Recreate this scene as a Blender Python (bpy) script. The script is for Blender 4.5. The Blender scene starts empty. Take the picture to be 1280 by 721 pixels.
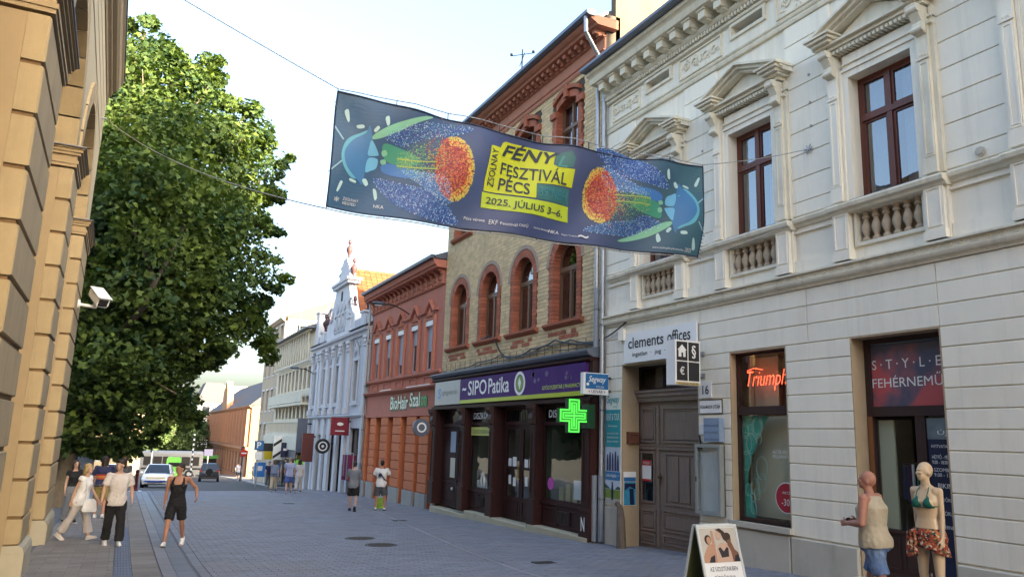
import bpy, bmesh, math, random
from mathutils import Vector, Matrix
import numpy as np
random.seed(7)
S = bpy.context.scene
COL = S.collection
R = math.radians

# ---------------------------------------------------------------- camera
PITCH, ROLL, YAW, FPX = 0.192107, 0.0316963, 0.452715, 964.67
fw = Vector((math.sin(YAW)*math.cos(PITCH), math.cos(YAW)*math.cos(PITCH), math.sin(PITCH)))
rt = fw.cross(Vector((0, 0, 1))).normalized(); up = rt.cross(fw)
r2 = math.cos(ROLL)*rt + math.sin(ROLL)*up
u2 = -math.sin(ROLL)*rt + math.cos(ROLL)*up
cam = bpy.data.cameras.new('camera'); co = bpy.data.objects.new('camera', cam); COL.objects.link(co)
co.matrix_world = Matrix(((r2.x, u2.x, -fw.x, 0), (r2.y, u2.y, -fw.y, 0), (r2.z, u2.z, -fw.z, 0), (0, 0, 0, 1)))
cam.sensor_width = 36; cam.lens = FPX/1280*36; cam.clip_end = 3000; cam.clip_start = .05
S.camera = co
# ---------------------------------------------------------------- sky and sun
SUN_EL, SUN_AZ = R(17), math.atan2(0.42, -0.907)          # azimuth from +Y towards +X
W = bpy.data.worlds.new('World'); S.world = W; W.use_nodes = True
nt = W.node_tree; nt.nodes.clear()
sky = nt.nodes.new('ShaderNodeTexSky'); sky.sky_type = 'NISHITA'; sky.sun_disc = False
sky.sun_elevation = SUN_EL; sky.sun_rotation = SUN_AZ
sky.air_density = 1.0; sky.dust_density = 7.0; sky.ozone_density = 3.8; sky.altitude = 150
bg = nt.nodes.new('ShaderNodeBackground'); bg.inputs[1].default_value = 0.15
wo = nt.nodes.new('ShaderNodeOutputWorld')
nt.links.new(sky.outputs[0], bg.inputs[0]); nt.links.new(bg.outputs[0], wo.inputs[0])
sl = bpy.data.lights.new('sun', 'SUN'); sl.energy = 4.3; sl.angle = R(.5); sl.color = (1, .9, .74)
so = bpy.data.objects.new('sun', sl); COL.objects.link(so)
sd = Vector((math.sin(SUN_AZ)*math.cos(SUN_EL), math.cos(SUN_AZ)*math.cos(SUN_EL), math.sin(SUN_EL)))
so.rotation_euler = sd.to_track_quat('Z', 'Y').to_euler(); so.location = (20, -40, 40)
S.view_settings.view_transform = 'Standard'; S.view_settings.look = 'None'
S.view_settings.exposure = 2.98; S.view_settings.use_white_balance = True; S.view_settings.white_balance_temperature = 8400; S.view_settings.white_balance_tint = 10; S.view_settings.gamma = 1
S.cycles.max_bounces = 7; S.cycles.diffuse_bounces = 4; S.cycles.transparent_max_bounces = 12
S.cycles.caustics_reflective = False; S.cycles.caustics_refractive = False

# ---------------------------------------------------------------- materials
MATS = {}
def srgb(h):
    h = h.lstrip('#'); c = [int(h[i:i+2], 16)/255 for i in (0, 2, 4)]
    return tuple(((x/12.92) if x <= .04045 else ((x+.055)/1.055)**2.4) for x in c)
def mat(name, col, rough=.8, var=.12, scale=2.5, bump=0, bscale=60, metal=0, island=0, stain=0, scol=(.12, .1, .08),
        sscale=.7, stretch=(1, 1, 1), emit=0, spec=.4, wood=False, obj=.0, streak=0):
    if name in MATS: return MATS[name]
    m = bpy.data.materials.new(name); m.use_nodes = True; n = m.node_tree; N = n.nodes; L = n.links
    b = N['Principled BSDF']; b.inputs['Roughness'].default_value = rough; b.inputs['Metallic'].default_value = metal
    b.inputs['Specular IOR Level'].default_value = spec
    tc = N.new('ShaderNodeTexCoord'); mp = N.new('ShaderNodeMapping'); mp.inputs['Scale'].default_value = stretch
    pos = N.new('ShaderNodeNewGeometry').outputs['Position']
    L.new(tc.outputs['Object'] if emit else pos, mp.inputs[0])
    rgb = N.new('ShaderNodeRGB'); rgb.outputs[0].default_value = (*col, 1); cur = rgb.outputs[0]
    def mul(fac_socket, lo, hi):
        nonlocal cur
        mr = N.new('ShaderNodeMapRange'); mr.inputs[3].default_value = lo; mr.inputs[4].default_value = hi
        L.new(fac_socket, mr.inputs[0])
        vm = N.new('ShaderNodeVectorMath'); vm.operation = 'SCALE'
        L.new(cur, vm.inputs[0]); L.new(mr.outputs[0], vm.inputs['Scale']); cur = vm.outputs[0]
    if var:
        no = N.new('ShaderNodeTexNoise'); no.inputs['Scale'].default_value = scale; no.inputs['Detail'].default_value = 8
        no.inputs['Roughness'].default_value = .65
        if wood: mp.inputs['Scale'].default_value = (stretch[0]*8, stretch[1]*8, stretch[2]*.7)
        L.new(mp.outputs[0], no.inputs['Vector']); mul(no.outputs['Fac'], 1-var*1.7, 1+var*1.7)
    if island:
        g = N.new('ShaderNodeNewGeometry'); mul(g.outputs['Random Per Island'], 1-island, 1+island)
    if obj:
        oi = N.new('ShaderNodeObjectInfo'); mul(oi.outputs['Random'], 1-obj, 1+obj)
    if streak:      # rain marks running down the wall
        n4 = N.new('ShaderNodeTexNoise'); n4.inputs['Scale'].default_value = 1; n4.inputs['Detail'].default_value = 6; n4.inputs['Roughness'].default_value = .7
        m4 = N.new('ShaderNodeMapping'); m4.inputs['Scale'].default_value = (4, 4, .22); L.new(pos, m4.inputs[0]); L.new(m4.outputs[0], n4.inputs['Vector'])
        mr = N.new('ShaderNodeMapRange'); mr.inputs[1].default_value = .52; mr.inputs[2].default_value = .8; mr.inputs[3].default_value = 1; mr.inputs[4].default_value = 1-streak; L.new(n4.outputs['Fac'], mr.inputs[0])
        vm = N.new('ShaderNodeVectorMath'); vm.operation = 'SCALE'; L.new(cur, vm.inputs[0]); L.new(mr.outputs[0], vm.inputs['Scale']); cur = vm.outputs[0]
    if stain:
        n2 = N.new('ShaderNodeTexNoise'); n2.inputs['Scale'].default_value = sscale; n2.inputs['Detail'].default_value = 10
        n2.inputs['Roughness'].default_value = .72
        m2 = N.new('ShaderNodeMapping'); m2.inputs['Scale'].default_value = (1.3, 1.3, .35); L.new(pos, m2.inputs[0])
        L.new(m2.outputs[0], n2.inputs['Vector'])
        mr = N.new('ShaderNodeMapRange'); mr.inputs[1].default_value = .5; mr.inputs[2].default_value = .78
        mr.inputs[4].default_value = stain; L.new(n2.outputs['Fac'], mr.inputs[0])
        mx = N.new('ShaderNodeMix'); mx.data_type = 'RGBA'; L.new(mr.outputs[0], mx.inputs[0])
        L.new(cur, mx.inputs[6]); mx.inputs[7].default_value = (*scol, 1); cur = mx.outputs[2]
    L.new(cur, b.inputs['Base Color'])
    if bump:
        n3 = N.new('ShaderNodeTexNoise'); n3.inputs['Scale'].default_value = bscale; n3.inputs['Detail'].default_value = 6
        L.new(mp.outputs[0], n3.inputs['Vector'])
        bp = N.new('ShaderNodeBump'); bp.inputs['Strength'].default_value = bump; bp.inputs['Distance'].default_value = .02
        L.new(n3.outputs['Fac'], bp.inputs['Height']); L.new(bp.outputs[0], b.inputs['Normal'])
    if emit:
        b.inputs['Emission Color'].default_value = (*col, 1); b.inputs['Emission Strength'].default_value = emit
    MATS[name] = m; return m
def glass(name, tint=(.93, .95, .94), ior=1.6, rough=.0):
    if name in MATS: return MATS[name]
    m = bpy.data.materials.new(name); m.use_nodes = True; n = m.node_tree; N = n.nodes; L = n.links; N.clear()
    o = N.new('ShaderNodeOutputMaterial'); mx = N.new('ShaderNodeMixShader'); fr = N.new('ShaderNodeFresnel')
    fr.inputs[0].default_value = ior
    tr = N.new('ShaderNodeBsdfTransparent'); tr.inputs[0].default_value = (*tint, 1)
    gl = N.new('ShaderNodeBsdfGlossy'); gl.inputs['Roughness'].default_value = rough; gl.inputs[0].default_value = (.95, .97, 1, 1)
    tc = N.new('ShaderNodeTexCoord'); no = N.new('ShaderNodeTexNoise'); no.inputs['Scale'].default_value = 1.1
    bp = N.new('ShaderNodeBump'); bp.inputs['Strength'].default_value = .09; bp.inputs['Distance'].default_value = .05
    L.new(tc.outputs['Object'], no.inputs[0]); L.new(no.outputs[0], bp.inputs['Height']); L.new(bp.outputs[0], gl.inputs['Normal'])
    ge = N.new('ShaderNodeNewGeometry'); mt = N.new('ShaderNodeMath'); mt.operation = 'SUBTRACT'; mt.inputs[0].default_value = 1; L.new(ge.outputs['Backfacing'], mt.inputs[1])
    mu = N.new('ShaderNodeMath'); mu.operation = 'MULTIPLY'; L.new(fr.outputs[0], mu.inputs[0]); L.new(mt.outputs[0], mu.inputs[1])
    L.new(mu.outputs[0], mx.inputs[0]); L.new(tr.outputs[0], mx.inputs[1]); L.new(gl.outputs[0], mx.inputs[2])
    L.new(mx.outputs[0], o.inputs[0]); MATS[name] = m; return m

# ---------------------------------------------------------------- objects
OFF = {}
def tag(o, label=None, cat=None, group=None, kind=None):
    if label: o['label'] = label
    if cat: o['category'] = cat
    if group: o['group'] = group
    if kind: o['kind'] = kind
    return o
def thing(name, label, cat, loc=(0, 0, 0), group=None, rotz=0, kind=None):
    o = bpy.data.objects.new(name, None); COL.objects.link(o); o.location = loc; o.rotation_euler = (0, 0, rotz)
    o.empty_display_size = .3
    OFF[o] = Vector(loc); return tag(o, label, cat, group, kind)
def link(name, me, parent=None, loc=None):
    o = bpy.data.objects.new(name, me); COL.objects.link(o)
    if parent is not None: o.parent = parent
    if loc is not None: o.location = loc
    return o
class MB:
    def __init__(s): s.v = []; s.f = []
    def add(s, vs, fs):
        n = len(s.v); s.v += [tuple(v) for v in vs]; s.f += [tuple(i+n for i in f) for f in fs]; return s
    def box(s, x0, x1, y0, y1, z0, z1):
        if x0 > x1: x0, x1 = x1, x0
        if y0 > y1: y0, y1 = y1, y0
        if z0 > z1: z0, z1 = z1, z0
        return s.add([(x0,y0,z0),(x1,y0,z0),(x1,y1,z0),(x0,y1,z0),(x0,y0,z1),(x1,y0,z1),(x1,y1,z1),(x0,y1,z1)],
                     [(0,3,2,1),(4,5,6,7),(0,1,5,4),(1,2,6,5),(2,3,7,6),(3,0,4,7)])
    def prism(s, poly, axis, a0, a1):
        """poly: 2-D outline; axis 'y': (x,z); 'x': (y,z); 'z': (x,y)"""
        n = len(poly)
        def P(p, a): return {'y': (p[0], a, p[1]), 'x': (a, p[0], p[1]), 'z': (p[0], p[1], a)}[axis]
        vs = [P(p, a0) for p in poly]+[P(p, a1) for p in poly]
        fs = [tuple(range(n)), tuple(range(2*n-1, n-1, -1))]+[(i, n+i, n+(i+1) % n, (i+1) % n) for i in range(n)]
        return s.add(vs, fs)
    def cyl(s, p0, p1, r0, r1=None, n=10, caps=True):
        r1 = r0 if r1 is None else r1
        p0 = Vector(p0); p1 = Vector(p1); d = (p1-p0).normalized()
        a = d.orthogonal().normalized(); b = d.cross(a)
        vs = [p0+(a*math.cos(t)+b*math.sin(t))*r0 for t in [2*math.pi*i/n for i in range(n)]]
        vs += [p1+(a*math.cos(t)+b*math.sin(t))*r1 for t in [2*math.pi*i/n for i in range(n)]]
        fs = [(i, (i+1) % n, n+(i+1) % n, n+i) for i in range(n)]
        if caps: fs += [tuple(range(n-1, -1, -1)), tuple(range(n, 2*n))]
        return s.add(vs, fs)
    def tube(s, pts, r, n=6):
        for a, b in zip(pts[:-1], pts[1:]): s.cyl(a, b, r, r, n)
        return s
    def lathe(s, c, prof, n=10):
        c = Vector(c); vs = []; fs = []
        for r, z in prof:
            vs += [(c.x+r*math.cos(2*math.pi*i/n), c.y+r*math.sin(2*math.pi*i/n), c.z+z) for i in range(n)]
        for k in range(len(prof)-1):
            fs += [(k*n+i, k*n+(i+1) % n, (k+1)*n+(i+1) % n, (k+1)*n+i) for i in range(n)]
        fs += [tuple(range(n-1, -1, -1)), tuple(range((len(prof)-1)*n, len(prof)*n))]
        return s.add(vs, fs)
    def ell(s, c, rx, ry, rz, n=10, m=7):
        vs = []; fs = []
        for k in range(m+1):
            t = math.pi*k/m; t = min(max(t, .12), math.pi-.12)
            vs += [(c[0]+rx*math.sin(t)*math.cos(2*math.pi*i/n), c[1]+ry*math.sin(t)*math.sin(2*math.pi*i/n), c[2]-rz*math.cos(t)) for i in range(n)]
        for k in range(m): fs += [(k*n+i, k*n+(i+1) % n, (k+1)*n+(i+1) % n, (k+1)*n+i) for i in range(n)]
        fs += [tuple(range(n-1, -1, -1)), tuple(range(m*n, (m+1)*n))]
        return s.add(vs, fs)
    def loft(s, rings, caps=True):
        n = len(rings[0]); vs = [p for r in rings for p in r]; fs = []
        for k in range(len(rings)-1): fs += [(k*n+i, k*n+(i+1) % n, (k+1)*n+(i+1) % n, (k+1)*n+i) for i in range(n)]
        if caps: fs += [tuple(range(n-1, -1, -1)), tuple(range((len(rings)-1)*n, len(rings)*n))]
        return s.add(vs, fs)
    def xf(s, M):
        s.v = [tuple(M @ Vector(v)) for v in s.v]; return s
    def mesh(s, name, m=None, off=(0, 0, 0), smooth=False, fix=True):
        me = bpy.data.meshes.new(name); o = Vector(off)
        me.from_pydata([tuple(Vector(v)-o) for v in s.v], [], s.f)
        if fix:
            bm = bmesh.new(); bm.from_mesh(me); bmesh.ops.recalc_face_normals(bm, faces=bm.faces); bm.to_mesh(me); bm.free()
        if m: me.materials.append(m)
        if smooth:
            me.shade_smooth()
            if smooth != 'all': me.set_sharp_from_angle(angle=R(40))
        return me
    def build(s, name, m, parent=None, local=False, smooth=False, fix=True):
        """one mesh object; vertices are world coordinates unless local"""
        off = OFF.get(parent, Vector()) if (parent is not None and not local) else Vector()
        o = link(name, s.mesh(name, m, off, smooth, fix), parent); OFF[o] = off; return o
def bx(name, m, parent, *b): return MB().box(*b).build(name, m, parent)
BLK = {}
def block(name, m, parent, face, a0, a1, z0, z1, front, d=.05, c=.015):
    """chamfered stone whose front lies in the plane `front`; face '-x' '+x' (a=y), '-y' (a=x), '+z' (a=x, z=y)"""
    w, h = round(a1-a0, 3), round(z1-z0, 3); key = (face, w, h, d, c, m.name)
    if key not in BLK:
        x, y = w/2, h/2
        v = [(-x, -y, -d), (x, -y, -d), (x, y, -d), (-x, y, -d), (-x, -y, -c), (x, -y, -c), (x, y, -c), (-x, y, -c),
             (-x+c, -y+c, 0), (x-c, -y+c, 0), (x-c, y-c, 0), (-x+c, y-c, 0)]
        f = [(8, 9, 10, 11)]+[(i, (i+1) % 4, 4+(i+1) % 4, 4+i) for i in range(4)]+[(4+i, 4+(i+1) % 4, 8+(i+1) % 4, 8+i) for i in range(4)]
        T = {'-x': lambda p: (-p[2], -p[0], p[1]), '+x': lambda p: (p[2], p[0], p[1]), '-y': lambda p: (p[0], -p[2], p[1]), '+z': lambda p: p}[face]
        mb = MB(); mb.add([T(p) for p in v], f); BLK[key] = mb.mesh(name, m)
    ca, cz = (a0+a1)/2, (z0+z1)/2
    loc = {'-x': (front, ca, cz), '+x': (front, ca, cz), '-y': (ca, front, cz), '+z': (ca, cz, front)}[face]
    return link(name, BLK[key], parent, Vector(loc)-OFF.get(parent, Vector()))
def wall_mb(x0, x1, y0, y1, z0, z1, holes):
    """slab between x0 and x1 with rectangular holes (ya, yb, za, zb)"""
    ys = sorted({y0, y1, *[h[0] for h in holes], *[h[1] for h in holes]}); ys = [y for y in ys if y0 <= y <= y1]
    mb = MB()
    for a, b in zip(ys[:-1], ys[1:]):
        c = (a+b)/2; cuts = sorted([(h[2], h[3]) for h in holes if h[0] < c < h[1]]); z = z0
        for lo, hi in cuts:
            if lo > z+1e-4: mb.box(x0, x1, a, b, z, lo)
            z = max(z, hi)
        if z < z1-1e-4: mb.box(x0, x1, a, b, z, z1)
    return mb
FONT = None
def text(name, s, m, parent, org, xd, yd, w=None, h=None, ext=.004, shear=0, bold=0, align='c'):
    """flat lettering centred on org, fitted to width w and height h (metres); xd reading direction, yd up"""
    cu = bpy.data.curves.new(name, 'FONT'); cu.body = s; cu.shear = shear; cu.offset = bold; cu.resolution_u = 3
    ob = bpy.data.objects.new(name, cu); COL.objects.link(ob)
    dg = bpy.context.evaluated_depsgraph_get(); dg.update()
    me = bpy.data.meshes.new_from_object(ob.evaluated_get(dg)); bpy.data.objects.remove(ob)
    n = len(me.vertices); co_ = np.empty(n*3); me.vertices.foreach_get('co', co_); co_ = co_.reshape(-1, 3)
    mn, mx = co_.min(0), co_.max(0); c = (mn+mx)/2; sz = np.maximum(mx-mn, 1e-6)
    sx = (w/sz[0]) if w else None; sy = (h/sz[1]) if h else None
    sx = sx or sy; sy = sy or sx
    xd = np.array(xd, float); xd /= np.linalg.norm(xd); yd = np.array(yd, float); yd /= np.linalg.norm(yd); zd = np.cross(xd, yd)
    o = np.array(org, float)-np.array(OFF.get(parent, Vector()))
    P = o+np.outer((co_[:, 0]-c[0])*sx, xd)+np.outer((co_[:, 1]-c[1])*sy, yd)+np.outer(np.full(n, ext), zd)
    me.vertices.foreach_set('co', P.ravel()); me.materials.clear(); me.materials.append(m); me.update()
    return link(name, me, parent)
SX, UP = (0, -1, 0), (0, 0, 1)      # reading direction on a facade that faces -X
# ground profile along the street
GY = [-80, 0, 16, 20, 30, 43, 61, 88, 140, 400, 900]; GZ = [1.8, -1.72, -2.46, -2.57, -2.83, -3.15, -4.05, -5.2, -7.2, -14, -24]
def gz(y): return float(np.interp(y, GY, GZ))
# ================================================================ SETTING: ground, road, pavements
def sheet(name, m, x0f, x1f, y0, y1, dz, step=4, parent=None):
    ys = sorted({y0, y1, *[g for g in GY if y0 < g < y1], *np.arange(y0, y1, step).tolist()})
    f0 = x0f if callable(x0f) else (lambda y: x0f); f1 = x1f if callable(x1f) else (lambda y: x1f)
    vs = []
    for y in ys: vs += [(f0(y), y, gz(y)+dz), (f1(y), y, gz(y)+dz)]
    mb = MB(); mb.add(vs, [(2*i, 2*i+1, 2*i+3, 2*i+2) for i in range(len(ys)-1)])
    o = mb.build(name, m, parent, fix=False); o.data.validate(); return o
M_dirt = mat('earth', (.16, .15, .12), .95, .25, .3, stain=.4)
M_joint = mat('joint_sand', (.125, .135, .16), .95, .2, 6)
M_set = mat('grey_paver', (.185, .202, .245), .72, .13, .9, bump=.3, bscale=70, island=.12, stain=.75, scol=(.21, .18, .165), sscale=.28, streak=0)
M_set1 = mat('grey_paver_single', (.185, .202, .245), .72, .16, 1.2, bump=.3, bscale=70, obj=.12, stain=.75, scol=(.21, .18, .165), sscale=.28)
M_slab = mat('warm_paver', (.215, .20, .19), .75, .12, 1.2, bump=.25, bscale=80, island=.14, stain=.4, scol=(.11, .105, .105))
M_slab1 = mat('warm_paver_single', (.215, .20, .19), .75, .14, 1.2, bump=.25, bscale=80, obj=.13, stain=.6, scol=(.13, .125, .12), sscale=.5)
M_kerb = mat('kerb_granite', (.23, .235, .26), .7, .14, 5, bump=.2, bscale=120, obj=.12)
M_tact = mat('tactile_blue_grey', (.13, .16, .22), .7, .1, 4, obj=.08)
M_asph = mat('asphalt', (.05, .05, .054), .85, .18, 3, bump=.3, bscale=150, stain=.4, scol=(.08, .08, .08))
ground = tag(sheet('ground', M_dirt, -600, 600, -80, 900, -.03, 40), kind='structure')
EDGE = lambda y: float(np.interp(y, [-20, 13, 28.4, 46, 62], [4.6, 6.55, 8.6, 9.6, 10.2]))   # kerb line of the right pavement
road = tag(sheet('road', M_joint, .82, EDGE, -25, 46.4, .004), kind='structure')
pav_l = tag(sheet('left_pavement', M_joint, -1.9, .82, -25, 46.4, .004), kind='structure')
pav_r = tag(sheet('right_pavement', M_joint, EDGE, 12.2, -25, 62, .004), kind='structure')
asphalt = tag(sheet('asphalt_road', M_asph, -9, lambda y: float(np.interp(y, [46, 52, 60, 90], [9.6, 9.9, 10.3, 11.5])), 46.4, 175, .003), kind='structure')
pav_f = tag(sheet('far_pavement', M_slab, lambda y: float(np.interp(y, [62, 90], [10.3, 11.6])), 40, 62, 175, .1), kind='structure')
mb = MB()
for y in range(62, 110, 4):
    a, b = [float(np.interp(t, [62, 90], [10.3, 11.6])) for t in (y, y+4)]
    mb.add([(a-.15, y, gz(y)+.12), (a, y, gz(y)+.12), (b, y+4, gz(y+4)+.12), (b-.15, y+4, gz(y+4)+.12),
            (a-.15, y, gz(y)-.02), (b-.15, y+4, gz(y+4)-.02)], [(0, 1, 2, 3), (4, 0, 3, 5)])
mb.build('kerb', mat('pale_kerb', (.42, .41, .39), .8, .1), pav_f)
pav_y = tag(sheet('square_paving', M_slab, -40, -9.05, 22.9, 130, .0), kind='structure')
pav_b = tag(sheet('tree_paving', M_slab, -9.05, -1.9, 22.9, 46.4, .002), kind='structure')

CELL = {}
def stone(w, d, slope, m, gap=.006, hgt=.012):
    key = (round(w, 3), round(d, 3), round(slope, 4), m.name)
    if key not in CELL:
        x, y = w/2-gap/2, d/2-gap/2; c = .004
        v = [(-x, -y, -.01-slope*y*0), (x, -y, -.01), (x, y, -.01), (-x, y, -.01), (-x+c, -y+c, hgt), (x-c, -y+c, hgt), (x-c, y-c, hgt), (-x+c, y-c, hgt)]
        v = [(a, b, h+slope*b) for a, b, h in v]
        CELL[key] = MB().add(v, [(4, 5, 6, 7), (0, 1, 5, 4), (1, 2, 6, 5), (2, 3, 7, 6), (3, 0, 4, 7)]).mesh('paving_stone', m, fix=False)
    return CELL[key]
def slope_at(y): return (gz(y+.05)-gz(y-.05))/.1
def field(parent, m1, ms, x0f, x1f, y0, y1, lx, dy, near_y, nmax=300, dist_key=None):
    """rows across the street; the nmax nearest stones from near_y on are objects, all others one joined part"""
    cells = []; row = 0; y = y0
    while y < y1-1e-6:
        yc = y+dy/2; a = x0f(yc) if callable(x0f) else x0f; b = x1f(yc) if callable(x1f) else x1f
        x = math.floor(a/lx)*lx-(lx/2 if row % 2 else 0)
        while x < b:
            l, r_ = max(x, a), min(x+lx, b)
            if r_-l > .04: cells.append(((l+r_)/2, yc, r_-l))
            x += lx
        y += dy; row += 1
    vis = sorted([c for c in cells if c[1] > near_y], key=lambda c: c[1]*.88+c[0]*.43)[:nmax]
    vs_ = set(vis); rng = random.Random(3)
    for cx, cy, w in vis:
        o = link('paving_stone', stone(round(w, 2), dy, slope_at(cy), m1), parent, (cx, cy, gz(cy)+rng.uniform(.003, .008)))
    V = []; F = []
    for cx, cy, w in cells:
        if (cx, cy, w) in vs_: continue
        x, d, g = w/2-.005, dy/2-.005, .016+rng.uniform(-.003, .003); n = len(V)
        za, zb = gz(cy-d), gz(cy+d)
        V += [(cx-x, cy-d, za+.002), (cx+x, cy-d, za+.002), (cx+x, cy+d, zb+.002), (cx-x, cy+d, zb+.002),
              (cx-x+.004, cy-d+.004, za+g), (cx+x-.004, cy-d+.004, za+g), (cx+x-.004, cy+d-.004, zb+g), (cx-x+.004, cy+d-.004, zb+g)]
        F += [(n+4, n+5, n+6, n+7), (n, n+1, n+5, n+4), (n+1, n+2, n+6, n+5), (n+2, n+3, n+7, n+6), (n+3, n, n+4, n+7)]
    o = MB().add(V, F).build('paving_stones', ms, parent, fix=False); o['kind'] = 'stuff'
field(road, M_set1, M_set, 1.55, EDGE, 4, 46.4, .30, .15, 12.4)
field(pav_r, M_set1, M_set, lambda y: EDGE(y)+.14, 12.0, 4, 61.5, .32, .16, 11.0)
field(pav_l, M_slab1, M_slab, -1.4, .09, 10, 46.4, .42, .21, 14.0)
# flush kerb strip of the right pavement, kerb stones, drain channel and tactile plates of the left one
def strip_stones(name, m, parent, x0f, w, y0, y1, L, zt=.02, ribs=0):
    y = y0
    while y < y1:
        x0 = x0f(y) if callable(x0f) else x0f; s = slope_at(y+L/2); mb = MB(); g = .006
        x1 = x0f(y+L) if callable(x0f) else x0
        za, zb = gz(y)+zt, gz(y+L)+zt
        mb.add([(x0+g, y+g, za), (x0+w-g, y+g, za), (x1+w-g, y+L-g, zb), (x1+g, y+L-g, zb), (x0, y, za-.04), (x0+w, y, za-.04), (x1+w, y+L, zb-.04), (x1, y+L, zb-.04)],
               [(0, 1, 2, 3), (4, 5, 1, 0), (5, 6, 2, 1), (6, 7, 3, 2), (7, 4, 0, 3)])
        for k in range(ribs):
            a = x0+w*(k+.3)/ribs; b = x0+w*(k+.7)/ribs
            mb.add([(a, y+.02, za), (b, y+.02, za), (b, y+L-.02, zb), (a, y+L-.02, zb), (a+.005, y+.02, za+.006), (b-.005, y+.02, za+.006), (b-.005, y+L-.02, zb+.006), (a+.005, y+L-.02, zb+.006)],
                   [(4, 5, 6, 7), (0, 1, 5, 4), (1, 2, 6, 5), (2, 3, 7, 6), (3, 0, 4, 7)])
        mb.build(name, m, parent, fix=False); y += L
strip_stones('kerb_stone', M_kerb, pav_r, lambda y: EDGE(y), .13, 9, 46, 1.0, .02)
strip_stones('paving_slab', M_slab1, pav_l, .38, .43, 12, 46, .6, .018)
strip_stones('kerb_stone', M_kerb, pav_l, .82, .22, 12, 46, 1.0, .024)
strip_stones('tactile_plate', M_tact, pav_l, .09, .29, 12, 23.6, .4, .018, ribs=6)
strip_stones('paving_slab', M_slab1, pav_l, .09, .29, 23.6, 46, .6, .018)
strip_stones('channel_stone', mat('channel_stone', (.15, .165, .2), .6, .12, 4, obj=.1), road, 1.05, .29, 12, 46, 1.0, .008)
strip_stones('border_stone', M_set1, road, 1.38, .17, 12, 46, .4, .014)
# manhole covers and gully grates lying in the paving
def manhole(x, y, r, label, grp=None):
    t = thing('manhole_cover', label, 'manhole cover', (x, y, gz(y)+.02), grp); s = slope_at(y)
    m = mat('cast_iron', (.05, .048, .046), .6, .2, 8, metal=.3); ring = MB(); 
    n = 24
    rg = [[(q*math.cos(2*math.pi*i/n), q*math.sin(2*math.pi*i/n), h+s*q*math.sin(2*math.pi*i/n)) for i in range(n)] for q, h in ((r, -.02), (r, .004), (r*.88, .004), (r*.88, -.004))]
    ring.loft(rg, caps=False).build('frame', m, t, local=True)
    lid = MB(); lid.loft([[(q*math.cos(2*math.pi*i/n), q*math.sin(2*math.pi*i/n), h+s*q*math.sin(2*math.pi*i/n)) for i in range(n)] for q, h in ((r*.87, -.02), (r*.87, .001))])
    for k in range(-4, 5):
        hw = math.sqrt(max(.01, (r*.8)**2-(k*r*.18)**2)); yy = k*r*.18; lid.box(-hw, hw, yy-.012, yy+.012, .0+s*yy, .007+s*yy)
    lid.build('lid', m, t, local=True)
manhole(5.55, 19.6, .38, 'farther of the two dark round manhole covers side by side in the street')
manhole(5.62, 18.05, .38, 'nearer of the two dark round manhole covers side by side in the street')
def gully(x, y, label):
    t = thing('drain_grate', label, 'drain grate', (x, y, gz(y)+.018)); m = mat('cast_iron', (.05, .048, .046), .6)
    MB().box(-.22, .22, -.14, -.11, -.01, .01).box(-.22, .22, .11, .14, -.01, .01).box(-.22, -.19, -.11, .11, -.01, .01).box(.19, .22, -.11, .11, -.01, .01).build('frame', m, t, local=True)
    mb = MB()
    for k in range(7): mb.box(-.17+k*.055, -.145+k*.055, -.11, .11, -.008, .007)
    mb.build('bars', m, t, local=True)
gully(8.2, 24.5, 'small dark square drain grate in the pavement before the chemist'); gully(7.6, 13.8, 'small dark square drain grate in the pavement near the folding board')
gully(6.4, 33.5, 'small dark drain grate in the paving beyond the manhole covers')
# ================================================================ BUILDINGS ON THE RIGHT: white stucco house
M_white = mat('white_stucco', (.84, .775, .655), .85, .05, 1.4, bump=.15, bscale=60, stain=.3, scol=(.5, .43, .34), sscale=.9, streak=.22)
M_block = mat('stucco_block', (.845, .785, .665), .85, .05, 1.4, bump=.12, bscale=50, obj=.03, stain=.3, scol=(.52, .45, .36), sscale=1.1, streak=.22)
M_trim = mat('cream_trim', (.75, .69, .56), .8, .06, 2.5, bump=.1, bscale=40, stain=.5, scol=(.38, .31, .22), sscale=1.5, streak=.3)
M_reveal = mat('tan_reveal', (.42, .31, .2), .85, .1, 2, stain=.25, scol=(.25, .2, .15))
M_plinth = mat('plinth_render', (.5, .46, .39), .9, .1, 1.5, bump=.2, bscale=60, stain=.55, scol=(.22, .2, .17), sscale=1.2)
M_balus = mat('tan_baluster', (.47, .37, .27), .85, .12, 5, stain=.4, scol=(.22, .17, .12), sscale=3)
M_brown = mat('brown_window_wood', (.13, .035, .022), .45, .2, 4, stretch=(6, 6, 1))
M_dkbrown = mat('dark_brown_wood', (.05, .028, .025), .6, .2, 3, stretch=(6, 6, 1), spec=.2)
M_gate = mat('old_gate_wood', (.24, .175, .145), .6, .22, 3, stretch=(8, 8, .7), bump=.25, bscale=20, stain=.3, scol=(.12, .1, .09))
M_glass = glass('window_glass', ior=1.6)
M_glassu = glass('sky_window_glass', tint=(.6, .65, .7), ior=2.4)
M_glassd = glass('dark_window_glass', tint=(.45, .48, .5), ior=1.8)
M_curt = mat('net_curtain', (.6, .6, .6), .9, .12, 3, stretch=(1, 8, .5))
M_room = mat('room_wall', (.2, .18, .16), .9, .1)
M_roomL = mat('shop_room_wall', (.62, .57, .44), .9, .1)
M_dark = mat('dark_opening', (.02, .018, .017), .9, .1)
M_zinc = mat('zinc_sheet', (.13, .15, .19), .45, .12, 4, metal=.35)
M_pipe = mat('grey_downpipe', (.36, .38, .41), .4, .1, 4, metal=.5)
M_wht = mat('white_paint', (.8, .8, .79), .5, .03)
M_blk = mat('black_paint', (.02, .02, .022), .5, .05)

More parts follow.
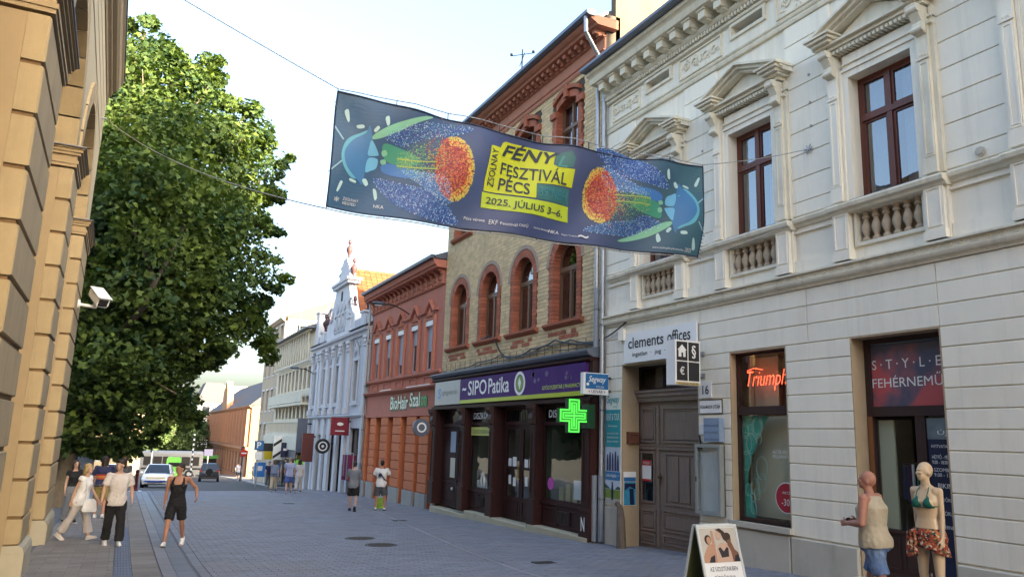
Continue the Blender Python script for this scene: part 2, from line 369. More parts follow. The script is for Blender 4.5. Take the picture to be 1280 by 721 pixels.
def interior(parent, x0, x1, y0, y1, z0, z1, m):
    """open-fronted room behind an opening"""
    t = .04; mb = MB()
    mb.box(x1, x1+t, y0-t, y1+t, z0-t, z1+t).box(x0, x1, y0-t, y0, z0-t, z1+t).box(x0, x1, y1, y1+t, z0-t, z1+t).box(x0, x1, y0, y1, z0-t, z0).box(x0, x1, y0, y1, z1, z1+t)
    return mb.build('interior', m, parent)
def casement(parent, y0, y1, z0, z1, x, mfr, mgl, tz=.68, mull=True, curtain=True, fr=.07, room=True, sash=.045, curt_in=.1):
    """wooden window: frame part with panes, curtains and room as sub-parts; tz = transom height fraction"""
    f = MB(); f.box(x, x+.1, y0, y0+fr, z0, z1).box(x, x+.1, y1-fr, y1, z0, z1).box(x, x+.1, y0+fr, y1-fr, z0, z0+fr).box(x, x+.1, y0+fr, y1-fr, z1-fr, z1)
    zt = z0+(z1-z0)*tz if tz else None; yc = (y0+y1)/2
    if zt: f.box(x-.03, x+.09, y0+fr, y1-fr, zt-.05, zt+.05)
    if mull:
        for a, b in (((z0+fr, zt-.05), (zt+.05, z1-fr)) if zt else ((z0+fr, z1-fr),)): f.box(x-.02, x+.09, yc-.05, yc+.05, a, b)
    cells = []
    for a, b in (((z0+fr, zt-.05), (zt+.05, z1-fr)) if zt else ((z0+fr, z1-fr),)):
        for c, d in (((y0+fr, yc-.05), (yc+.05, y1-fr)) if mull else ((y0+fr, y1-fr),)):
            cells.append((c, d, a, b)); s = sash
            f.box(x+.01, x+.07, c, c+s, a, b).box(x+.01, x+.07, d-s, d, a, b).box(x+.01, x+.07, c+s, d-s, a, a+s).box(x+.01, x+.07, c+s, d-s, b-s, b)
    w = f.build('window', mfr, parent)
    for c, d, a, b in cells: MB().box(x+.035, x+.043, c+sash, d-sash, a+sash, b-sash).build('pane', mgl, w)
    if curtain:
        mb = MB(); n = 28; W_ = (y1-y0-.2)
        for side in (0, 1):
            ya = y0+.1 if side == 0 else y1-.1-W_*.36; yb = ya+W_*.36
            vs = []
            for i in range(n+1):
                yy = ya+(yb-ya)*i/n; xx = x+curt_in+.09+.03*math.sin(i*1.7)+.01*math.sin(i*.6)
                vs += [(xx, yy, z0+.03), (xx, yy, z1-.05)]
            mb.add(vs, [(2*i, 2*i+2, 2*i+3, 2*i+1) for i in range(n)])
        mb.build('curtain', M_curt, w, smooth='all', fix=False)
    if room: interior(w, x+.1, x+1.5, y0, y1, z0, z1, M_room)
    return w

XW = 11.0; Y0W, Y1W = 0.9, 17.02
WH = thing('white_building', 'white stucco house with pediment windows, grey wooden gate and a lingerie shop below', 'building', (XW, 10, gz(10)))
WIN = [5.24, 8.37, 11.5, 14.63, 2.11]
gz0 = -3.2
GATE = (13.27, 16.17, gz0, 1.9); SHOPW = (10.75, 12.28, -1.43, 1.88); SHOPD = (7.62, 9.29, -2.0, 1.89); SHOP2 = (3.6, 5.2, -1.43, 1.88)
lower = wall_mb(XW+.03, XW+.5, Y0W, Y1W, gz0, 3.19, [GATE, SHOPW, SHOPD, SHOP2]); lower.build('wall', M_white, WH)
upper = wall_mb(XW+.03, XW+.5, Y0W, Y1W, 3.19, 9.98, [(c-.62, c+.62, 4.27, 6.56) for c in WIN]+[(c-.46, c+.46, 8.82, 9.04) for c in WIN]+[(c-.62, c+.62, 3.5, 4.03) for c in WIN])
upper.build('wall', M_white, WH)
bx('body', M_white, WH, 13.6, 22, Y0W, Y1W, gz0, 9.98)
bx('floor_slab', M_room, WH, XW+.52, 13.58, Y0W+.1, Y1W-.1, 2.7, 3.0)
bx('end_wall', M_white, WH, XW+.52, 13.58, Y0W, Y0W+.08, gz0, 9.97)
MB().prism([(10.42, 10.0), (16.5, 13.0), (22.3, 10.0), (22.3, 9.94), (10.42, 9.94)], 'y', Y0W, Y1W+.02).build('roof', M_zinc, WH)
# rusticated courses, one stone a part
J = [-1.555, -1.19, -.88, -.58, -.28, .03, .34, .64, .95, 1.255, 1.57, 1.885, 2.23, 2.57, 2.9]
g = .008
def courses(zs, segs):
    for a, b in zip(zs[:-1], zs[1:]):
        for s0, s1 in segs: block('facade_block', M_block, WH, '-x', s0, s1, a+g, b-g, XW, .06, .008)
courses(J[:12], [(Y0W, 3.6), (5.2, 7.62), (9.29, 10.75), (12.28, 13.27), (16.17, Y1W-.12)])
courses(J[11:], [(Y0W+.01, 3.99), (4.0, 7.62), (7.63, 10.2), (10.21, 13.2), (16.09, Y1W-.12)])
courses([1.885, 2.57, 2.9][1:], [(13.21, 16.08)])
UJ = [4.27+.03]+[4.57+.465*k for k in range(8)]+[8.25]
useg = []; ps = sorted(WIN)
prev = Y0W
for c in ps+[99]:
    useg.append((prev, min(c-1.0, Y1W-.12))); prev = c+1.0
useg = [s for s in useg if s[1]-s[0] > .1]
courses(UJ, useg)
# plinth panels and sill ledge
for a, b in ((Y0W, 3.6), (3.61, 7.6), (9.3, 10.745), (10.76, 12.28), (12.29, 13.25)):
    block('plinth_panel', M_plinth, WH, '-x', a, b, gz0+.4, -1.57, XW-.05, .08, .02)
block('plinth_panel', M_plinth, WH, '-x', 16.2, 16.88, gz0+.4, -1.57, XW-.03, .08, .015)
for a, b in ((10.7, 12.33), (3.55, 5.25)): bx('sill', M_plinth, WH, XW-.1, XW+.2, a, b, -1.53, -1.43)
# reveals
def reveals(o, d, z0=None):
    y0, y1, za, zb = o; za = z0 if z0 is not None else za
    MB().box(XW+.004, XW+d, y0-.001, y0+.025, za, zb).box(XW+.004, XW+d, y1-.025, y1+.001, za, zb).box(XW+.004, XW+d, y0+.025, y1-.025, zb-.025, zb+.001).build('reveal', M_reveal, WH)
reveals(GATE, .5, gz0+.3); reveals(SHOPW, .2); reveals(SHOPD, .33); reveals(SHOP2, .2)
bx('reveal_foot', M_reveal, WH, XW-.03, XW+.5, 16.148, 16.19, gz0+.4, -1.57)
# string course with running scroll, cornice, frieze
MB().prism([(11.02, 2.9), (10.97, 2.9), (10.955, 2.95), (10.9, 2.97), (10.88, 3.0), (10.87, 3.03), (10.9, 3.04), (10.9, 3.14), (10.84, 3.15), (10.84, 3.185), (11.02, 3.22)], 'y', Y0W, Y1W-.13).build('string_course', M_trim, WH)
mb = MB(); y = Y0W+.2
while y < Y1W-.3:
    pts = [(10.893, y+.07*math.cos(t)*(1-t/9), 3.09+.04*math.sin(t)*(1-t/9)) for t in [i*.8 for i in range(9)]]
    mb.tube(pts, .009, 4); y += .2
o = mb.build('scroll_band', M_trim, WH); o['kind'] = 'stuff'
MB().prism([(11.02, 8.25), (10.97, 8.26), (10.95, 8.31), (10.98, 8.33), (10.98, 8.37), (10.95, 8.39), (10.94, 8.42), (11.02, 8.45)], 'y', Y0W, Y1W-.13).build('frieze_moulding', M_trim, WH)
MB().prism([(11.02, 9.1), (10.95, 9.12), (10.93, 9.17), (10.97, 9.18), (11.02, 9.2)], 'y', Y0W, Y1W-.1).prism([(11.02, 9.29), (10.88, 9.3), (10.84, 9.36), (10.84, 9.4), (11.02, 9.42)], 'y', Y0W, Y1W-.1).build('architrave', M_trim, WH)
mb = MB(); y = Y0W+.1
while y < Y1W-.15: mb.box(10.88, 11.02, y, y+.06, 9.2, 9.29); y += .1
o = mb.build('dentil_course', M_trim, WH); o['kind'] = 'stuff'
MB().prism([(11.02, 9.64), (10.5, 9.65), (10.48, 9.7), (10.46, 9.8), (10.42, 9.84), (10.36, 9.86), (10.34, 9.935), (11.02, 9.935)], 'y', Y0W, Y1W+.02).build('cornice', M_trim, WH)
MB().prism([(10.42, 9.95), (10.2, 9.95), (10.17, 9.99), (10.17, 10.06), (10.2, 10.09), (10.24, 10.06), (10.42, 10.03)], 'y', Y0W, Y1W+.04).build('gutter', M_zinc, WH)
md = MB().box(-.0, .42, -.11, .11, .02, .2).prism([(-.03, .2), (.42, .2), (.42, .24), (-.05, .24)], 'y', -.14, .14).prism([(.05, -.03), (.12, .02), (.42, .02), (.42, -.03)], 'y', -.09, .09).mesh('modillion', M_trim)
for k in range(-22, 8):
    y = 13.02+.52*k
    if Y0W+.1 < y < Y1W-.1: link('modillion', md, WH, Vector((10.6, y, 9.4))-OFF[WH])
# frieze panels with scrollwork, vents
def panel_frame(mb, x, y0, y1, z0, z1, t=.035, d=.03):
    mb.box(x, x+d, y0, y1, z0, z0+t).box(x, x+d, y0, y1, z1-t, z1).box(x, x+d, y0, y0+t, z0+t, z1-t).box(x, x+d, y1-t, y1, z0+t, z1-t)
for c in WIN:
    mb = MB(); panel_frame(mb, XW-.02, c-.54, c+.54, 8.74, 9.1, .07, .05); fr = mb.build('vent', M_trim, WH)
    bx('opening', M_dark, fr, XW+.3, XW+.34, c-.46, c+.46, 8.82, 9.04)
for c in (0.7, 3.67, 6.8, 9.93, 13.06, 16.05):
    h = .75 if c < 16 else .62
    mb = MB(); panel_frame(mb, XW-.01, c-h, c+h, 8.53, 9.06, .035, .04); fr = mb.build('frieze_panel', M_trim, WH)
    mb = MB(); rng = random.Random(int(c*10))
    for sgn in (-1, 1):
        for q in (.18, .48):
            yc = c+sgn*q
            mb.tube([(XW+.015, yc+sgn*(.13-.012*t)*math.cos(t*.9)*1.0, 8.79+(.13-.012*t)*math.sin(t*.9)) for t in range(9)], .02, 5)
            for _ in range(7):
                a = rng.uniform(0, 6.28); r_ = rng.uniform(.07, .19)
                mb.ell((XW+.02, yc+r_*math.cos(a), 8.79+r_*.95*math.sin(a)), .02, rng.uniform(.02, .05), rng.uniform(.02, .04), 6, 4)
    mb.ell((XW+.02, c, 8.79), .03, .06, .09, 8, 5); mb.build('scrollwork', M_trim, fr)
# upper windows: pane, architrave, pilasters, consoles, pediment, balustrade
for wi, c in enumerate(WIN):
    casement(WH, c-.62, c+.62, 4.27, 6.56, XW+.2, M_brown, M_glassu, tz=.66)
    MB().box(XW+.03, XW+.3, c-.64, c+.64, 4.2, 4.272).box(XW-.1, XW+.03, c-.7, c+.7, 4.235, 4.272).build('window_sill', M_zinc, WH)
    mb = MB()
    for s in (-1, 1):
        y0, y1 = sorted((c+s*.622, c+s*.74)); mb.box(XW-.045, XW+.04, y0, y1, 4.28, 6.68)
        y0, y1 = sorted((c+s*.742, c+s*.79)); mb.box(XW-.075, XW+.04, y0, y1, 4.28, 6.73)
    mb.box(XW-.045, XW+.04, c-.62, c+.62, 6.562, 6.68).box(XW-.075, XW+.04, c-.74, c+.74, 6.682, 6.73).box(XW-.05, XW+.04, c-.72, c+.72, 6.732, 6.99)
    mb.box(XW-.09, XW+.04, c-.74, c+.74, 6.8, 6.82)
    mb.build('window_surround', M_white, WH)
    for s in (-1, 1):
        mb = MB(); y0, y1 = sorted((c+s*.80, c+s*1.0)); yo0, yo1 = sorted((c+s*1.002, c+s*1.07))
        mb.box(XW-.13, XW+.04, y0, y1, 4.28, 6.98).box(XW-.07, XW+.04, yo0, yo1, 4.28, 7.1)
        mb.box(XW-.16, XW-.13, y0-.02, y1+.02, 4.28, 4.52).box(XW-.155, XW-.13, y0-.015, y1+.015, 6.2, 6.24).box(XW-.145, XW-.13, y0+.04, y1-.04, 4.6, 4.62)
        panel_frame(mb, XW-.142, y0+.02, y1-.02, 4.56, 6.16, .03, .014)
        for q in range(4): mb.box(XW-.15, XW-.13, y0+.03+q*.04, y0+.055+q*.04, 6.25, 6.29)
        p = mb.build('pilaster', M_trim if s < 0 else M_white, WH)
        yc = c+s*.9; mb = MB()
        prof = [(10.87, 6.62), (10.8, 6.64), (10.76, 6.72), (10.78, 6.82), (10.72, 6.92), (10.64, 7.02), (10.63, 7.1), (11.0, 7.1), (11.0, 6.6)]
        mb.prism(prof, 'y', yc-.085, yc+.085).cyl((10.79, yc-.1, 6.7), (10.79, yc+.1, 6.7), .055, n=10).cyl((10.7, yc-.1, 7.03), (10.7, yc+.1, 7.03), .07, n=10)
        mb.build('console', M_trim, p, smooth=True)
        mb = MB().box(10.86, 11.02, *sorted((c+s*1.0, c+s*1.075)), 6.78, 6.82).box(10.88, 11.02, *sorted((c+s*1.0, c+s*1.07)), 6.9, 6.93); mb.build('capital', M_trim, p)
    # entablature and pediment
    mb = MB(); mb.box(10.84, 11.03, c-.79, c+.79, 7.1, 7.13)
    y = c-.78
    while y < c+.76: mb.box(10.8, 11.0, y, y+.05, 7.04, 7.1); y += .085
    mb.build('dentils', M_trim, WH)
    mb = MB(); mb.box(10.78, 11.03, c-1.02, c+1.02, 7.13, 7.2).box(10.7, 11.03, c-1.1, c+1.1, 7.2, 7.24)
    for s in (-1, 1):   # level blocks above the consoles
        y0, y1 = sorted((c+s*.74, c+s*1.12)); mb.box(10.62, 11.03, y0, y1, 7.242, 7.3).box(10.56, 11.03, y0-.05, y1+.05, 7.302, 7.36).box(10.52, 11.03, y0-.1, y1+.1, 7.362, 7.4)
        # raking cornice
        a0, a1 = c+s*1.2, c
        za, zb = 7.42, 7.86
        for t, (xo, h0, h1) in enumerate(((10.74, -.16, -.1), (10.66, -.1, -.03), (10.58, -.03, .02))):
            vs = [(xo, a0, za+h0), (xo, a0, za+h1), (xo, a1, zb+h1), (xo, a1, zb+h0), (11.03, a0, za+h0), (11.03, a0, za+h1), (11.03, a1, zb+h1), (11.03, a1, zb+h0)]
            mb.add(vs, [(0, 1, 2, 3), (7, 6, 5, 4), (0, 4, 5, 1), (1, 5, 6, 2), (3, 2, 6, 7), (0, 3, 7, 4)])
    mb.prism([(c-1.0, 7.24), (c+1.0, 7.24), (c, 7.7)], 'x', 10.9, 11.0)
    mb.build('pediment', M_trim, WH)
    # balustrade panel below the sill
    mb = MB(); panel_frame(mb, XW-.02, c-.68, c+.68, 3.44, 4.09, .06, .05); pf = mb.build('balustrade', M_trim, WH)
    bx('recess', M_reveal, pf, XW+.2, XW+.24, c-.62, c+.62, 3.5, 4.03)
    prof = [(.05, 0), (.07, .02), (.07, .05), (.04, .08), (.045, .12), (.085, .22), (.075, .28), (.045, .36), (.038, .4), (.065, .42), (.065, .45), (.045, .47), (.06, .53)]
    if wi == 0: bal = MB().lathe((0, 0, 0), prof, 10).mesh('baluster', M_balus, smooth=True)
    for k in range(6): link('baluster', bal, pf, Vector((XW+.07, c-.5+.2*k, 3.5))-OFF[pf])
    for s in (-1, 1):
        y0, y1 = sorted((c+s*.72, c+s*1.05)); mb = MB().box(XW-.12, XW+.04, y0, y1, 3.22, 4.1).box(XW-.15, XW+.04, y0-.02, y1+.02, 3.22, 3.36)
        panel_frame(mb, XW-.135, y0+.04, y1-.04, 3.42, 4.04, .02, .015)
        y0, y1 = sorted((c+s*1.05, c+s*1.09)); mb.box(XW-.06, XW+.04, y0, y1, 3.22, 4.1)
        mb.build('pedestal', M_white, WH)
    # ledge breaking forward over the pedestals
    led = [(0, 4.08), (-.03, 4.09), (-.05, 4.13), (-.11, 4.16), (-.13, 4.22), (-.12, 4.25), (0, 4.27)]
    MB().prism([(XW-.1+a, z-.035) for a, z in led[:-1]]+[(XW+.03, 4.232), (XW+.03, 4.05)], 'y', c-1.12, c+1.12).build('ledge', M_trim, WH)
for s0, s1 in useg:
    MB().prism([(XW+.03, 4.08), (XW-.01, 4.09), (XW-.03, 4.13), (XW-.08, 4.16), (XW-.1, 4.22), (XW-.09, 4.25), (XW+.03, 4.29)], 'y', s0+.121, max(s0+.13, s1-.121)).build('ledge', M_trim, WH)
    bx('base_moulding', M_white, WH, XW-.03, XW+.04, s0+.1, s1-.1, 3.22, 3.43); bx('top_moulding', M_white, WH, XW-.02, XW+.04, s0+.1, s1-.1, 3.97, 4.0)
# small wall fixings: insulator star, round cap, dark bolt holes
mb = MB(); mb.cyl((XW-.05, 9.96, 5.53), (XW+.02, 9.96, 5.53), .03, n=8)
for a in range(6): mb.cyl((XW-.03, 9.96, 5.53), (XW-.03, 9.96+.1*math.cos(a*1.047), 5.53+.1*math.sin(a*1.047)), .012, n=5)
mb.build('wire_anchor', M_pipe, WH)
mb = MB(); mb.cyl((XW-.04, 6.75, 4.42), (XW+.02, 6.75, 4.42), .075, n=12).cyl((XW-.06, 6.75, 4.42), (XW-.03, 6.75, 4.42), .05, n=12); mb.build('wall_cap', M_plinth, WH)
for yy, zz in ((9.9, 7.02), (9.9, 6.45), (9.9, 5.98), (13.0, 6.5), (13.05, 5.9)): MB().cyl((XW-.012, yy, zz), (XW+.02, yy, zz), .03, n=8).build('bolt', mat('lead_grey', (.3, .3, .3), .6), WH)

# ---- the wooden gate
gx = XW+.55
gt = MB().box(gx, gx+.06, 13.22, 16.22, gz0+.5, 1.02).build('gate', M_gate, WH)
def gpanel(y0, y1, z0, z1, name='gate_panel'):
    mb = MB(); panel_frame(mb, gx-.03, y0, y1, z0, z1, .05, .03)
    mb.box(gx-.012, gx, y0+.09, y1-.09, z0+.09, z1-.09); panel_frame(mb, gx-.03, y0+.08, y1-.08, z0+.08, z1-.08, .02, .03); mb.build(name, M_gate, gt)
for a, b in ((13.62, 15.25), (15.52, 16.1)):
    gpanel(a, b, .02, .86); gpanel(a, b, -2.0, -1.5) if a < 15 else gpanel(a, b, -2.05, -1.55); gpanel(a, b, -2.3, -2.06) if a < 15 else gpanel(a, b, -2.36, -2.1)
mb = MB(); panel_frame(mb, gx-.03, 13.72, 15.15, -1.4, -.2, .05, .03)
for k in range(3): mb.box(gx-.025, gx, 13.85+k*.4, 14.2+k*.4, -1.3, -.3)
mb.build('gate_panel', M_gate, gt)
mb = MB(); panel_frame(mb, gx-.035, 15.55, 16.1, -1.4, -.2, .04, .035); fr = mb.build('gate_window', M_gate, gt)
bx('gate_glass', M_glassd, gt, gx-.012, gx-.004, 15.59, 16.06, -1.36, -.24)
MB().box(gx-.05, gx, 13.22, 16.22, -.14, -.06).box(gx-.07, gx, 13.22, 16.22, -.06, -.03).box(gx-.04, gx, 15.36, 15.44, -2.4, .9).build('rail', M_gate, gt)
MB().prism([(gx+.1, 1.0), (gx-.1, 1.0), (gx-.12, 1.08), (gx-.16, 1.12), (gx-.16, 1.18), (gx-.2, 1.22), (gx-.2, 1.27), (gx+.1, 1.3)], 'y', 13.24, 16.19).build('gate_cornice', M_gate, WH)
MB().box(gx-.06, gx-.03, 15.3, 15.33, -.95, -.7).cyl((gx-.1, 15.32, -.78), (gx, 15.32, -.78), .03, n=8).build('handle', mat('old_brass', (.2, .15, .08), .4, metal=.8), gt)
mb = MB().box(gx, gx+.06, 13.24, 16.19, 1.28, 1.34).box(gx, gx+.06, 13.24, 16.19, 1.82, 1.9)
for yy in (13.24, 14.2, 15.18, 16.13): mb.box(gx, gx+.06, yy, yy+.06, 1.34, 1.82)
fl = mb.build('fanlight', M_dkbrown, WH)
for yy in (13.3, 14.26, 15.24): MB().box(gx+.02, gx+.03, yy, yy+.9, 1.34, 1.82).build('pane', M_glass, fl)
bx('interior', M_reveal, fl, gx+.5, gx+.55, 13.2, 16.2, 1.2, 2.0)

# ---- shop window with neon sign
def shopwindow(o, x):
    y0, y1, z0, z1 = o; w = .07
    f = MB().box(x, x+.09, y0, y0+w, z0, z1).box(x, x+.09, y1-w, y1, z0, z1).box(x, x+.09, y0+w, y1-w, z0, z0+w).box(x, x+.09, y0+w, y1-w, z1-w, z1).box(x-.02, x+.09, y0+w, y1-w, .62, .78)
    sw = f.build('shop_window', M_dkbrown, WH)
    for a, b in ((z0+w, .62), (.78, z1-w)): MB().box(x+.04, x+.05, y0+w, y1-w, a, b).build('pane', M_glass, sw)
    interior(sw, x+.09, x+1.3, y0, y1, z0, z1, M_roomL); return sw
SW = shopwindow(SHOPW, XW+.15); shopwindow(SHOP2, XW+.15)
# ---- shop door
dx = XW+.3; y0, y1 = 7.62, 9.29
f = MB().box(dx, dx+.1, y0+.02, y0+.09, -2.0, 1.87).box(dx, dx+.1, y1-.14, y1-.03, -2.0, 1.87).box(dx, dx+.1, y0+.09, y1-.14, 1.78, 1.87).box(dx-.02, dx+.1, y0+.09, y1-.14, .56, .72).box(dx, dx+.1, 8.2, 8.37, -2.0, .56)
f.box(dx, dx+.1, 8.37, y1-.14, -2.0, -1.92)
DF = f.build('shop_front', M_dkbrown, WH)
MB().box(dx-.02, dx+.06, 9.16, 9.24, -1.95, .56).build('door_post', mat('varnished_wood', (.25, .1, .04), .35, .2, 4, stretch=(6, 6, 1)), DF)
bx('pane', M_glass, DF, dx+.05, dx+.058, 7.71, 8.2, -2.0, .56)
# half-open inner door and kick panel
kp = MB().box(dx+.02, dx+.07, 8.37, 9.15, -1.92, -1.28)
panel_frame(kp, dx, 8.43, 8.72, -1.86, -1.36, .03, .02); panel_frame(kp, dx, 8.78, 9.09, -1.86, -1.36, .03, .02)
kp.box(dx-.01, dx+.07, 8.37, 9.15, -1.29, -1.24)
kp.build('door', M_dkbrown, DF)
MB().box(dx+.03, dx+.038, 8.45, 9.1, -1.24, .5).build('door_glass', M_glass, DF)
MB().box(dx-.04, dx-.01, 8.42, 8.45, -1.1, -.2).build('handle', M_pipe, DF)
MB().box(XW-.12, XW+.4, 7.55, 9.36, -2.3, -2.02).build('door_step', M_plinth, WH)
interior(DF, dx+.1, dx+2.2, y0-.6, y1+.1, -2.02, 1.85, mat('shop_room_dim', (.3, .28, .24), .9, .1))
# ================================================================ yellow brick house with the chemist's shop
M_brick = mat('yellow_brick', (.64, .475, .28), .85, .1, 6, island=.14, stain=.15, scol=(.4, .3, .2), sscale=.6, streak=.2)
M_mort = mat('dark_mortar', (.085, .07, .06), .95, .2, 8)
M_red = mat('red_brick_trim', (.36, .11, .06), .8, .14, 5, bump=.15, bscale=60, stain=.2, scol=(.14, .06, .05))
M_redi = mat('red_brick', (.38, .115, .065), .8, .12, 5, island=.2, obj=.12)
M_terra = mat('terracotta_cornice', (.45, .19, .13), .8, .12, 3, stain=.25, scol=(.2, .1, .08))
M_oak = mat('light_brown_window', (.16, .08, .045), .45, .2, 4, stretch=(6, 6, 1))
M_shop = mat('wine_wood', (.042, .014, .013), .6, .15, 3, stretch=(7, 7, 1), spec=.18)
M_stone = mat('pale_step_stone', (.42, .38, .28), .85, .14, 2, bump=.2, stain=.35, scol=(.2, .17, .12))
M_fire = mat('peeling_firewall', (.14, .115, .08), .9, .2, 1.5, stain=.6, scol=(.09, .065, .045), sscale=.8)
XB = 11.0; Y0B, Y1B = 17.06, 28.72
BB = thing('brick_building', 'yellow brick house with red arched windows above a wine-red chemist shopfront', 'building', (XB, 23, gz(23)))
AC = [19.12, 21.78, 24.42, 27.14]; AW, AZ0, AS = .68, 3.38, 5.1          # half width, sill, springing
UW = (7.72, 10.05)
wall_mb(XB+.03, XB+.5, Y0B, Y1B, 2.2, 12.0, [(c-AW-.26, c+AW+.26, AZ0, AS+AW+.26) for c in AC]+[(c-.66, c+.66, UW[0], UW[1]+.22) for c in AC]).build('wall', M_mort, BB)
bx('body', M_fire, BB, 13.4, 22.5, Y0B+.25, Y1B, -3.2, 11.4)
MB().box(XB+.5, 13.4, Y0B+.05, Y0B+.25, -3.2, 2.2).box(XB+.5, 13.4, Y1B-.2, Y1B, -3.2, 11.4).box(XB+.5, 13.4, Y0B+.26, Y1B-.21, 2.0, 2.2).box(XB+.5, 13.4, Y0B+.26, Y1B-.21, 6.9, 7.1).build('floor', M_room, BB)
# fire wall above the white roof
MB().prism([(11.35, -2), (22.5, -2), (22.5, 15), (18, 17.2), (12.4, 16.6), (11.35, 16.3)], 'y', Y0B+.0, Y0B+.24).build('fire_wall', M_fire, BB)
bx('rear_block', M_fire, BB, 14.4, 22, Y0B+.25, 20.8, 11.4, 16.5)  # unseen block, sized like the fire wall top to shade the tree
MB().prism([(10.45, 11.84), (13, 13.2), (17.2, 15.2), (22.6, 12), (22.6, 11.9), (10.45, 11.74)], 'y', Y0B+.24, Y1B+.05).build('roof', M_zinc, BB)
MB().prism([(10.3, 11.66), (10.22, 11.7), (10.22, 11.8), (10.3, 11.83), (10.5, 11.86), (10.5, 11.66)], 'y', Y0B-.25, Y1B+.05).build('gutter', M_zinc, BB)
# bricks: real courses, joined
V = []; F = []; rng = random.Random(11); bw, bh = .265, .118
def in_open(y, z, e=0):
    for c in AC:
        if abs(y-c) < AW+.28+e and AZ0-.02-e < z < AS: return True
        if z >= AS and math.hypot(y-c, z-AS) < AW+.27+e: return True
        if abs(y-c) < .93+e and UW[0]-.14 < z < UW[1]+.48: return True
    return False
row = 0; z = 2.3
while z < 10.74:
    y = Y0B+.02-(bw/2 if row % 2 else 0)
    while y < Y1B:
        a, b = max(y, Y0B+.02)+.006, min(y+bw, Y1B)-.006
        if b-a > .05:
            ym = (a+b)/2; zm = z+bh/2
            ia, ib = in_open(a, zm), in_open(b, zm)
            if not (ia and ib):
                if ia or ib:     # trim to the opening
                    for _ in range(12):
                        if ia: a += (b-a)*.1
                        if ib: b -= (b-a)*.1
                        ia, ib = in_open(a, zm), in_open(b, zm)
                        if not (ia or ib): break
                if b-a > .03 and not (ia or ib):
                    n = len(V); x = XB+rng.uniform(-.004, .004); z0, z1 = z+.006, z+bh-.006
                    V += [(x, a, z0), (x, b, z0), (x, b, z1), (x, a, z1), (XB+.035, a, z0), (XB+.035, b, z0), (XB+.035, b, z1), (XB+.035, a, z1)]
                    F += [(n, n+3, n+2, n+1), (n, n+1, n+5, n+4), (n+1, n+2, n+6, n+5), (n+2, n+3, n+7, n+6), (n+3, n, n+4, n+7)]
        y += bw
    z += bh; row += 1
o = MB().add(V, F).build('brick_courses', M_brick, BB); o['kind'] = 'stuff'
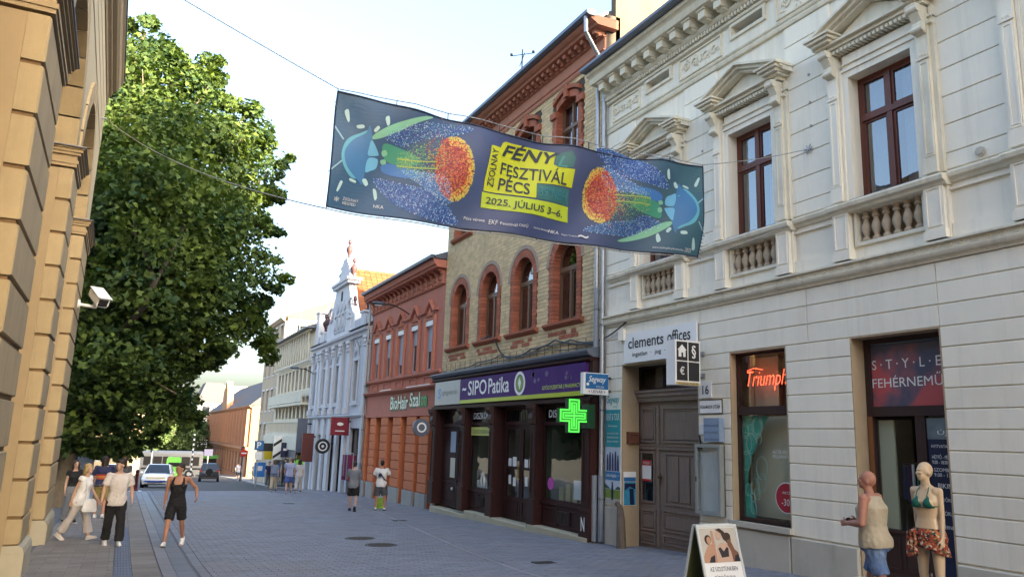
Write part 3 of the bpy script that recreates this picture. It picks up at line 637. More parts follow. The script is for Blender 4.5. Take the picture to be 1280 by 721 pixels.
# side returns of brick at the corner strip beside the pipe
for c in AC:
    # arched windows: voussoirs, jamb bricks, sill, frame
    w = None; xf = XB+.22
    # frame with round head
    def arc(r, n=14, z0=AS): return [(c+r*math.cos(math.pi*i/n), z0+r*math.sin(math.pi*i/n)) for i in range(n+1)]
    def ring(r0, r1, x0, x1, mb, n=14):
        for i in range(n):
            t0, t1 = math.pi*i/n, math.pi*(i+1)/n
            P = lambda r, t: (c+r*math.cos(t), AS+r*math.sin(t))
            mb.prism([P(r0, t0), P(r1, t0), P(r1, t1), P(r0, t1)], 'x', x0, x1)
    mb = MB(); ring(AW-.09, AW, xf, xf+.1, mb)
    mb.box(xf, xf+.1, c-AW, c-AW+.09, AZ0, AS).box(xf, xf+.1, c+AW-.09, c+AW, AZ0, AS).box(xf, xf+.1, c-AW+.09, c+AW-.09, AZ0, AZ0+.09)
    mb.box(xf-.03, xf+.09, c-AW+.09, c+AW-.09, AS-.2, AS-.06).box(xf-.02, xf+.09, c-.06, c+.06, AZ0+.09, AS-.2)
    for a, b in ((c-AW+.09, c-.06), (c+.06, c+AW-.09)): panel_frame(mb, xf+.01, a, b, AZ0+.09, AS-.2, .05, .06)
    w = mb.build('arched_window', M_oak, BB)
    for a, b in ((c-AW+.14, c-.11), (c+.11, c+AW-.14)): bx('pane', M_glassu, w, xf+.035, xf+.043, a, b, AZ0+.14, AS-.25)
    MB().prism([(c-AW+.1, AS-.06)]+[(c-q*(AW-.09), AS+h*(AW-.09)) for q, h in [(math.cos(math.pi*i/14), math.sin(math.pi*i/14)) for i in range(15)]]+[(c+AW-.1, AS-.06)], 'x', xf+.035, xf+.043).build('pane', M_glassu, w)
    mb = MB(); n = 22
    for s in (-1, 1):
        a = c+s*.05; b = c+s*(AW-.35); vs = []
        for i in range(n+1): vs += [(xf+.2+.03*math.sin(i*1.9), a+(b-a)*i/n, AZ0+.05), (xf+.2+.03*math.sin(i*1.9), a+(b-a)*i/n, AS-.2)]
        mb.add(vs, [(2*i, 2*i+2, 2*i+3, 2*i+1) for i in range(n)])
    mb.build('curtain', M_curt, w, fix=False)
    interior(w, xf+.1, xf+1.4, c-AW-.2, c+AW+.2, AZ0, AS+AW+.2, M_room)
    # brick arch as radial bricks, jambs as courses
    mb = MB()
    for i in range(22):
        t0, t1 = math.pi*(i+.06)/22, math.pi*(i+.94)/22
        P = lambda r, t: (c+r*math.cos(t), AS+r*math.sin(t))
        mb.prism([P(AW+.0, t0), P(AW+.25, t0), P(AW+.25, t1), P(AW+.0, t1)], 'x', XB-.02, XB+.3)
    for i in range(14):
        z0 = AZ0+.02+i*.122
        for s in (-1, 1):
            y0, y1 = sorted((c+s*AW, c+s*(AW+.25-(.0 if i % 2 else .02)))); mb.box(XB-.02, XB+.3, y0, y1, z0, z0+.112)
    mb.build('brick_arch', M_redi, BB)
    mb = MB(); ring(AW+.27, AW+.4, XB-.03, XB+.02, mb, 18); mb.build('hood_mould', mat('pale_brick_arch', (.36, .27, .21), .85, .12, 4), BB)
    MB().prism([(XB+.3, 3.2), (XB-.02, 3.2), (XB-.1, 3.26), (XB-.14, 3.3), (XB-.14, 3.36), (XB+.3, 3.42)], 'y', c-AW-.42, c+AW+.42).build('sill', M_red, BB)
    mb = MB(); rng2 = random.Random(int(c*7))
    for i in range(6):
        for j in range(2):
            if rng2.random() < .8: mb.box(XB-.012, XB+.03, c-.8+i*.27+(j*.13), c-.8+i*.27+.25+(j*.13), 2.86+j*.13, 2.97+j*.13)
    mb.build('red_bricks', M_redi, BB)
    # upper windows with segmental hood
    casement(BB, c-.64, c+.64, UW[0]+.06, UW[1]+.16, XB+.2, M_oak, M_glassu, tz=.66, curtain=True)
    mb = MB()
    for s in (-1, 1):
        for i in range(19):
            z0 = UW[0]+i*.122; wd = .27 if (i//3) % 2 == 0 else .2
            y0, y1 = sorted((c+s*.645, c+s*(.645+wd))); mb.box(XB-.03, XB+.3, y0, y1, z0, z0+.112)
    for i in range(13):   # segmental arch of soldier bricks
        t0 = -1+2*(i+.05)/13; t1 = -1+2*(i+.95)/13
        def Q(t, r): return (c+t*(.66+.02*r), UW[1]-.02+.2*(1-t*t)+r)
        mb.prism([Q(t0, .0), Q(t1, .0), Q(t1, .22), Q(t0, .22)], 'x', XB-.03, XB+.3)
    mb.build('brick_surround', M_redi, BB)
    mb = MB()
    for s in (-1, 1):
        y0, y1 = sorted((c+s*.62, c+s*.98)); mb.box(XB-.09, XB+.03, y0, y1, UW[1]-.22, UW[1]-.02)
    for i in range(12):
        t0 = -1+2*i/12; t1 = -1+2*(i+1)/12
        def Q(t, r): return (c+t*(.78+.06*r), UW[1]+.02+.24*(1-t*t)+r)
        mb.prism([Q(t0, .17), Q(t1, .17), Q(t1, .3), Q(t0, .3)], 'x', XB-.1, XB+.03)
    mb.box(XB-.12, XB+.03, c-.1, c+.1, UW[1]+.2, UW[1]+.62)
    mb.build('hood', M_red, BB)
    MB().prism([(XB+.3, 7.54), (XB-.02, 7.54), (XB-.12, 7.62), (XB-.14, 7.7), (XB+.3, 7.76)], 'y', c-1.0, c+1.0).build('sill', M_red, BB)
# great cornice
MB().prism([(XB+.02, 10.72), (XB-.03, 10.72), (XB-.06, 10.78), (XB-.03, 10.82), (XB-.02, 10.86), (XB-.07, 10.9), (XB-.03, 10.94), (XB+.02, 10.95)], 'y', Y0B, Y1B).build('moulding', M_terra, BB)
bx('frieze', M_terra, BB, XB-.02, XB+.03, Y0B, Y1B, 10.95, 11.3)
MB().prism([(XB+.03, 11.28), (XB-.06, 11.28), (XB-.1, 11.33), (XB+.03, 11.34)], 'y', Y0B, Y1B).prism([(XB+.3, 11.48), (XB-.4, 11.48), (XB-.44, 11.53), (XB-.52, 11.56), (XB-.6, 11.62), (XB-.62, 11.73), (XB+.3, 11.76)], 'y', Y0B-.2, Y1B).build('cornice', M_terra, BB)
cb = MB().box(-.3, .06, -.07, .07, .02, .14).box(-.18, .06, -.07, .07, -.04, .02).mesh('corbel', M_terra)
y = Y0B+.12
while y < Y1B: link('corbel', cb, BB, Vector((XB-.02, y, 11.335))-OFF[BB]); y += .34
# chimney-like aerial on the roof
an = thing('roof_aerial', 'thin roof aerial mast with small crossarms above the red cornice', 'aerial', (11.6, 23.6, 12.3))
MB().cyl((11.6, 23.6, 12.2), (11.6, 23.6, 14.1), .025, n=6).build('mast', M_blk, an)
MB().cyl((11.3, 23.9, 13.9), (11.9, 23.3, 13.9), .015, n=5).cyl((11.45, 23.1, 13.7), (11.75, 24.1, 13.7), .015, n=5).ell((11.3, 23.9, 13.95), .06, .06, .06, 6, 5).ell((11.9, 23.3, 13.95), .06, .06, .06, 6, 5).build('crossarm', M_blk, an)

# ---- shopfront of the chemist
XP = 10.66
MB().prism([(XB+.05, 2.16), (XP+.02, 2.16), (XP-.1, 2.22), (XP-.16, 2.3), (XP-.16, 2.34), (XB+.05, 2.48)], 'y', Y0B-.02, Y1B-.02).build('shop_cornice', M_zinc, BB)
MB().prism([(XB+.05, 2.06), (XP-.02, 2.06), (XP-.06, 2.1), (XP-.06, 2.155), (XB+.05, 2.155)], 'y', Y0B+.02, Y1B-.04).build('cornice_board', M_shop, BB)
bx('lintel', M_dkbrown, BB, XP+.06, XB+.3, Y0B+.02, Y1B-.04, 1.0, 2.06)
bx('lintel_moulding', M_shop, BB, XP-.03, XP+.06, Y0B+.02, Y1B-.04, 1.02, 1.12)
# step of pale stone, in blocks
base = gz0+.3
for a, b, top in ((25.02, 28.3, -2.56), (22.9, 25.0, -2.42), (20.4, 22.88, -2.44), (17.1, 20.38, -2.36)):
    block('step_stone', M_stone, BB, '-x', a, b, -3.2, top, XP-.06, .4, .02)
pil = [(17.08, 17.5), (20.0, 20.38), (22.88, 23.28), (25.3, 25.7), (28.2, 28.62)]
for i, (a, b) in enumerate(pil):
    mb = MB().box(XP, XB+.1, a, b, -2.46, 1.0).box(XP-.05, XP, a-.03, b+.03, -2.46, -1.75).box(XP-.07, XP, a-.05, b+.05, -1.75, -1.66).box(XP-.04, XP, a-.02, b+.02, -2.46, -2.3)
    panel_frame(mb, XP-.02, a+.05, b-.05, -1.55, .25, .04, .02)
    mb.box(XP-.05, XP, a-.02, b+.02, .32, .4)
    p = mb.build('shop_pilaster', M_shop, BB)
    mb = MB().prism([(XP, .42), (XP-.1, .46), (XP-.14, .6), (XP-.1, .76), (XP-.2, .9), (XP-.22, 1.02), (XP, 1.02)], 'y', a+.06, b-.06).cyl((XP-.12, a+.04, .93), (XP-.12, b-.04, .93), .08, n=9).build('console', M_dkbrown, p)
xs = XB-.12
def shop_bay(a, b, zb, ztop=.98, tz=.42):
    w = .07; f = MB().box(xs, xs+.08, a, a+w, zb, ztop).box(xs, xs+.08, b-w, b, zb, ztop).box(xs, xs+.08, a+w, b-w, zb, zb+w).box(xs, xs+.08, a+w, b-w, ztop-w, ztop).box(xs-.02, xs+.08, a+w, b-w, tz, tz+.1)
    s = f.build('shop_window', M_shop, BB)
    bx('pane', M_glass, s, xs+.04, xs+.05, a+w, b-w, zb+w, tz); bx('pane', M_glassd, s, xs+.04, xs+.05, a+w, b-w, tz+.1, ztop-w)
    interior(s, xs+.08, xs+1.5, a, b, zb, ztop, mat('shop_room_mid', (.08, .11, .085), .9, .1))
    mb = MB().box(xs, xs+.3, a, b, -2.46, zb); panel_frame(mb, xs-.03, a+.12, a+.9, -2.3, zb-.14, .05, .03); panel_frame(mb, xs-.03, b-.9, b-.12, -2.3, zb-.14, .05, .03)
    mb.box(xs-.04, xs, a, b, zb-.07, zb); mb.build('stall_riser', M_shop, BB)
    mb = MB().box(xs-.02, xs, (a+b)/2-.32, (a+b)/2+.32, -2.22, zb-.2); gr = mb.build('vent_grille', M_blk, BB)
    mb = MB()
    for k in range(7): mb.box(xs-.035, xs-.02, (a+b)/2-.3+k*.1-.012, (a+b)/2-.3+k*.1+.012, -2.2, zb-.22)
    mb.build('bars', M_dkbrown, gr); return s
PW = shop_bay(17.52, 19.98, -1.68); DWN = shop_bay(23.3, 25.28, -1.72)
# double shop door
xd_ = XB+.02; a, b = 20.42, 22.86
f = MB().box(xd_, xd_+.1, a, a+.1, -2.44, .98).box(xd_, xd_+.1, b-.1, b, -2.44, .98).box(xd_-.04, xd_+.1, a+.1, b-.1, .42, .54).box(xd_, xd_+.1, a+.1, b-.1, .9, .98)
db = f.build('door_frame', M_shop, BB)
bx('pane', M_glassd, db, xd_+.04, xd_+.05, a+.1, b-.1, .54, .9)
mb = MB()
for k in range(12): mb.cyl((xd_+.02, a+.2+k*.18, .55), (xd_+.02, a+.2+k*.18, .9), .014, n=5)
mb.build('transom_grille', M_blk, db)
for q0, q1 in ((a+.1, (a+b)/2-.01), ((a+b)/2+.01, b-.1)):
    w = .11; mb = MB().box(xd_, xd_+.06, q0, q0+w, -2.42, .42).box(xd_, xd_+.06, q1-w, q1, -2.42, .42).box(xd_, xd_+.06, q0+w, q1-w, .3, .42).box(xd_, xd_+.06, q0+w, q1-w, -2.42, -1.75).box(xd_, xd_+.06, q0+w, q1-w, -.92, -.84)
    panel_frame(mb, xd_-.02, q0+.14, q1-.14, -2.3, -1.85, .03, .02)
    d = mb.build('door', M_shop, BB)
    bx('pane', M_glass, d, xd_+.025, xd_+.033, q0+w, q1-w, -.84, .3); bx('pane', M_glass, d, xd_+.025, xd_+.033, q0+w, q1-w, -1.75, -.92)
    qc = (q0+q1)/2
    for yy, zz, ww, hh in ((qc+.22, -.75, .2, .3), (qc-.1, -.72, .26, .34), (qc+.2, -1.25, .17, .28), (qc-.12, -1.3, .2, .26)):
        bx('notice', M_wht, d, xd_+.012, xd_+.018, yy-ww/2, yy+ww/2, zz-hh/2, zz+hh/2)
MB().cyl((xd_-.05, 21.72, -1.2), (xd_-.05, 21.72, -.8), .02, n=6).cyl((xd_-.05, 21.72, -.8), (xd_, 21.72, -.8), .015, n=5).cyl((xd_-.05, 21.72, -1.2), (xd_, 21.72, -1.2), .015, n=5).build('handle', mat('brass', (.5, .38, .15), .35, metal=1), db)
interior(db, xd_+.1, xd_+1.6, a, b, -2.44, .98, M_room)
# left single door of wood with posted notices
a, b = 25.72, 28.18
mb = MB().box(XB-.02, XB+.3, a, b, -2.5, .98)
for q0, q1 in ((a+.1, a+.85), (a+.95, b-.1)):
    panel_frame(mb, XB-.05, q0, q1, -2.4, -1.6, .06, .03); panel_frame(mb, XB-.05, q0, q1, -1.5, -.2, .06, .03); panel_frame(mb, XB-.05, q0, q1, -.1, .3, .05, .03)
    mb.box(XB-.04, XB-.02, q0+.14, q1-.14, -2.25, -1.75).box(XB-.04, XB-.02, q0+.14, q1-.14, -1.4, -.3)
mb.box(XB-.06, XB-.02, a+.86, a+.94, -2.5, .35).box(XB-.08, XB-.02, a, b, .36, .46)
sdoor = mb.build('door', M_shop, BB)
bx('pane', M_glassd, sdoor, XB-.035, XB-.022, a+.1, b-.1, .5, .94)
bx('notice', mat('notice_blue', (.3, .38, .5), .6, .05), sdoor, XB-.075, XB-.06, 26.75, 27.25, -.55, .2)
bx('notice', mat('notice_cream', (.55, .53, .45), .6, .05), sdoor, XB-.075, XB-.06, 26.75, 27.2, -1.45, -.75)
MB().ell((XB-.08, 26.95, -1.85), .04, .06, .06, 8, 5).build('bell_plate', M_wht, sdoor)
# ================================================================ shop signs, posters and things fixed to the two near houses
M_purple = mat('purple_sign', (.07, .024, .15), .6, .12, 1.2, spec=.12, stain=.18, scol=(.17, .1, .25), sscale=1.6)
M_lime = mat('lime_strip', (.42, .5, .03), .4, .04)
M_greyp = mat('grey_sign', (.34, .36, .38), .35, .08)
M_navy = mat('navy', (.01, .015, .06), .5, .05)
M_blue = mat('sign_blue', (.01, .14, .34), .4, .05)
M_teal = mat('poster_teal', (.01, .30, .38), .45, .08, 2)
sg = thing('chemist_sign', 'long purple fascia sign with a lime edge over the chemist shopfront', 'sign', (10.66, 21.5, 1.2))
bx('panel', M_purple, sg, 10.6, 10.72, 17.3, 25.75, 1.17, 2.03)
bx('lime_edge', M_lime, sg, 10.585, 10.6, 17.3, 25.75, 1.17, 1.29)
text('lettering', 'SIPO', M_wht, sg, (10.598, 24.25, 1.68), SX, UP, 1.55, .5, bold=.012); text('lettering', 'Patika', M_wht, sg, (10.598, 22.55, 1.68), SX, UP, 1.55, .5, bold=.012)
text('lettering', '~', M_wht, sg, (10.598, 25.38, 1.66), SX, UP, .34, .12, bold=.04)
mb = MB(); n = 24; c = (21.05, 1.66)
mb.loft([[(x, c[0]+r*math.cos(6.2832*i/n), c[1]+r*1.0*math.sin(6.2832*i/n)) for i in range(n)] for x, r in ((10.6, .36), (10.592, .36), (10.592, .27), (10.6, .27))], caps=False)
mb.build('ring_emblem', M_wht, sg)
MB().cyl((10.596, c[0], c[1]), (10.602, c[0], c[1]), .24, n=20).build('emblem_disc', mat('emblem_green', (.2, .35, .08), .5), sg)
MB().prism([(c[0]-.02, c[1]-.18), (c[0]+.1, c[1]), (c[0]+.02, c[1]+.17), (c[0]-.1, c[1]+.02)], 'x', 10.588, 10.597).build('emblem_leaf', M_wht, sg)
text('lettering', 'GYÓGYSZERTÁR | PHARMACY', mat('lime_letters', (.5, .6, .12), .4), sg, (10.598, 18.55, 1.45), SX, UP, 2.1, .17, bold=.01)
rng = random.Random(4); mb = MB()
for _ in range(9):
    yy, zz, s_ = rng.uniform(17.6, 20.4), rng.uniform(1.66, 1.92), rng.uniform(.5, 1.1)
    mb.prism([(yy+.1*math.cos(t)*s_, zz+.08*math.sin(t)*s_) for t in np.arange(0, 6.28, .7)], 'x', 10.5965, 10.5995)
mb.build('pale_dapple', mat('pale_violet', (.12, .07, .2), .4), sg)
gs = thing('grey_fascia_sign', 'square grey fascia sign with a blue mark at the left end of the purple sign', 'sign', (10.66, 27, 1.2))
bx('panel', M_greyp, gs, 10.6, 10.72, 25.8, 28.3, 1.17, 2.03)
text('lettering', 'S', mat('bright_blue', (.05, .25, .6), .4), gs, (10.598, 27.8, 1.6), SX, UP, .3, .4, bold=.03)
text('lettering', 'gyógyszertár', mat('grey_letters', (.16, .18, .2), .4), gs, (10.598, 26.75, 1.6), SX, UP, 1.5, .22, bold=.015)
# window lettering and a neon cross
text('lettering', 'DISZKONT', M_wht, DWN, (10.87, 24.3, .74), SX, UP, 1.5, .22, bold=.012)
bx('yellow_strip', mat('strip_yellow', (.5, .5, .12), .5), DWN, 10.855, 10.875, 23.4, 25.2, .08, .36)
text('lettering', 'GYÓGYSZERTÁR', mat('dark_green_letters', (.05, .12, .04), .5), DWN, (10.853, 24.3, .22), SX, UP, 1.4, .15, bold=.01)
text('lettering', 'DISZKONT', M_wht, PW, (10.87, 18.85, .74), SX, UP, 1.6, .22, bold=.012)
bx('display_card', M_wht, PW, 11.1, 11.12, 18.2, 18.6, -1.55, -1.05)
MB().cyl((10.905, 19.55, -1.2), (10.915, 19.55, -1.2), .17, n=16).build('pink_sticker', mat('pink', (.6, .1, .45), .5), PW)
mb = MB()
for k in range(7): mb.box(11.1, 11.3, 23.5+k*.24, 23.62+k*.24, -1.66, -1.66+.25+.12*(k % 3))
mb.build('display_boxes', mat('box_white', (.55, .6, .62), .6), DWN)
mb = MB()
for k in range(5): mb.box(11.25, 11.5, 17.9+k*.38, 18.15+k*.38, -1.66, -1.3+.1*(k % 2))
mb.build('display_boxes', mat('box_ochre', (.5, .42, .2), .6), PW)
text('lettering', 'N', M_wht, BB, (10.6, 17.3, -2.05), SX, UP, .18, .34, bold=.02)
M_green = mat('cross_green', (.03, .75, .10), .4, 0, emit=.2); M_dkg = mat('cross_dark', (.004, .06, .025), .5, .05)
gc = thing('pharmacy_cross', 'glowing green chemist cross sticking out over the pavement', 'sign', (10.1, 17.0, .6))
cz, cx, yw = .62, 10.08, 17.0
def cross(r, t): return [(-r, -t), (-t, -t), (-t, -r), (t, -r), (t, -t), (r, -t), (r, t), (t, t), (t, r), (-t, r), (-t, t), (-r, t)]
P = lambda r, t: [(cx+a, cz+b) for a, b in cross(r, t)]
MB().prism(P(.43, .175), 'y', yw-.07, yw+.07).build('box', M_dkg, gc)
def outline(mb, r, t, w, y):
    o_, i_ = cross(r, t), cross(r-w, t-w); n = 12
    for k in range(n):
        q = [o_[k], o_[(k+1) % n], i_[(k+1) % n], i_[k]]
        for yy in (y, -y): mb.prism([(cx+a, cz+b) for a, b in q], 'y', yw-.07-.012 if yy > 0 else yw+.07, yw-.07 if yy > 0 else yw+.082)
mb = MB(); outline(mb, .41, .155, .035, 1); outline(mb, .33, .08, .025, 1); mb.prism([(cx+a, cz+b) for a, b in cross(.27, .02)], 'y', yw-.082, yw-.07); mb.build('neon_lines', M_green, gc)
mb = MB()
for k, (r_, t_) in enumerate(((.37, .115), (.3, .05))): outline(mb, r_, t_, .028, 1)
mb.build('neon_fill', mat('cross_green_dim', (.015, .36, .05), .4, 0, emit=.05), gc)
MB().box(cx+.43, 10.7, yw-.05, yw+.05, cz-.04, cz+.04).box(10.45, 10.64, yw-.16, yw+.16, cz-.3, cz+.3).build('bracket', M_dkg, gc)
# blue projecting sign
bs = thing('blue_hanging_sign', 'blue and white box sign on arms beside the downpipe', 'sign', (10.5, 16.75, 1.4))
ys = 16.7
bx('panel', M_wht, bs, 10.16, 10.9, ys-.07, ys+.07, 1.16, 1.7)
bx('blue_face', M_blue, bs, 10.22, 10.89, ys-.08, ys-.07, 1.3, 1.68)
text('lettering', 'Segway', M_wht, bs, (10.56, ys-.08, 1.52), (1, 0, 0), UP, .52, .2, shear=.35, bold=.01); text('lettering', 'TOURS', M_wht, bs, (10.64, ys-.08, 1.35), (1, 0, 0), UP, .24, .055)
MB().cyl((10.28, ys-.086, 1.41), (10.28, ys-.078, 1.41), .04, n=10).build('wheel_mark', M_wht, bs)
text('lettering', '< UDVAR >', M_navy, bs, (10.56, ys-.07, 1.23), (1, 0, 0), UP, .5, .075, bold=.015)
MB().box(10.9, 11.0, ys-.03, ys+.03, 1.24, 1.29).box(10.9, 11.0, ys-.03, ys+.03, 1.57, 1.62).build('bracket', M_blk, bs)
# tour posters on the corner pier
def rect(name, m, par, x, ya, yb, za, zb, t=.006): return bx(name, m, par, x-t, x, ya, yb, za, zb)
tp = thing('tour_poster', 'tall teal and photo poster on the pier left of the grey gate', 'poster', (10.95, 16.55, -1.5))
rect('sheet', M_wht, tp, 10.99, 16.19, 16.86, -1.5, 1.2, .01); xq = 10.978
text('lettering', 'Segway', M_teal, tp, (xq+.001, 16.52, 1.03), SX, UP, .56, .24, shear=.35, bold=.01); text('lettering', 'TOURS', M_teal, tp, (xq+.001, 16.45, .87), SX, UP, .2, .05)
rect('teal_field', M_teal, tp, xq, 16.19, 16.86, -.12, .8, .004)
text('lettering', 'RENT & TOUR', M_wht, tp, (xq-.006, 16.52, .62), SX, UP, .58, .17, bold=.004); text('lettering', 'Élményséta', M_wht, tp, (xq-.006, 16.52, .4), SX, UP, .4, .07)
for k in range(3): text('lettering', ['városnéző túrák', 'kalandok két keréken', 'bérlés óránként'][k], M_wht, tp, (xq-.006, 16.52, .22-.1*k), SX, UP, .5, .05)
rect('photo_sky', mat('photo_sky', (.5, .6, .72), .6, .1), tp, xq, 16.19, 16.86, -.72, -.13, .004)
mb = MB()
for yy, s in ((16.75, 1), (16.64, .8), (16.52, .9), (16.4, .75), (16.29, 1.05)):
    mb.prism([(yy-.045, -.7), (yy+.045, -.7), (yy+.04, -.45*s), (yy+.02, -.3*s), (yy-.02, -.3*s), (yy-.04, -.45*s)], 'x', xq-.009, xq-.005)
mb.build('riders', mat('photo_navy', (.05, .05, .13), .6, .3, 12), tp)
rect('photo_band', mat('photo_blue', (.03, .2, .42), .5), tp, xq-.0065, 16.19, 16.86, -.92, -.72, .004)
text('lettering', 'online foglalás  >', M_wht, tp, (xq-.012, 16.52, -.82), SX, UP, .55, .1, bold=.01)
rect('photo_sky', mat('photo_sky', (.5, .6, .72), .6, .1), tp, xq, 16.19, 16.86, -1.15, -.92, .004); rect('photo_grass', mat('photo_grass', (.16, .24, .05), .7, .35, 8), tp, xq, 16.19, 16.86, -1.36, -1.15, .004)
rect('photo_path', mat('photo_path', (.4, .38, .33), .7, .2), tp, xq, 16.19, 16.86, -1.49, -1.36, .004)
MB().prism([(16.86, -1.13), (16.86, -1.02), (16.72, -1.08), (16.6, -1.14)], 'x', xq-.008, xq-.005).prism([(16.19, -1.14), (16.19, -1.08), (16.3, -1.06), (16.42, -1.14)], 'x', xq-.008, xq-.005).build('photo_hills', mat('photo_hills', (.05, .1, .08), .7), tp)
MB().prism([(16.5, -1.4), (16.56, -1.4), (16.57, -1.15), (16.55, -1.02), (16.5, -1.02), (16.48, -1.15)], 'x', xq-.012, xq-.008).prism([(16.5, -1.02), (16.56, -1.02), (16.55, -.96), (16.51, -.96)], 'x', xq-.012, xq-.008).build('photo_rider', M_navy, tp)
tp2 = thing('small_poster', 'small blue poster on the tan gate reveal beside the tall teal poster', 'poster', (11.2, 16.14, -1.5))
yq = 16.138
MB().box(11.03, 11.4, yq-.008, yq, -1.5, -.7).build('sheet', M_wht, tp2)
MB().box(11.04, 11.39, yq-.012, yq-.008, -.93, -.83).build('band', M_blue, tp2)
MB().box(11.04, 11.39, yq-.012, yq-.008, -1.49, -.94).build('photo', mat('poster_cyan', (.02, .25, .4), .5, .4, 5), tp2)
MB().prism([(11.22, -1.48), (11.34, -1.48), (11.32, -1.1), (11.2, -1.1)], 'y', yq-.016, yq-.012).prism([(11.06, -1.15), (11.2, -1.05), (11.38, -1.12), (11.38, -.98), (11.06, -.98)], 'y', yq-.016, yq-.012).build('photo_figures', M_navy, tp2)
# brown letter box on the reveal
lb = thing('letter_box', 'rusty brown letter box on the tan reveal left of the gate', 'letter box', (11.25, 16.1, .1))
MB().box(11.12, 11.42, 16.02, 16.143, -.02, .26).build('box', mat('rust_brown', (.16, .055, .03), .7, .25, 8, bump=.3), lb)
MB().box(11.16, 11.38, 16.012, 16.02, .17, .19).build('slot', M_blk, lb)
# gate notice
rn = thing('red_notice', 'red and white notice on the narrow left leaf of the gate', 'notice', (11.5, 15.82, -.65))
MB().box(11.505, 11.513, 15.66, 16.02, -.9, -.4).build('sheet', M_wht, rn); MB().box(11.5, 11.505, 15.66, 16.02, -.53, -.4).box(11.5, 11.505, 15.66, 16.02, -.9, -.85).build('red_bar', mat('notice_red', (.5, .02, .03), .5), rn)
text('lettering', 'FIGYELEM', M_wht, rn, (11.5, 15.84, -.47), SX, UP, .26, .06)
# office sign over the gate
of = thing('office_sign', 'white board with black lettering over the grey gate', 'sign', (10.95, 14.6, 1.9))
bx('board', M_wht, of, 10.955, 10.995, 13.25, 16.03, 1.92, 2.66)
text('lettering', 'clements', M_blk, of, (10.954, 15.12, 2.40), SX, UP, 1.42, .27, bold=.012); text('lettering', 'offices', M_blk, of, (10.954, 13.86, 2.41), SX, UP, .82, .28, bold=.012)
text('lettering', 'ingatlan  ·  jog  ·  pénzügy', M_blk, of, (10.954, 14.6, 2.1), SX, UP, 2.1, .14, bold=.008)
cu = thing('cube_sign', 'white box sign with four black squares, house, section and euro symbols, above the gate', 'sign', (10.3, 12.95, 1.7))
yc = 12.98; x0, x1, z0, z1 = 10.18, 10.8, 1.22, 2.14
bx('box', M_wht, cu, x0-.02, x1+.02, yc, yc+.3, z0, z1+.02)
hw = (x1-x0)/2; hz = .41
for i in range(2):
    for j in range(2):
        bx('black_square', M_blk, cu, x0+.02+i*hw, x0+hw-.01+i*hw, yc-.008, yc, z0+.09+j*(hz+.01), z0+.09+hz-.015+j*(hz+.01))
xa, xb, za, zb = x0+hw/2, x0+hw*1.5, z0+.09+hz/2, z0+.09+hz*1.5
MB().prism([(xa-.09, zb-.12), (xa-.02, zb-.12), (xa-.02, zb-.03), (xa+.03, zb-.03), (xa+.03, zb-.12), (xa+.09, zb-.12), (xa+.09, zb+.02), (xa+.12, zb+.02), (xa, zb+.14), (xa-.12, zb+.02), (xa-.09, zb+.02)], 'y', yc-.014, yc-.008).build('house_mark', M_wht, cu)
text('lettering', '§', M_wht, cu, (xb, yc-.008, zb), (1, 0, 0), UP, .12, .28, bold=.01); text('lettering', '€', M_wht, cu, (xa, yc-.008, za), (1, 0, 0), UP, .12, .17, bold=.01)
mb = MB().box(x0, x1, yc-.004, yc-.001, z0+.0, z0+.06); mb.build('yellow_strip', mat('pale_ochre', (.5, .38, .18), .5), cu)
text('lettering', 'www.clements.hu   72 / 210 - 099', M_blk, cu, (10.49, yc-.005, z0+.03), (1, 0, 0), UP, .52, .035)
MB().cyl((x1, yc+.15, 1.45), (11.02, yc+.15, 1.45), .03, n=6).cyl((x1, yc+.15, 1.92), (11.02, yc+.15, 1.92), .03, n=6).box(10.98, 11.0, yc+.05, yc+.25, 1.4, 1.5).box(10.98, 11.0, yc+.05, yc+.25, 1.87, 1.97).build('bracket', M_pipe, cu)
# house number, street plate, blue boxes, showcase
hn = thing('house_number', 'small white house number plate with a wavy edge', 'plate', (10.99, 12.98, 1.1))
MB().prism([(12.8, .98), (13.2, .98), (13.17, 1.05), (13.17, 1.25), (13.2, 1.32), (12.8, 1.32), (12.83, 1.25), (12.83, 1.05)], 'x', 10.975, 10.99).build('plate', M_wht, hn); text('lettering', '16', M_navy, hn, (10.974, 13.0, 1.15), SX, UP, .2, .19, bold=.012)
st = thing('street_name_plate', 'white street name plate with black edge and capitals under the number', 'plate', (10.99, 12.88, .8))
bx('rim', M_blk, st, 10.98, 10.992, 12.5, 13.22, .64, .94); bx('plate', M_wht, st, 10.972, 10.98, 12.52, 13.2, .66, .92); text('lettering', 'IRGALMASOK UTCÁJA', M_blk, st, (10.971, 12.86, .79), SX, UP, .62, .11, bold=.012)
mbx = thing('blue_meter_box', 'pale blue metal box under the street name plate', 'box', (10.9, 12.7, .3))
bx('box', mat('faded_blue', (.2, .28, .4), .55, .12), mbx, 10.86, 10.99, 12.47, 12.95, .07, .55)
for k in range(3): bx('rib', mat('faded_blue2', (.17, .24, .35), .55, .12), mbx, 10.85, 10.86, 12.48, 12.94, .12+k*.14, .14+k*.14)
ib = thing('intercom', 'white intercom plate with a dark stick beside the blue box', 'intercom', (10.96, 13.1, .2))
bx('plate', M_wht, ib, 10.97, 10.992, 12.98, 13.22, .22, .44); MB().cyl((10.95, 13.2, .2), (10.95, 13.12, -.12), .025, n=6).build('stick', M_blk, ib)
sc_ = thing('showcase', 'grey metal showcase with an empty white board and glass front beside the gate', 'showcase', (10.9, 12.9, -1.4))
mb = MB(); panel_frame(mb, 10.86, 12.47, 13.25, -1.4, .02, .07, .13); mb.box(10.97, 10.99, 12.47, 13.25, -1.4, .02); mb.build('case', mat('grey_steel', (.3, .33, .33), .45, .1, metal=.4), sc_)
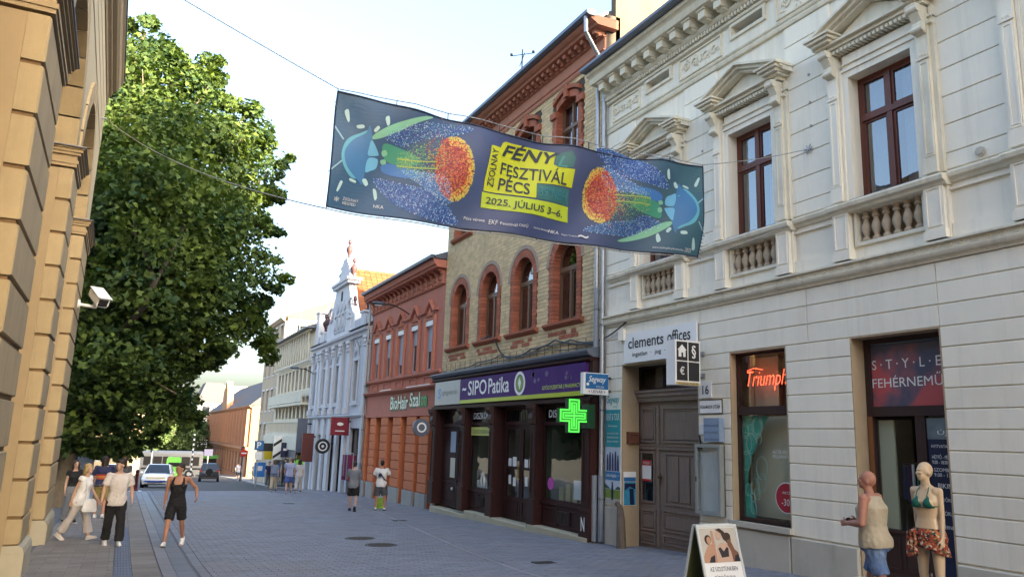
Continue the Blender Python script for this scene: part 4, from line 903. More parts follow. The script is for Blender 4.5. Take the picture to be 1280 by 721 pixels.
bx('board', mat('white_board', (.62, .65, .68), .5, .08), sc_, 10.95, 10.968, 12.54, 13.18, -1.33, -.05); bx('glass', M_glass, sc_, 10.88, 10.886, 12.54, 13.18, -1.33, -.05); bx('lock', M_blk, sc_, 10.85, 10.86, 13.2, 13.23, -.75, -.65)
bx('junction_box', M_white, WH, 10.9, 10.995, 15.98, 16.2, 2.5, 2.78)
# neon word, display in the shop window
M_neon = mat('neon_red', (1.0, .09, .05), .4, 0, emit=.6)
nn = thing('neon_sign', 'red neon handwriting hanging in the upper pane of the shop window', 'neon sign', (11.34, 11.6, 1.25))
text('lettering', 'Triumph', M_neon, nn, (11.34, 11.6, 1.3), SX, UP, 1.08, .4, shear=.35, bold=-.012)
MB().tube([(11.34, 12.14, 1.52), (11.34, 11.95, 1.56), (11.34, 11.7, 1.52)], .008, 5).build('tube', M_neon, nn)
MB().cyl((11.34, 12.0, 1.5), (11.34, 12.0, 1.82), .006, n=4).cyl((11.34, 11.1, 1.5), (11.34, 11.1, 1.82), .006, n=4).build('wires', M_blk, nn)
tb = thing('turquoise_banner', 'turquoise water print curving down the left of the shop window', 'window print', (11.26, 12.0, -.5))
def curve(t): return 12.2-.72*(1-t)**1.6*(1 if t > .0 else 1)-.08
pts = [(12.2, -1.36), (12.2, .6)]+[(12.2-.8+.5*math.sin(math.pi*min(1, k/10)*.5)+(.18*math.sin(math.pi*k/20)), .6-1.96*k/14) for k in range(15)]
pts = [(12.2, .6)]+[(11.48+.62*math.sin(math.pi*k/20), .6-1.3*k/10) for k in range(0, 11)]+[(11.9, -1.36), (12.2, -1.36)]
MB().prism(pts, 'x', 11.255, 11.262).build('print', mat('turquoise_water', (.0, .36, .30), .4, .5, 3.5), tb)
mb = MB(); rng = random.Random(5)
for _ in range(16):
    yy = 11.95+rng.uniform(-.25, .2); zz = rng.uniform(-1.2, .5); r_ = rng.uniform(.06, .16)
    mb.tube([(11.252, yy+r_*math.cos(t), zz+r_*1.5*math.sin(t)) for t in np.arange(0, 6.4, .7)], .006, 4)
mb.build('ripples', mat('pale_turquoise', (.3, .65, .58), .5), tb)
M_red2 = mat('sticker_red', (.45, .02, .04), .45)
ss = thing('sale_sticker', 'round red sale sticker with white rim in the shop window', 'sticker', (11.24, 11.03, -.92))
MB().cyl((11.19, 11.03, -.92), (11.186, 11.03, -.92), .285, n=24).build('rim', M_wht, ss); MB().cyl((11.186, 11.03, -.92), (11.182, 11.03, -.92), .265, n=24).build('disc', M_red2, ss)
text('lettering', '-30%', M_wht, ss, (11.181, 11.0, -1.0), SX, UP, .3, .12); text('lettering', 'AKCIÓ', M_wht, ss, (11.181, 11.0, -.82), SX, UP, .26, .06)
def bust(y, label, m):
    t = thing('display_bust', label, 'display bust', (11.7, y, -.6))
    MB().loft([[(11.7+rx*.6*math.cos(a), y+rx*math.sin(a), z) for a in np.arange(0, 6.28, .63)] for z, rx in ((-.75, .1), (-.7, .17), (-.45, .14), (-.25, .19), (-.1, .18), (0, .07), (.1, .06))]).build('torso', m, t, smooth=True)
    MB().cyl((11.7, y, -1.42), (11.7, y, -.74), .02, n=8).cyl((11.7, y, -1.43), (11.7, y, -1.4), .14, n=12).build('stand', M_pipe, t)
bust(11.35, 'black torso form on a stand inside the shop window', M_blk)
hs = thing('hanging_clothes', 'dark clothes on a rail in the back of the shop window', 'clothes', (12.1, 11.2, .4))
MB().cyl((12.1, 10.8, .5), (12.1, 12.2, .5), .015, n=6).build('rail', M_pipe, hs)
for k in range(6):
    yy = 10.9+k*.1; MB().prism([(yy-.03, .45), (yy+.03, .45), (yy+.05, -.2-.1*(k % 3)), (yy-.05, -.2-.1*(k % 3))], 'x', 11.95, 12.25).build('garment', mat(f'garment_{k % 3}', [(.02, .02, .025), (.1, .1, .1), (.04, .05, .03)][k % 3], .9, .2), hs)
bx('backdrop', mat('pale_backdrop', (.62, .58, .44), .8, .06), SW, 11.5, 11.52, 11.25, 12.2, -1.35, .6); bx('backdrop', mat('pale_backdrop', (.62, .58, .44), .8, .06), SW, 11.6, 11.62, 11.55, 12.2, .8, 1.8)
text('lettering', 'AZ ÉLVEZET\nPILLANATAI', M_wht, SW, (11.19, 11.1, -.12), SX, UP, .5, .16)
# big print above the shop door
dp = thing('door_print', 'dusky pink and slate print with white capitals over the shop door', 'window print', (11.3, 8.4, .8))
M_pr = mat('door_print_slate', (.075, .085, .125), .4, .15, 1.5)
m = M_pr; N = m.node_tree.nodes; L = m.node_tree.links
b = N['Principled BSDF']; tcn = N.new('ShaderNodeTexCoord'); no = N.new('ShaderNodeTexNoise'); no.inputs['Scale'].default_value = 1.3; no.inputs['Detail'].default_value = 4
rp = N.new('ShaderNodeValToRGB'); e = rp.color_ramp.elements; e[0].position = .42; e[0].color = (.07, .08, .13, 1); e[1].position = .58; e[1].color = (.5, .09, .1, 1)
e2 = e.new(.5); e2.color = (.22, .09, .12, 1)
L.new(tcn.outputs['Object'], no.inputs[0]); L.new(no.outputs[0], rp.inputs[0]); L.new(rp.outputs[0], b.inputs['Base Color'])
bx('print', M_pr, dp, 11.335, 11.345, 7.7, 9.15, .72, 1.74); bx('upper_strip', mat('slate_strip', (.1, .15, .22), .4), dp, 11.335, 11.345, 7.7, 9.15, 1.75, 1.79)
text('lettering', 'S · T · Y · L · E', M_wht, dp, (11.333, 8.5, 1.42), SX, UP, 1.26, .16); text('lettering', 'FEHÉRNEMŰ', M_wht, dp, (11.333, 8.5, 1.14), SX, UP, 1.28, .21)
ip = thing('window_decal', 'dark blue window film with white opening notices beside the shop door', 'window print', (11.3, 7.95, -1))
bx('film', mat('film_blue', (.012, .022, .06), .3, .35, 1.5), ip, 11.325, 11.333, 7.7, 8.19, -1.98, .2); bx('film_top', mat('film_top', (.16, .22, .24), .3, .4, 4), ip, 11.325, 11.333, 7.7, 8.19, .2, .53)
for k, (t_, hh, ww) in enumerate((('ÚJ', .1, .16), ('NYITVATARTÁS', .06, .4), ('HÉTFŐ - PÉNTEK\n9.00 - 18.00', .15, .4), ('SZOMBAT\n9.00 - 13.00', .13, .36), ('BIKINI', .07, .26), ('FÜRDŐRUHA', .07, .36), ('HÁLÓRUHA', .07, .34), ('FEHÉRNEMŰ', .07, .36))):
    text('lettering', t_, M_wht, ip, (11.323, 7.93, .3-.2*k), SX, UP, ww, hh)
bk = thing('bikini_rack', 'rack of colourful swimwear inside the open shop door', 'clothes rack', (11.9, 8.75, -1.9))
MB().cyl((11.9, 8.4, -.2), (11.9, 9.1, -.2), .012, n=6).cyl((11.9, 8.42, -2.0), (11.9, 8.42, -.2), .015, n=6).cyl((11.9, 9.08, -2.0), (11.9, 9.08, -.2), .015, n=6).build('rail', M_pipe, bk)
for k in range(7):
    yy = 8.45+k*.09; cm = [(.02, .28, .18), (.03, .04, .1), (.2, .03, .06), (.02, .25, .15), (.03, .03, .05), (.1, .06, .2), (.04, .1, .25)][k]
    MB().prism([(yy-.02, -.24), (yy+.03, -.24), (yy+.05, -.75-.1*(k % 2)), (yy-.05, -.8)], 'x', 11.78, 12.02).build('garment', mat(f'swimwear_{k}', cm, .8, .2), bk)
for k in range(4):
    yy = 8.5+k*.14; MB().box(12.3, 12.5, yy, yy+.1, -.1, .4).build('garment', mat(f'shelf_{k % 3}', [(.05, .05, .1), (.15, .12, .2), (.3, .25, .22)][k % 3], .8), bk)
bx('curtain_panel', mat('pale_green_panel', (.5, .54, .42), .8, .06), DF, 11.42, 11.46, 8.86, 9.14, -1.24, .5)
# downpipes between the houses
def downpipe(y, x, ztop, zbot, label, elbows=None, lean=0):
    t = thing('downpipe', label, 'downpipe', (x, y, zbot))
    pts = (elbows or [])+[(x, y, ztop if not elbows else elbows[-1][2]), (x, y, zbot)]
    pts = (elbows or [(x, y, ztop)])+[(x, y, zbot)]
    MB().tube(pts, .06, 10).build('pipe', M_pipe, t, smooth=True)
    mb = MB(); z = zbot+1
    while z < ztop-1: mb.cyl((x, y, z), (x, y, z+.05), .072, n=10).cyl((x, y, z+.02), (11.05, y, z+.02), .012, n=5); z += 2.2
    mb.build('clamps', M_zinc, t)
    MB().cyl((x, y, zbot), (x, y, zbot+1.6), .072, n=10).build('cast_foot', mat('cast_grey', (.2, .23, .27), .55, .15), t)
downpipe(16.94, 10.9, 9.9, gz(16.9)+.05, 'pale grey downpipe at the left edge of the white house')
downpipe(17.14, 10.84, 11.7, 2.4, 'grey downpipe with an elbow coming from the red cornice', [(10.3, 17.0, 11.8), (10.32, 17.0, 11.2), (10.82, 17.14, 10.7)])
downpipe(17.06, 10.78, -1.0, gz(17)+.05, 'short grey pipe stub standing beside the long downpipe')
# bent iron guard stone
gsn = thing('guard_post', 'bent rusty iron guard post at the corner of the gate', 'guard post', (10.85, 16.0, gz(16)))
MB().loft([[(x+r*math.cos(a), y+r*math.sin(a), z) for a in np.arange(0, 6.28, .785)] for x, y, z, r in ((10.72, 15.75, gz(16)-.05, .12), (10.74, 15.8, -2.2, .115), (10.8, 15.9, -1.8, .1), (10.88, 16.05, -1.55, .075), (10.93, 16.2, -1.47, .06))]).build('post', mat('rust_iron', (.1, .075, .06), .75, .3, 8, bump=.3), gsn, smooth=True)
MB().ell((10.93, 16.24, -1.47), .06, .08, .065, 8, 6).build('knob', mat('rust_iron', (.1, .075, .06)), gsn, smooth=True)
# cables along the shopfront cornice
cbm = thing('facade_cable', 'black cables looping along the brick wall above the purple sign', 'cable', (10.95, 22, 2.7))
def cab(pts, r=.02):
    P = []
    for a, b in zip(pts[:-1], pts[1:]):
        for k in range(8):
            u = k/8; P.append((10.93, a[0]+(b[0]-a[0])*u, a[1]+(b[1]-a[1])*u+.06*math.sin(u*math.pi)*(-1)))
    P.append((10.93, *pts[-1])); MB().tube(P, r, 5).build('cable', M_blk, cbm)
cab([(15.9, 2.95), (17.2, 2.6), (18.6, 2.78), (20.2, 2.75), (21.6, 2.6), (23.2, 2.72), (25, 2.62), (26.8, 2.5), (28.5, 2.5)]); cab([(17.3, 2.55), (19.5, 2.85), (21, 2.72), (22.3, 2.58), (23, 2.7), (23.6, 3.2), (24.2, 3.5), (24.9, 3.45)], .025); cab([(17.2, 2.5), (20, 2.62), (24, 2.55), (28.4, 2.42)], .013)
mb = MB()
for k in range(24): mb.cyl((10.98, 17.4+k*.47, 2.46), (10.98, 17.4+k*.47, 2.75), .008, n=4)
mb.build('bird_spikes', M_blk, cbm)
# ================================================================ orange salon house
M_or = mat('salmon_stucco', (.53, .18, .125), .85, .07, 2, stain=.25, scol=(.24, .09, .07))
M_or2 = mat('orange_stucco', (.62, .185, .08), .85, .07, 2, stain=.15, scol=(.3, .1, .06), obj=.05)
M_ord = mat('salmon_trim', (.50, .18, .12), .85, .1, 3, stain=.2, scol=(.2, .09, .07))
M_gply = mat('grey_plinth', (.33, .33, .32), .9, .12, 2, stain=.3, scol=(.18, .18, .17))
M_shut = mat('roller_shutter', (.42, .45, .52), .6, .06, 3)
M_wfr = mat('pale_window_frame', (.5, .52, .56), .5, .06)
XO = 11.0; Y0O, Y1O = 28.76, 39.2
OB = thing('orange_building', 'orange and salmon stucco house with rusticated piers and a green salon sign', 'building', (XO, 34, gz(34)))
OW = [30.35, 32.22, 34.15, 36.05, 37.98]
wall_mb(XO+.03, XO+.4, Y0O, Y1O, 1.0, 7.05, [(c-.47, c+.47, 2.7, 4.75) for c in OW]).build('wall', M_or, OB)
bx('body', M_or, OB, 13, 21, Y0O+.02, Y1O, -4, 6.9)
MB().box(XO+.4, 13, Y0O+.02, Y0O+.2, -3.5, 6.9).box(XO+.4, 13, Y1O-.2, Y1O, -3.5, 6.9).box(XO+.4, 13, Y0O+.2, Y1O-.2, 1.2, 1.4).build('end_walls', M_or, OB)
MB().prism([(10.45, 7.2), (16, 9.4), (21.2, 7.2), (21.2, 7.1), (10.45, 7.1)], 'y', Y0O+.02, Y1O).build('roof', M_zinc, OB)
MB().prism([(10.5, 7.08), (10.32, 7.1), (10.3, 7.2), (10.34, 7.24), (10.5, 7.22)], 'y', Y0O+.02, Y1O+.05).build('gutter', M_zinc, OB)
MB().prism([(XO+.03, 6.74), (10.6, 6.75), (10.57, 6.83), (10.5, 6.86), (10.47, 6.98), (10.44, 7.06), (XO+.03, 7.06)], 'y', Y0O+.02, Y1O).build('cornice', M_or, OB)
br = MB().prism([(0, -.5), (-.06, -.5), (-.1, -.42), (-.07, -.25), (-.16, -.1), (-.3, -.04), (-.3, 0), (0, 0)], 'y', -.1, .1).box(-.12, 0, -.13, .13, -.6, -.52).mesh('bracket', M_ord)
y = Y0O+.35
while y < Y1O: link('bracket', br, OB, Vector((XO+.03, y, 6.74))-OFF[OB]); y += .62
mb = MB(); y = Y0O+.66
while y < Y1O-.2:
    panel_frame(mb, XO-.02, y-.16, y+.16, 6.2, 6.66, .04, .05); mb.ell((XO, y, 6.43), .04, .1, .12, 8, 5); y += .62
mb.build('frieze_rosettes', M_ord, OB)
MB().prism([(XO+.03, 6.08), (XO-.04, 6.1), (XO-.06, 6.15), (XO+.03, 6.17)], 'y', Y0O+.02, Y1O).prism([(XO+.03, 2.48), (XO-.08, 2.5), (XO-.12, 2.56), (XO-.12, 2.6), (XO+.03, 2.66)], 'y', Y0O+.02, Y1O).build('string_course', M_ord, OB)
for c in OW:
    f = MB(); panel_frame(f, XO+.12, c-.46, c+.46, 2.7, 4.74, .07, .08); f.box(XO+.12, XO+.2, c-.03, c+.03, 2.77, 4.6)
    w = f.build('window', M_wfr, OB); bx('pane', M_glassd, w, XO+.15, XO+.157, c-.39, c+.39, 2.77, 4.6)
    bx('shutter_box', M_wht, w, XO-.02, XO+.2, c-.48, c+.48, 4.55, 4.76)
    rng = random.Random(int(c*10)); low = rng.choice([3.5, 3.7, 3.2, 3.9])
    mb = MB(); z = 4.55
    while z > low: mb.box(XO+.1, XO+.115, c-.44, c+.44, z-.055, z-.005); z -= .06
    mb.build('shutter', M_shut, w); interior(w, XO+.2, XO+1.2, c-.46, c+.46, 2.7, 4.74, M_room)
    mb = MB()
    for s in (-1, 1):
        y0, y1 = sorted((c+s*.48, c+s*.66)); mb.box(XO-.06, XO+.03, y0, y1, 2.66, 4.95)
        y0, y1 = sorted((c+s*.5, c+s*.9)); mb.box(XO-.1, XO+.03, y0, y1, 5.12, 5.2)
        mb.prism([(c+s*.42, 5.2), (c+s*.5, 5.12), (c, 5.56), (c, 5.66)], 'x', XO-.12, XO+.03)
        mb.ell((XO-.02, c+s*.25, 5.0), .05, .12, .1, 8, 5)
    mb.box(XO-.05, XO+.03, c-.48, c+.48, 4.78, 4.86).ell((XO-.03, c, 5.08), .07, .13, .2, 8, 6)
    mb.build('window_hood', M_ord, OB)
    mb = MB(); panel_frame(mb, XO-.02, c-.5, c+.5, 2.12, 2.44, .05, .05); mb.build('apron_panel', M_ord, OB)
MB().prism([(XO+.1, 1.86), (XO-.1, 1.88), (XO-.2, 1.95), (XO-.26, 1.98), (XO-.26, 2.03), (XO+.1, 2.07)], 'y', Y0O+.02, Y1O).build('shop_cornice', M_ord, OB)
mb = MB(); mb.box(XO-.26, XO-.2, 29.4, 32.3, 2.035, 2.07).box(XO-.26, XO-.2, 34.6, 36.2, 2.035, 2.07); mb.build('cornice_flashing', M_wht, OB)
bx('lintel_band', M_or, OB, XO-.03, XO+.5, Y0O+.02, Y1O, .82, 1.87)
MB().box(XO-.07, XO-.03, Y0O+.02, Y1O, .82, .95).build('lintel_moulding', M_or, OB)
piers = [(28.8, 29.0), (29.78, 30.85), (31.35, 32.55), (33.35, 34.5), (35.3, 36.35), (37.25, 38.15), (38.75, 39.2)]
for a, b in piers:
    bx('pier', M_or2, OB, XO+.0, XO+.75, a+.02, b-.02, -3.6, .82)
    zs = np.linspace(-2.25, .8, 9)
    for z0, z1 in zip(zs[:-1], zs[1:]): block('rusticated_block', M_or2, OB, '-x', a, b, z0+.012, z1-.012, XO-.06, .08, .02)
    bx('plinth_block', M_gply, OB, XO-.1, XO+.02, a-.04, b+.04, -3.6, -2.26)
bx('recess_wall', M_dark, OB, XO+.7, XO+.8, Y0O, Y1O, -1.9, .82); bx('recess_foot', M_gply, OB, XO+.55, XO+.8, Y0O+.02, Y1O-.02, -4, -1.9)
for a, b in zip([p[1] for p in piers[1:-1]], [p[0] for p in piers[2:]]):
    m = MB(); panel_frame(m, XO+.62, a, b, -2.2, .8, .08, .06); w = m.build('shop_window', M_dkbrown, OB); bx('pane', M_glassd, w, XO+.64, XO+.65, a+.08, b-.08, -2.1, .7)
ossn = thing('salon_sign', 'green and white handwritten salon lettering on the orange house', 'sign', (10.95, 32.5, 1.45))
M_gl = mat('salon_green', (.01, .09, .025), .5, .05)
text('lettering', 'BioHair', M_gl, ossn, (10.965, 33.75, 1.42), SX, UP, 2.66, .7, bold=.08); text('lettering', 'Szalon', M_gl, ossn, (10.965, 31.2, 1.5), SX, UP, 2.26, .72, bold=.08)
text('lettering', 'BioHair', mat('salon_white', (.75, .85, .7), .5), ossn, (10.94, 33.75, 1.44), SX, UP, 2.5, .6, bold=.02); text('lettering', 'Szal', mat('salon_white', (.75, .85, .7), .5), ossn, (10.94, 31.62, 1.52), SX, UP, 1.3, .6, bold=.02); text('lettering', 'on', mat('salon_mid_green', (.04, .4, .1), .5), ossn, (10.94, 30.5, 1.42), SX, UP, .72, .4, bold=.02)
rs = thing('round_sign', 'round grey projecting sign with a pale ring by the orange corner', 'sign', (10.2, 28.4, .3))
MB().cyl((10.15, 28.36, .32), (10.15, 28.5, .32), .33, n=24).build('disc', mat('slate_sign', (.1, .12, .16), .5), rs); mb = MB(); n = 20
mb.loft([[(10.15+r*math.cos(6.2832*i/n), yy, .32+r*math.sin(6.2832*i/n)) for i in range(n)] for yy, r in ((28.36, .19), (28.345, .19), (28.345, .13), (28.36, .13))], caps=False); mb.build('ring', M_wht, rs)
MB().cyl((10.48, 28.43, .4), (11.0, 28.43, .4), .02, n=6).build('arm', M_blk, rs)
def wall_lamp(x, y, z, L, label):
    t = thing('wall_lamp', label, 'street lamp', (x, y, z))
    pts = [(x-L*k/8, y, z+.35*math.sin(k/8*1.9)) for k in range(9)]
    MB().tube(pts, .03, 6).build('arm', M_blk, t); e = pts[-1]
    MB().loft([[(e[0]-.55+.6*k/5*1, e[1]+w*math.cos(a), e[2]+.02+h*math.sin(a)) for a in np.arange(0, 6.28, .785)] for k, w, h in ((0, .03, .02), (1, .12, .07), (3, .15, .09), (4, .13, .09), (5, .05, .05))]).build('head', mat('lamp_grey', (.08, .1, .12), .4, metal=.3), t, smooth=True)
    MB().box(e[0]-.42, e[0]-.1, e[1]-.1, e[1]+.1, e[2]-.085, e[2]-.06).build('lens', M_wfr, t)
wall_lamp(11.0, 33.2, 5.4, 1.2, 'grey street lamp on a curved arm from the salmon wall'); wall_lamp(11.0, 52.4, 3.8, 1.1, 'grey street lamp on an arm from the far end of the pale blue house')
# ================================================================ pale blue baroque house
M_bl = mat('pale_blue_stucco', (.48, .495, .535), .85, .06, 2, stain=.2, scol=(.3, .32, .38)); M_bl2 = mat('pale_blue_trim', (.56, .575, .61), .85, .06, 3, streak=.2)
M_urn = mat('dark_red_urn', (.07, .03, .035), .6, .15); M_tile = mat('orange_roof_tile', (.19, .06, .024), .85, .15, 5, island=.2)
XL = 11.0; Y0L, Y1L = 39.25, 53.0
BL = thing('blue_building', 'pale blue baroque house with a curved gable and dark urns', 'building', (XL, 46, gz(46)))
LW = [41.8, 45.9, 47.55, 49.2, 51.9]
wall_mb(XL+.03, XL+.5, Y0L, Y1L, .95, 6.3, [(c-.42, c+.42, 1.75, 3.95) for c in LW]).build('wall', M_bl, BL)
bx('body', M_bl, BL, 13, 21, Y0L, Y1L, -5, 6.2)
MB().box(XL+.5, 13, Y0L, Y0L+.2, -5, 6.2).box(XL+.5, 13, Y1L-.2, Y1L, -5, 6.2).box(XL+.5, 13, Y0L+.2, Y1L-.2, .9, 1.1).build('end_walls', M_bl, BL)
GH = [(40.1, 42.4, -3.3, .3), (44.0, 45.2, -3.6, -.1), (45.7, 47.3, -3.6, .1), (48.0, 49.9, -3.6, -.1), (50.6, 52.4, -3.8, -.1)]
wall_mb(XL+.03, XL+.5, Y0L, Y1L, -4.4, .95, GH).build('wall', M_bl2, BL)
for a, b, z0, z1 in GH:
    m = MB(); panel_frame(m, XL+.2, a, b, z0, z1, .1, .1); m.box(XL+.2, XL+.28, (a+b)/2-.05, (a+b)/2+.05, z0+.1, z1-.1); w = m.build('shop_window', M_dkbrown, BL); bx('pane', M_glass, w, XL+.24, XL+.25, a+.1, b-.1, z0+.1, z1-.1); interior(w, XL+.3, XL+1.3, a, b, z0, z1, M_roomL)
MB().prism([(XL+.03, .85), (XL-.12, .88), (XL-.2, .96), (XL-.2, 1.02), (XL+.03, 1.06)], 'y', Y0L, Y1L).prism([(XL+.03, 5.2), (XL-.1, 5.22), (XL-.14, 5.36), (XL-.3, 5.42), (XL-.34, 5.54), (XL+.03, 5.6)], 'y', Y0L, Y1L).build('cornice', M_bl2, BL)
for c in LW:
    casement(BL, c-.42, c+.42, 1.75, 3.95, XL+.2, M_dkbrown, M_glassd, tz=.68, curtain=False)
    mb = MB(); panel_frame(mb, XL-.05, c-.56, c+.56, 1.62, 4.08, .13, .08); mb.box(XL-.1, XL+.03, c-.65, c+.65, 1.52, 1.6); mb.build('window_surround', M_bl2, BL)
    mb = MB()   # stucco ornament above
    rng = random.Random(int(c*9))
    for s in (-1, 1): mb.tube([(XL-.02, c+s*(.1+.45*k/6), 4.75+.25*math.sin(k*.55)) for k in range(7)], .05, 6); mb.tube([(XL-.02, c+s*(.5-.2*math.sin(k*.5)), 4.2+.1*k) for k in range(6)], .04, 6)
    mb.ell((XL-.02, c, 4.62), .09, .2, .26, 8, 6); mb.build('stucco_ornament', M_bl2, BL, smooth=True)
for yc in (39.6, 43.2, 44.9, 46.72, 48.38, 50.1, 50.9, 52.7):
    mb = MB().box(XL-.16, XL+.03, yc-.26, yc+.26, 1.08, 5.18).box(XL-.22, XL-.16, yc-.3, yc+.3, 1.08, 1.4).box(XL-.24, XL-.16, yc-.32, yc+.32, 4.55, 4.65).box(XL-.26, XL-.16, yc-.36, yc+.36, 4.98, 5.16)
    mb.ell((XL-.2, yc, 4.8), .1, .2, .14, 8, 5).box(XL-.14, XL+.03, yc-.24, yc+.24, -4.4, .84); mb.build('pilaster', M_bl2, BL)
# attic with segmental gable
def gable_poly(s=1.0):
    L = [(42.9, 5.6), (42.95, 6.7)]
    for k in range(9): t = k/8; L.append((43.0+1.6*t, 6.75+2.0*(1-math.cos(t*1.35))/(1-math.cos(1.35))*.85))
    L += [(44.7, 8.75), (47.9, 8.75)]
    for k in range(9): t = 1-k/8; L.append((49.6-1.6*t, 6.75+2.0*(1-math.cos(t*1.35))/(1-math.cos(1.35))*.85))
    L += [(49.65, 6.7), (49.7, 5.6)]; return L
MB().prism(gable_poly(), 'x', XL-.0, XL+.45).build('gable', M_bl2, BL)
MB().box(XL-.18, XL+.6, 44.4, 48.2, 8.76, 8.95).box(XL-.26, XL+.68, 44.3, 48.3, 8.95, 9.1).build('gable_ledge', M_bl2, BL)
MB().prism([(44.75, 9.1), (47.85, 9.1), (46.75, 10.55), (45.85, 10.55)], 'x', XL+.05, XL+.4).build('gable_top', M_bl2, BL)
mb = MB()
for s in (-1, 1):
    c = 46.3+s*2.4; mb.tube([(XL-.03, c+s*.5*math.cos(t), 7.3+.45*math.sin(t)) for t in np.arange(0, 5.5, .5)], .07, 6)
for c in (45.4, 46.3, 47.2):
    mb.cyl((XL-.06, c, 7.55), (XL+.02, c, 7.55), .34, n=14); panel_frame(mb, XL-.07, c-.36, c+.36, 6.0, 7.1, .08, .08); mb.ell((XL-.05, c, 6.5), .08, .2, .35, 8, 6)
mb.build('gable_ornament', M_bl, BL, smooth=True)
bx('oval_window', M_dark, BL, XL-.01, XL+.02, 46.1, 46.5, 7.9, 8.5)
urnp = [(.16, 0), (.16, .1), (.06, .16), (.08, .3), (.2, .55), (.2, .7), (.08, .85), (.05, .95), (.12, 1.05), (.1, 1.2), (.02, 1.3)]
um = MB().lathe((0, 0, 0), urnp, 10).mesh('urn', M_urn, smooth=True)
def pedestal(y, zt, w=.45):
    MB().prism([(y-w, 5.6), (y+w, 5.6), (y+w*.8, zt), (y-w*.8, zt)], 'x', XL-.06, XL+.6).box(XL-.12, XL+.66, y-w, y+w, zt, zt+.1).build('attic_pedestal', M_bl2, BL)
for y, zt in ((40.9, 6.5), (43.95, 6.55), (50.9, 6.4), (52.4, 7.9)): pedestal(y, zt)
for y, z in ((41.1, 6.6), (44.05, 6.65), (50.6, 6.5), (51.3, 6.5), (46.3, 10.55), (44.9, 9.1), (47.7, 9.1)): link('urn', um, BL, Vector((XL+.25, y, z))-OFF[BL])
# cross roof with tiles on the slope that faces the light
MB().prism([(43.0, 6.2), (46.3, 9.95), (49.6, 6.2)], 'x', XL+.46, 20).build('cross_roof', M_urn, BL)
V = MB(); n = 16
for i in range(n):
    t0, t1 = i/n, (i+1.15)/n
    for k in range(22):
        x0 = XL+.5+k*.36
        p = lambda x, t, h: (x, 43.0+3.3*t-.05-h*.7, 6.2+3.75*t+.03+h*.6)
        V.add([p(x0, t0, .05), p(x0+.34, t0, .05), p(x0+.34, t1, .02), p(x0, t1, .02)], [(0, 1, 2, 3)])
o = V.build('roof_tiles', M_tile, BL); o['kind'] = 'stuff'
MB().prism([(10.6, 5.62), (16, 8.6), (21, 5.62)], 'y', Y0L, 42.9).build('roof', M_zinc, BL); MB().prism([(10.6, 5.62), (16, 8.6), (21, 5.62)], 'y', 49.75, Y1L).build('roof', M_zinc, BL)
# shop signs on the blue house
rsn = thing('red_shop_sign', 'dark red projecting sign with white mark over a shop of the blue house', 'sign', (10.6, 42.3, .6))
bx('panel', mat('crimson', (.22, .012, .03), .5), rsn, 9.95, 10.95, 42.25, 42.35, -.1, .85); bx('arm', M_blk, rsn, 10.95, 11.1, 42.27, 42.33, .6, .7)
MB().ell((10.45, 42.24, .5), .18, .01, .09, 10, 5).build('mark', M_wht, rsn); bx('pale_strip', M_wht, rsn, 10.2, 10.7, 42.24, 42.25, .1, .16)
cs = thing('round_dark_sign', 'round dark sign with a pale ring hanging before the blue house', 'sign', (10.3, 45.4, -.7))
MB().cyl((10.3, 45.35, -.75), (10.3, 45.47, -.75), .42, n=22).build('disc', M_blk, cs); mb = MB(); n = 20
mb.loft([[(10.3+r*math.cos(6.2832*i/n), yy, -.75+r*math.sin(6.2832*i/n)) for i in range(n)] for yy, r in ((45.35, .27), (45.335, .27), (45.335, .2), (45.35, .2))], caps=False); mb.build('ring', M_wht, cs)
MB().ell((10.3, 45.34, -.75), .08, .01, .08, 8, 5).build('mark', M_wht, cs); MB().cyl((10.7, 45.4, -.6), (11.05, 45.4, -.6), .02, n=5).build('arm', M_blk, cs)
r2_ = thing('rusty_hanging_sign', 'tall rust-brown hanging sign before the blue house', 'sign', (10.4, 50, -1)); bx('panel', mat('rust_red', (.14, .035, .03), .6), r2_, 10.05, 10.75, 49.95, 50.05, -1.8, -.05); bx('arm', M_blk, r2_, 10.75, 11.05, 49.97, 50.03, -.3, -.2)

g2 = thing('grey_hanging_sign', 'tall slate-grey hanging sign at the far corner of the blue house', 'sign', (10.4, 52.2, 0)); bx('panel', mat('slate_sign', (.1, .12, .16), .5), g2, 10.1, 10.75, 52.15, 52.25, -1.3, .9); bx('arm', M_blk, g2, 10.75, 11.05, 52.17, 52.23, .5, .6)

downpipe(39.23, 10.85, 6.9, gz(39.2)+.05, 'dark downpipe between the orange and the pale blue house')
pr = thing('merchandise_rack', 'rack of dark red clothes hung outside the shop by the red sign', 'clothes rack', (10.8, 41.2, gz(41)))
MB().cyl((10.8, 40.4, gz(41)), (10.8, 40.4, gz(41)+2.1), .02, n=6).cyl((10.8, 42, gz(41)), (10.8, 42, gz(41)+2.1), .02, n=6).cyl((10.8, 40.4, gz(41)+2.1), (10.8, 42, gz(41)+2.1), .02, n=6).build('rail', M_pipe, pr)
for k in range(7): bx('garment', mat(f'rack_{k % 3}', [(.2, .02, .06), (.1, .02, .12), (.35, .2, .22)][k % 3], .85, .2), pr, 10.62, 10.98, 40.5+k*.21, 40.6+k*.21, gz(41)+.7+.2*(k % 2), gz(41)+2.0)
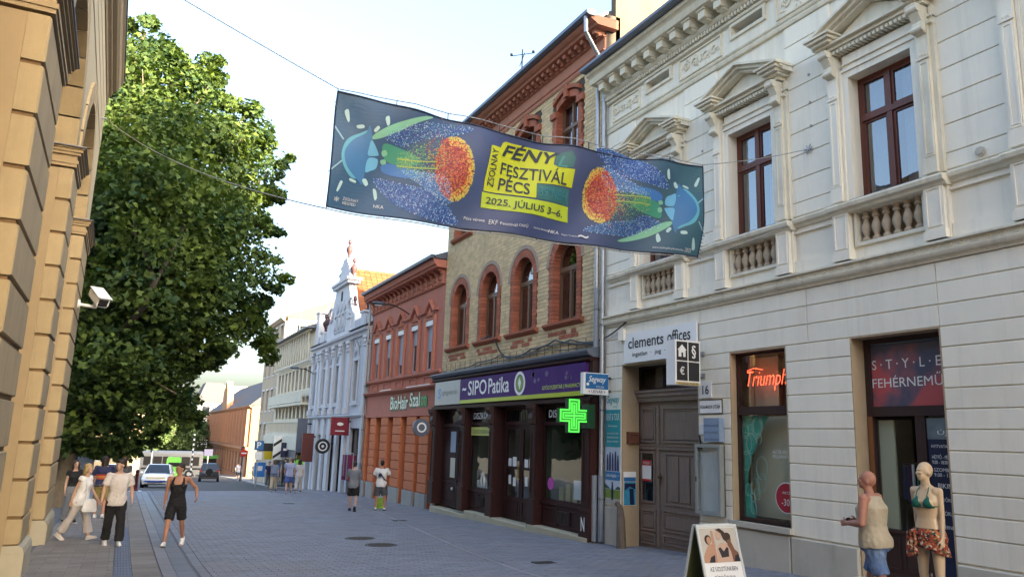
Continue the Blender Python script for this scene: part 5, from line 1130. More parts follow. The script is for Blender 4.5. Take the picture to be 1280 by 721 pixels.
# ================================================================ white modern block with balconies
M_mw = mat('offwhite_render', (.70, .61, .47), .85, .06, 2, stain=.2, scol=(.4, .37, .32))
MW = thing('modern_building', 'off-white modern block with white zigzag parapet and balcony bands', 'building', (11.0, 60, gz(60)))
Y0M, Y1M = 53.1, 67.2; XM = 11.0
wins = [(y-.45, y+.45, z, z+1.5) for y in np.arange(54.2, 67, 1.45) for z in (.95, 3.0)]
wall_mb(XM, XM+.4, Y0M, Y1M, -1.2, 7.0, wins).build('wall', M_mw, MW); bx('body', M_mw, MW, XM+1.3, 21, Y0M, Y1M, -5.5, 7.0); MB().box(XM+.4, XM+1.3, Y0M, Y0M+.2, -5.5, 7).box(XM+.4, XM+1.3, Y1M-.2, Y1M, -5.5, 7).box(XM+.4, XM+1.3, Y0M+.2, Y1M-.2, 6.8, 7.0).build('end_walls', M_mw, MW)
for a, b, z0, z1 in wins:
    m = MB(); panel_frame(m, XM+.15, a, b, z0, z1, .07, .06); m.box(XM+.15, XM+.2, (a+b)/2-.04, (a+b)/2+.04, z0+.07, z1-.07); w = m.build('window', M_dkbrown, MW); bx('pane', M_glassd, w, XM+.17, XM+.18, a+.07, b-.07, z0+.07, z1-.07)
M_crmw = mat('cream_balcony', (.64, .59, .48), .7, .08, 3, streak=.3)
def balcony(z0, z1, xo=10.45, bars=True):
    b = MB().box(xo, XM-.002, Y0M+.3, Y1M-.1, z0-.16, z0).build('balcony', M_crmw, MW)
    MB().box(xo, xo+.06, Y0M+.3, Y1M-.1, z1-.07, z1).box(xo, xo+.06, Y0M+.3, Y1M-.1, z0+.05, z0+.1)  .build('rail', M_crmw, b)
    mb = MB(); y = Y0M+.35
    while y < Y1M-.15: mb.box(xo+.01, xo+.05, y, y+(.05 if bars else .5), z0+.1, z1-.07); y += .3 if bars else .53
    o = mb.build('balusters', M_crmw, b); o['kind'] = 'stuff'
balcony(-.15, .72); balcony(2.0, 2.75, bars=False)
mb = MB(); y = Y0M+.3
while y < Y1M-.5:   # zigzag lattice at the top
    for a, b in ((y, y+.45), (y+.9, y+.45)): mb.cyl((10.7, a, 4.9), (10.7, b, 6.9), .06, n=5)
    y += .9
mb.box(10.62, 10.78, Y0M+.2, Y1M-.2, 6.88, 7.0).box(10.64, 10.76, Y0M+.2, Y1M-.2, 4.8, 4.92); mb.build('zigzag_parapet', M_crmw, MW)
MB().prism([(10.3, 7.02), (10.3, 7.12), (14, 8.4), (21, 8.4), (21, 7.02)], 'y', Y0M-.1, Y1M+.1).build('roof', M_zinc, MW)
MB().box(10.3, XM, Y0M+.1, Y1M-.1, -1.2, -.32).build('canopy', M_crmw, MW)
for k, (a, b) in enumerate(((53.4, 56.2), (56.5, 59.6), (59.9, 63), (63.3, 66.9))):
    m = MB(); panel_frame(m, XM+.3, a, b, -4.6, -1.2, .12, .1); w = m.build('shop_window', mat(f'shop_frame_{k}', [(.35, .35, .33), (.4, .33, .08), (.06, .06, .07), (.3, .3, .25)][k], .5), MW)
    bx('pane', M_glassd, w, XM+.33, XM+.34, a+.12, b-.12, -4.5, -1.3)
    bx('fascia', mat(f'fascia_{k}', [(.05, .06, .09), (.4, .32, .03), (.03, .03, .04), (.28, .22, .12)][k], .5), w, 10.36, 10.42, a, b, -1.75, -1.22)
ch = thing('striped_sign', 'pale projecting board with black diagonal stripes under the white balconies', 'sign', (10.2, 58.5, -1.3))
yq = 58.5; bx('panel', M_wht, ch, 9.75, 10.6, yq, yq+.1, -2.0, -.3)
for za in (-1.95, -1.1): MB().prism([(9.75, za), (10.6, za+.6), (10.6, za+.82), (9.75, za+.22)], 'y', yq-.01, yq).build('stripe', M_blk, ch)
nv = thing('navy_hanging_sign', 'small navy sign with white script beside the striped board', 'sign', (10.4, 56.5, -1.2)); bx('panel', M_navy, nv, 9.95, 10.85, 56.5, 56.6, -1.75, -.75); bx('pale_strip', M_wht, nv, 10.1, 10.7, 56.48, 56.5, -1.3, -1.15); bx('arm', M_blk, nv, 10.85, 11, 56.52, 56.58, -1.1, -1.0)
ye = thing('yellow_black_sign', 'black and yellow projecting sign farther along the white block', 'sign', (10, 62, -1.5)); bx('panel', M_blk, ye, 9.3, 10.5, 62, 62.1, -1.5, -.9); bx('yellow_panel', mat('taxi_yellow', (.55, .4, .02), .5), ye, 9.7, 10.5, 62, 62.1, -2.1, -1.51)
for k, (yy, zz, lab) in enumerate(((64.5, 6.9, 'tall thin aerial on the roof of the white block'), (54.4, 7.2, 'aerial mast with crossbar beside the blue gable'))):
    a_ = thing('roof_aerial', lab, 'aerial', (13, yy, 8)); MB().cyl((12, yy, 7.3), (12, yy, 10.6-k*.3), .03, n=5).cyl((12, yy-.5, 9.5), (12, yy+.5, 9.5), .02, n=5).build('mast', M_pipe, a_)
# ================================================================ brown house, far orange house and the houses that close the street
M_bw = mat('drab_render', (.50, .39, .28), .88, .08, 2, stain=.3, scol=(.2, .16, .12))
def far_house(name, label, x0, x1, y0, y1, zb, zt, m, rows, roof, ridge, mroof, wm=M_glassd, mw=None, step=2.2, ww=.5, face_y=True):
    t = thing(name, label, 'building', (x0, (y0+y1)/2, zb)); mw = mw or M_wfr
    ys = [y for y in np.arange(y0+1.3, y1-.8, step)]
    hs = [(y-ww, y+ww, a, b) for y in ys for a, b in rows]
    wall_mb(x0, x0+.3, y0, y1, zb, zt, hs).build('wall', m, t); bx('body', m, t, x0+.8, x1, y0, y1, zb, zt); MB().box(x0+.3, x0+.8, y0, y0+.2, zb, zt).box(x0+.3, x0+.8, y1-.2, y1, zb, zt).box(x0+.3, x0+.8, y0+.2, y1-.2, zt-.2, zt).build('end_walls', m, t)
    for h in hs:
        f = MB(); panel_frame(f, x0+.12, h[0], h[1], h[2], h[3], .08, .06); f.box(x0-.06, x0+.02, h[0]-.14, h[1]+.14, h[3]+.02, h[3]+.16).box(x0-.06, x0+.02, h[0]-.1, h[1]+.1, h[2]-.12, h[2]); w = f.build('window', mw, t); bx('pane', wm, w, x0+.15, x0+.16, h[0]+.08, h[1]-.08, h[2]+.08, h[3]-.08)
    MB().prism([(x0+.2, zt-.3), (x0-.15, zt-.28), (x0-.35, zt-.05), (x0-.35, zt+.02), (x0+.2, zt+.06)], 'y', y0, y1).build('cornice', m, t)
    if roof == 'x': MB().prism([(x0-.3, zt+.03), ((x0+x1)/2, zt+ridge), (x1+.3, zt+.03)], 'y', y0-.1, y1+.1).build('roof', mroof, t)
    elif roof == 'y': MB().prism([(y0-.3, zt+.03), ((y0+y1)/2, zt+ridge), (y1+.3, zt+.03)], 'x', x0-.1, x1+.1).build('roof', mroof, t)
    if face_y:
        xs_ = [x for x in np.arange(x0+1.5, min(x1, x0+9)-.8, step)]
        for x in xs_:
            for a, b in rows: f = MB().box(x-ww-.1, x+ww+.1, y0-.06, y0+.02, a-.1, b+.1).build('window', mw, t); MB().box(x-ww, x+ww, y0-.07, y0-.06, a, b).build('pane', wm, f)
    return t
M_slate = mat('slate_roof', (.06, .06, .07), .8, .15, 3)
far_house('brown_building', 'drab brown four-storey house beyond the white block', 11.3, 20, 67.3, 77, -5.6, 9.6, M_bw, [(-1.2, .6), (1.8, 3.6), (4.9, 6.5), (7.6, 9)], 'x', 2, M_slate, step=2.4)
M_fo = mat('rust_orange_stucco', (.42, .2, .115), .85, .08, 2, stain=.2, scol=(.3, .13, .08))
FO = far_house('far_orange_building', 'ornate rust-orange two-storey house with slate roof far down the street', 14, 24, 102, 156, -8, 3.1, M_fo, [(-5.6, -3.0), (-1.1, 1.4)], 'x', 4.6, M_slate, step=3.3, ww=.75, wm=M_dark, mw=mat('rust_frame', (.2, .08, .05), .7))
for y in np.arange(102.3, 156, 3.3): MB().box(13.5, 14.02, y, y+.55, -1.9, 2.6).build('pilaster', M_fo, FO)
MB().box(13.6, 14.01, 102, 156, -2.4, -2.0).build('string_course', M_fo, FO)
MB().prism([(127, 3.1), (134, 3.1), (133, 6), (130.5, 7.6), (128, 6)], 'x', 13.7, 14.6).build('gable', M_fo, FO)
# sunlit plaster end of the far orange house
bx('end_render', mat('ochre_render', (.24, .18, .09), .88, .08, 2), FO, 14.0, 24, 101.9, 101.99, -8, 3.0)
M_gr = mat('grey_stone', (.45, .44, .42), .88, .1, 1)
TW = far_house('tower_house', 'pale grey corner house with mansard roof closing the street', 12.4, 18, 165, 176, -9, 5.2, M_gr, [(-5, -3), (-1, 1.5), (2.6, 4.4)], None, 0, M_slate, step=2.6, ww=.7)
MB().loft([[(12.2, 164.8, 5.3), (18.2, 164.8, 5.3), (18.2, 176.2, 5.3), (12.2, 176.2, 5.3)], [(13.6, 166.5, 9.2), (16.8, 166.5, 9.2), (16.8, 174, 9.2), (13.6, 174, 9.2)]]).build('roof', M_slate, TW)
far_house('brown_block', 'plain brown block rising behind the rust-orange house', 16.5, 30, 182, 205, -9, 9.6, mat('brown_render', (.4, .3, .24), .88), [(6.5, 8), (3, 4.6)], None, 0, M_slate, step=3)
far_house('yellow_building', 'sunlit cream house glimpsed under the tree at the end of the street', -9, 2.3, 118, 132, -7, 4, mat('cream_render', (.24, .2, .14), .88, .06), [(-4.5, -2.2), (-.8, 1.6)], 'y', 4, M_slate, step=2.6, ww=.6)
# houses across the square, seen in the shop windows
SQ = thing('square_facade', 'white and yellow front of the house facing the square', 'building', (-14.9, 37, -3))
wall_mb(-14.95, -14.7, 27, 48, -4, 7.9, [(y-.6, y+.6, a, b) for y in np.arange(28.5, 47, 2.6) for a, b in ((-2.4, .2), (2, 4), (5.2, 7))]).build('wall', mat('square_yellow', (.3, .21, .09)), SQ)
bx('body', mat('square_yellow', (.3, .21, .09), .88, .06), SQ, -26, -15.3, 27, 48, -4, 8); MB().prism([(-27, 8.02), (-20, 11), (-14.6, 8.02)], 'y', 26.8, 48.2).build('roof', M_slate, SQ)
bx('glazing', M_dark, SQ, -15.25, -15.0, 27.2, 47.8, -3.9, 7.8)
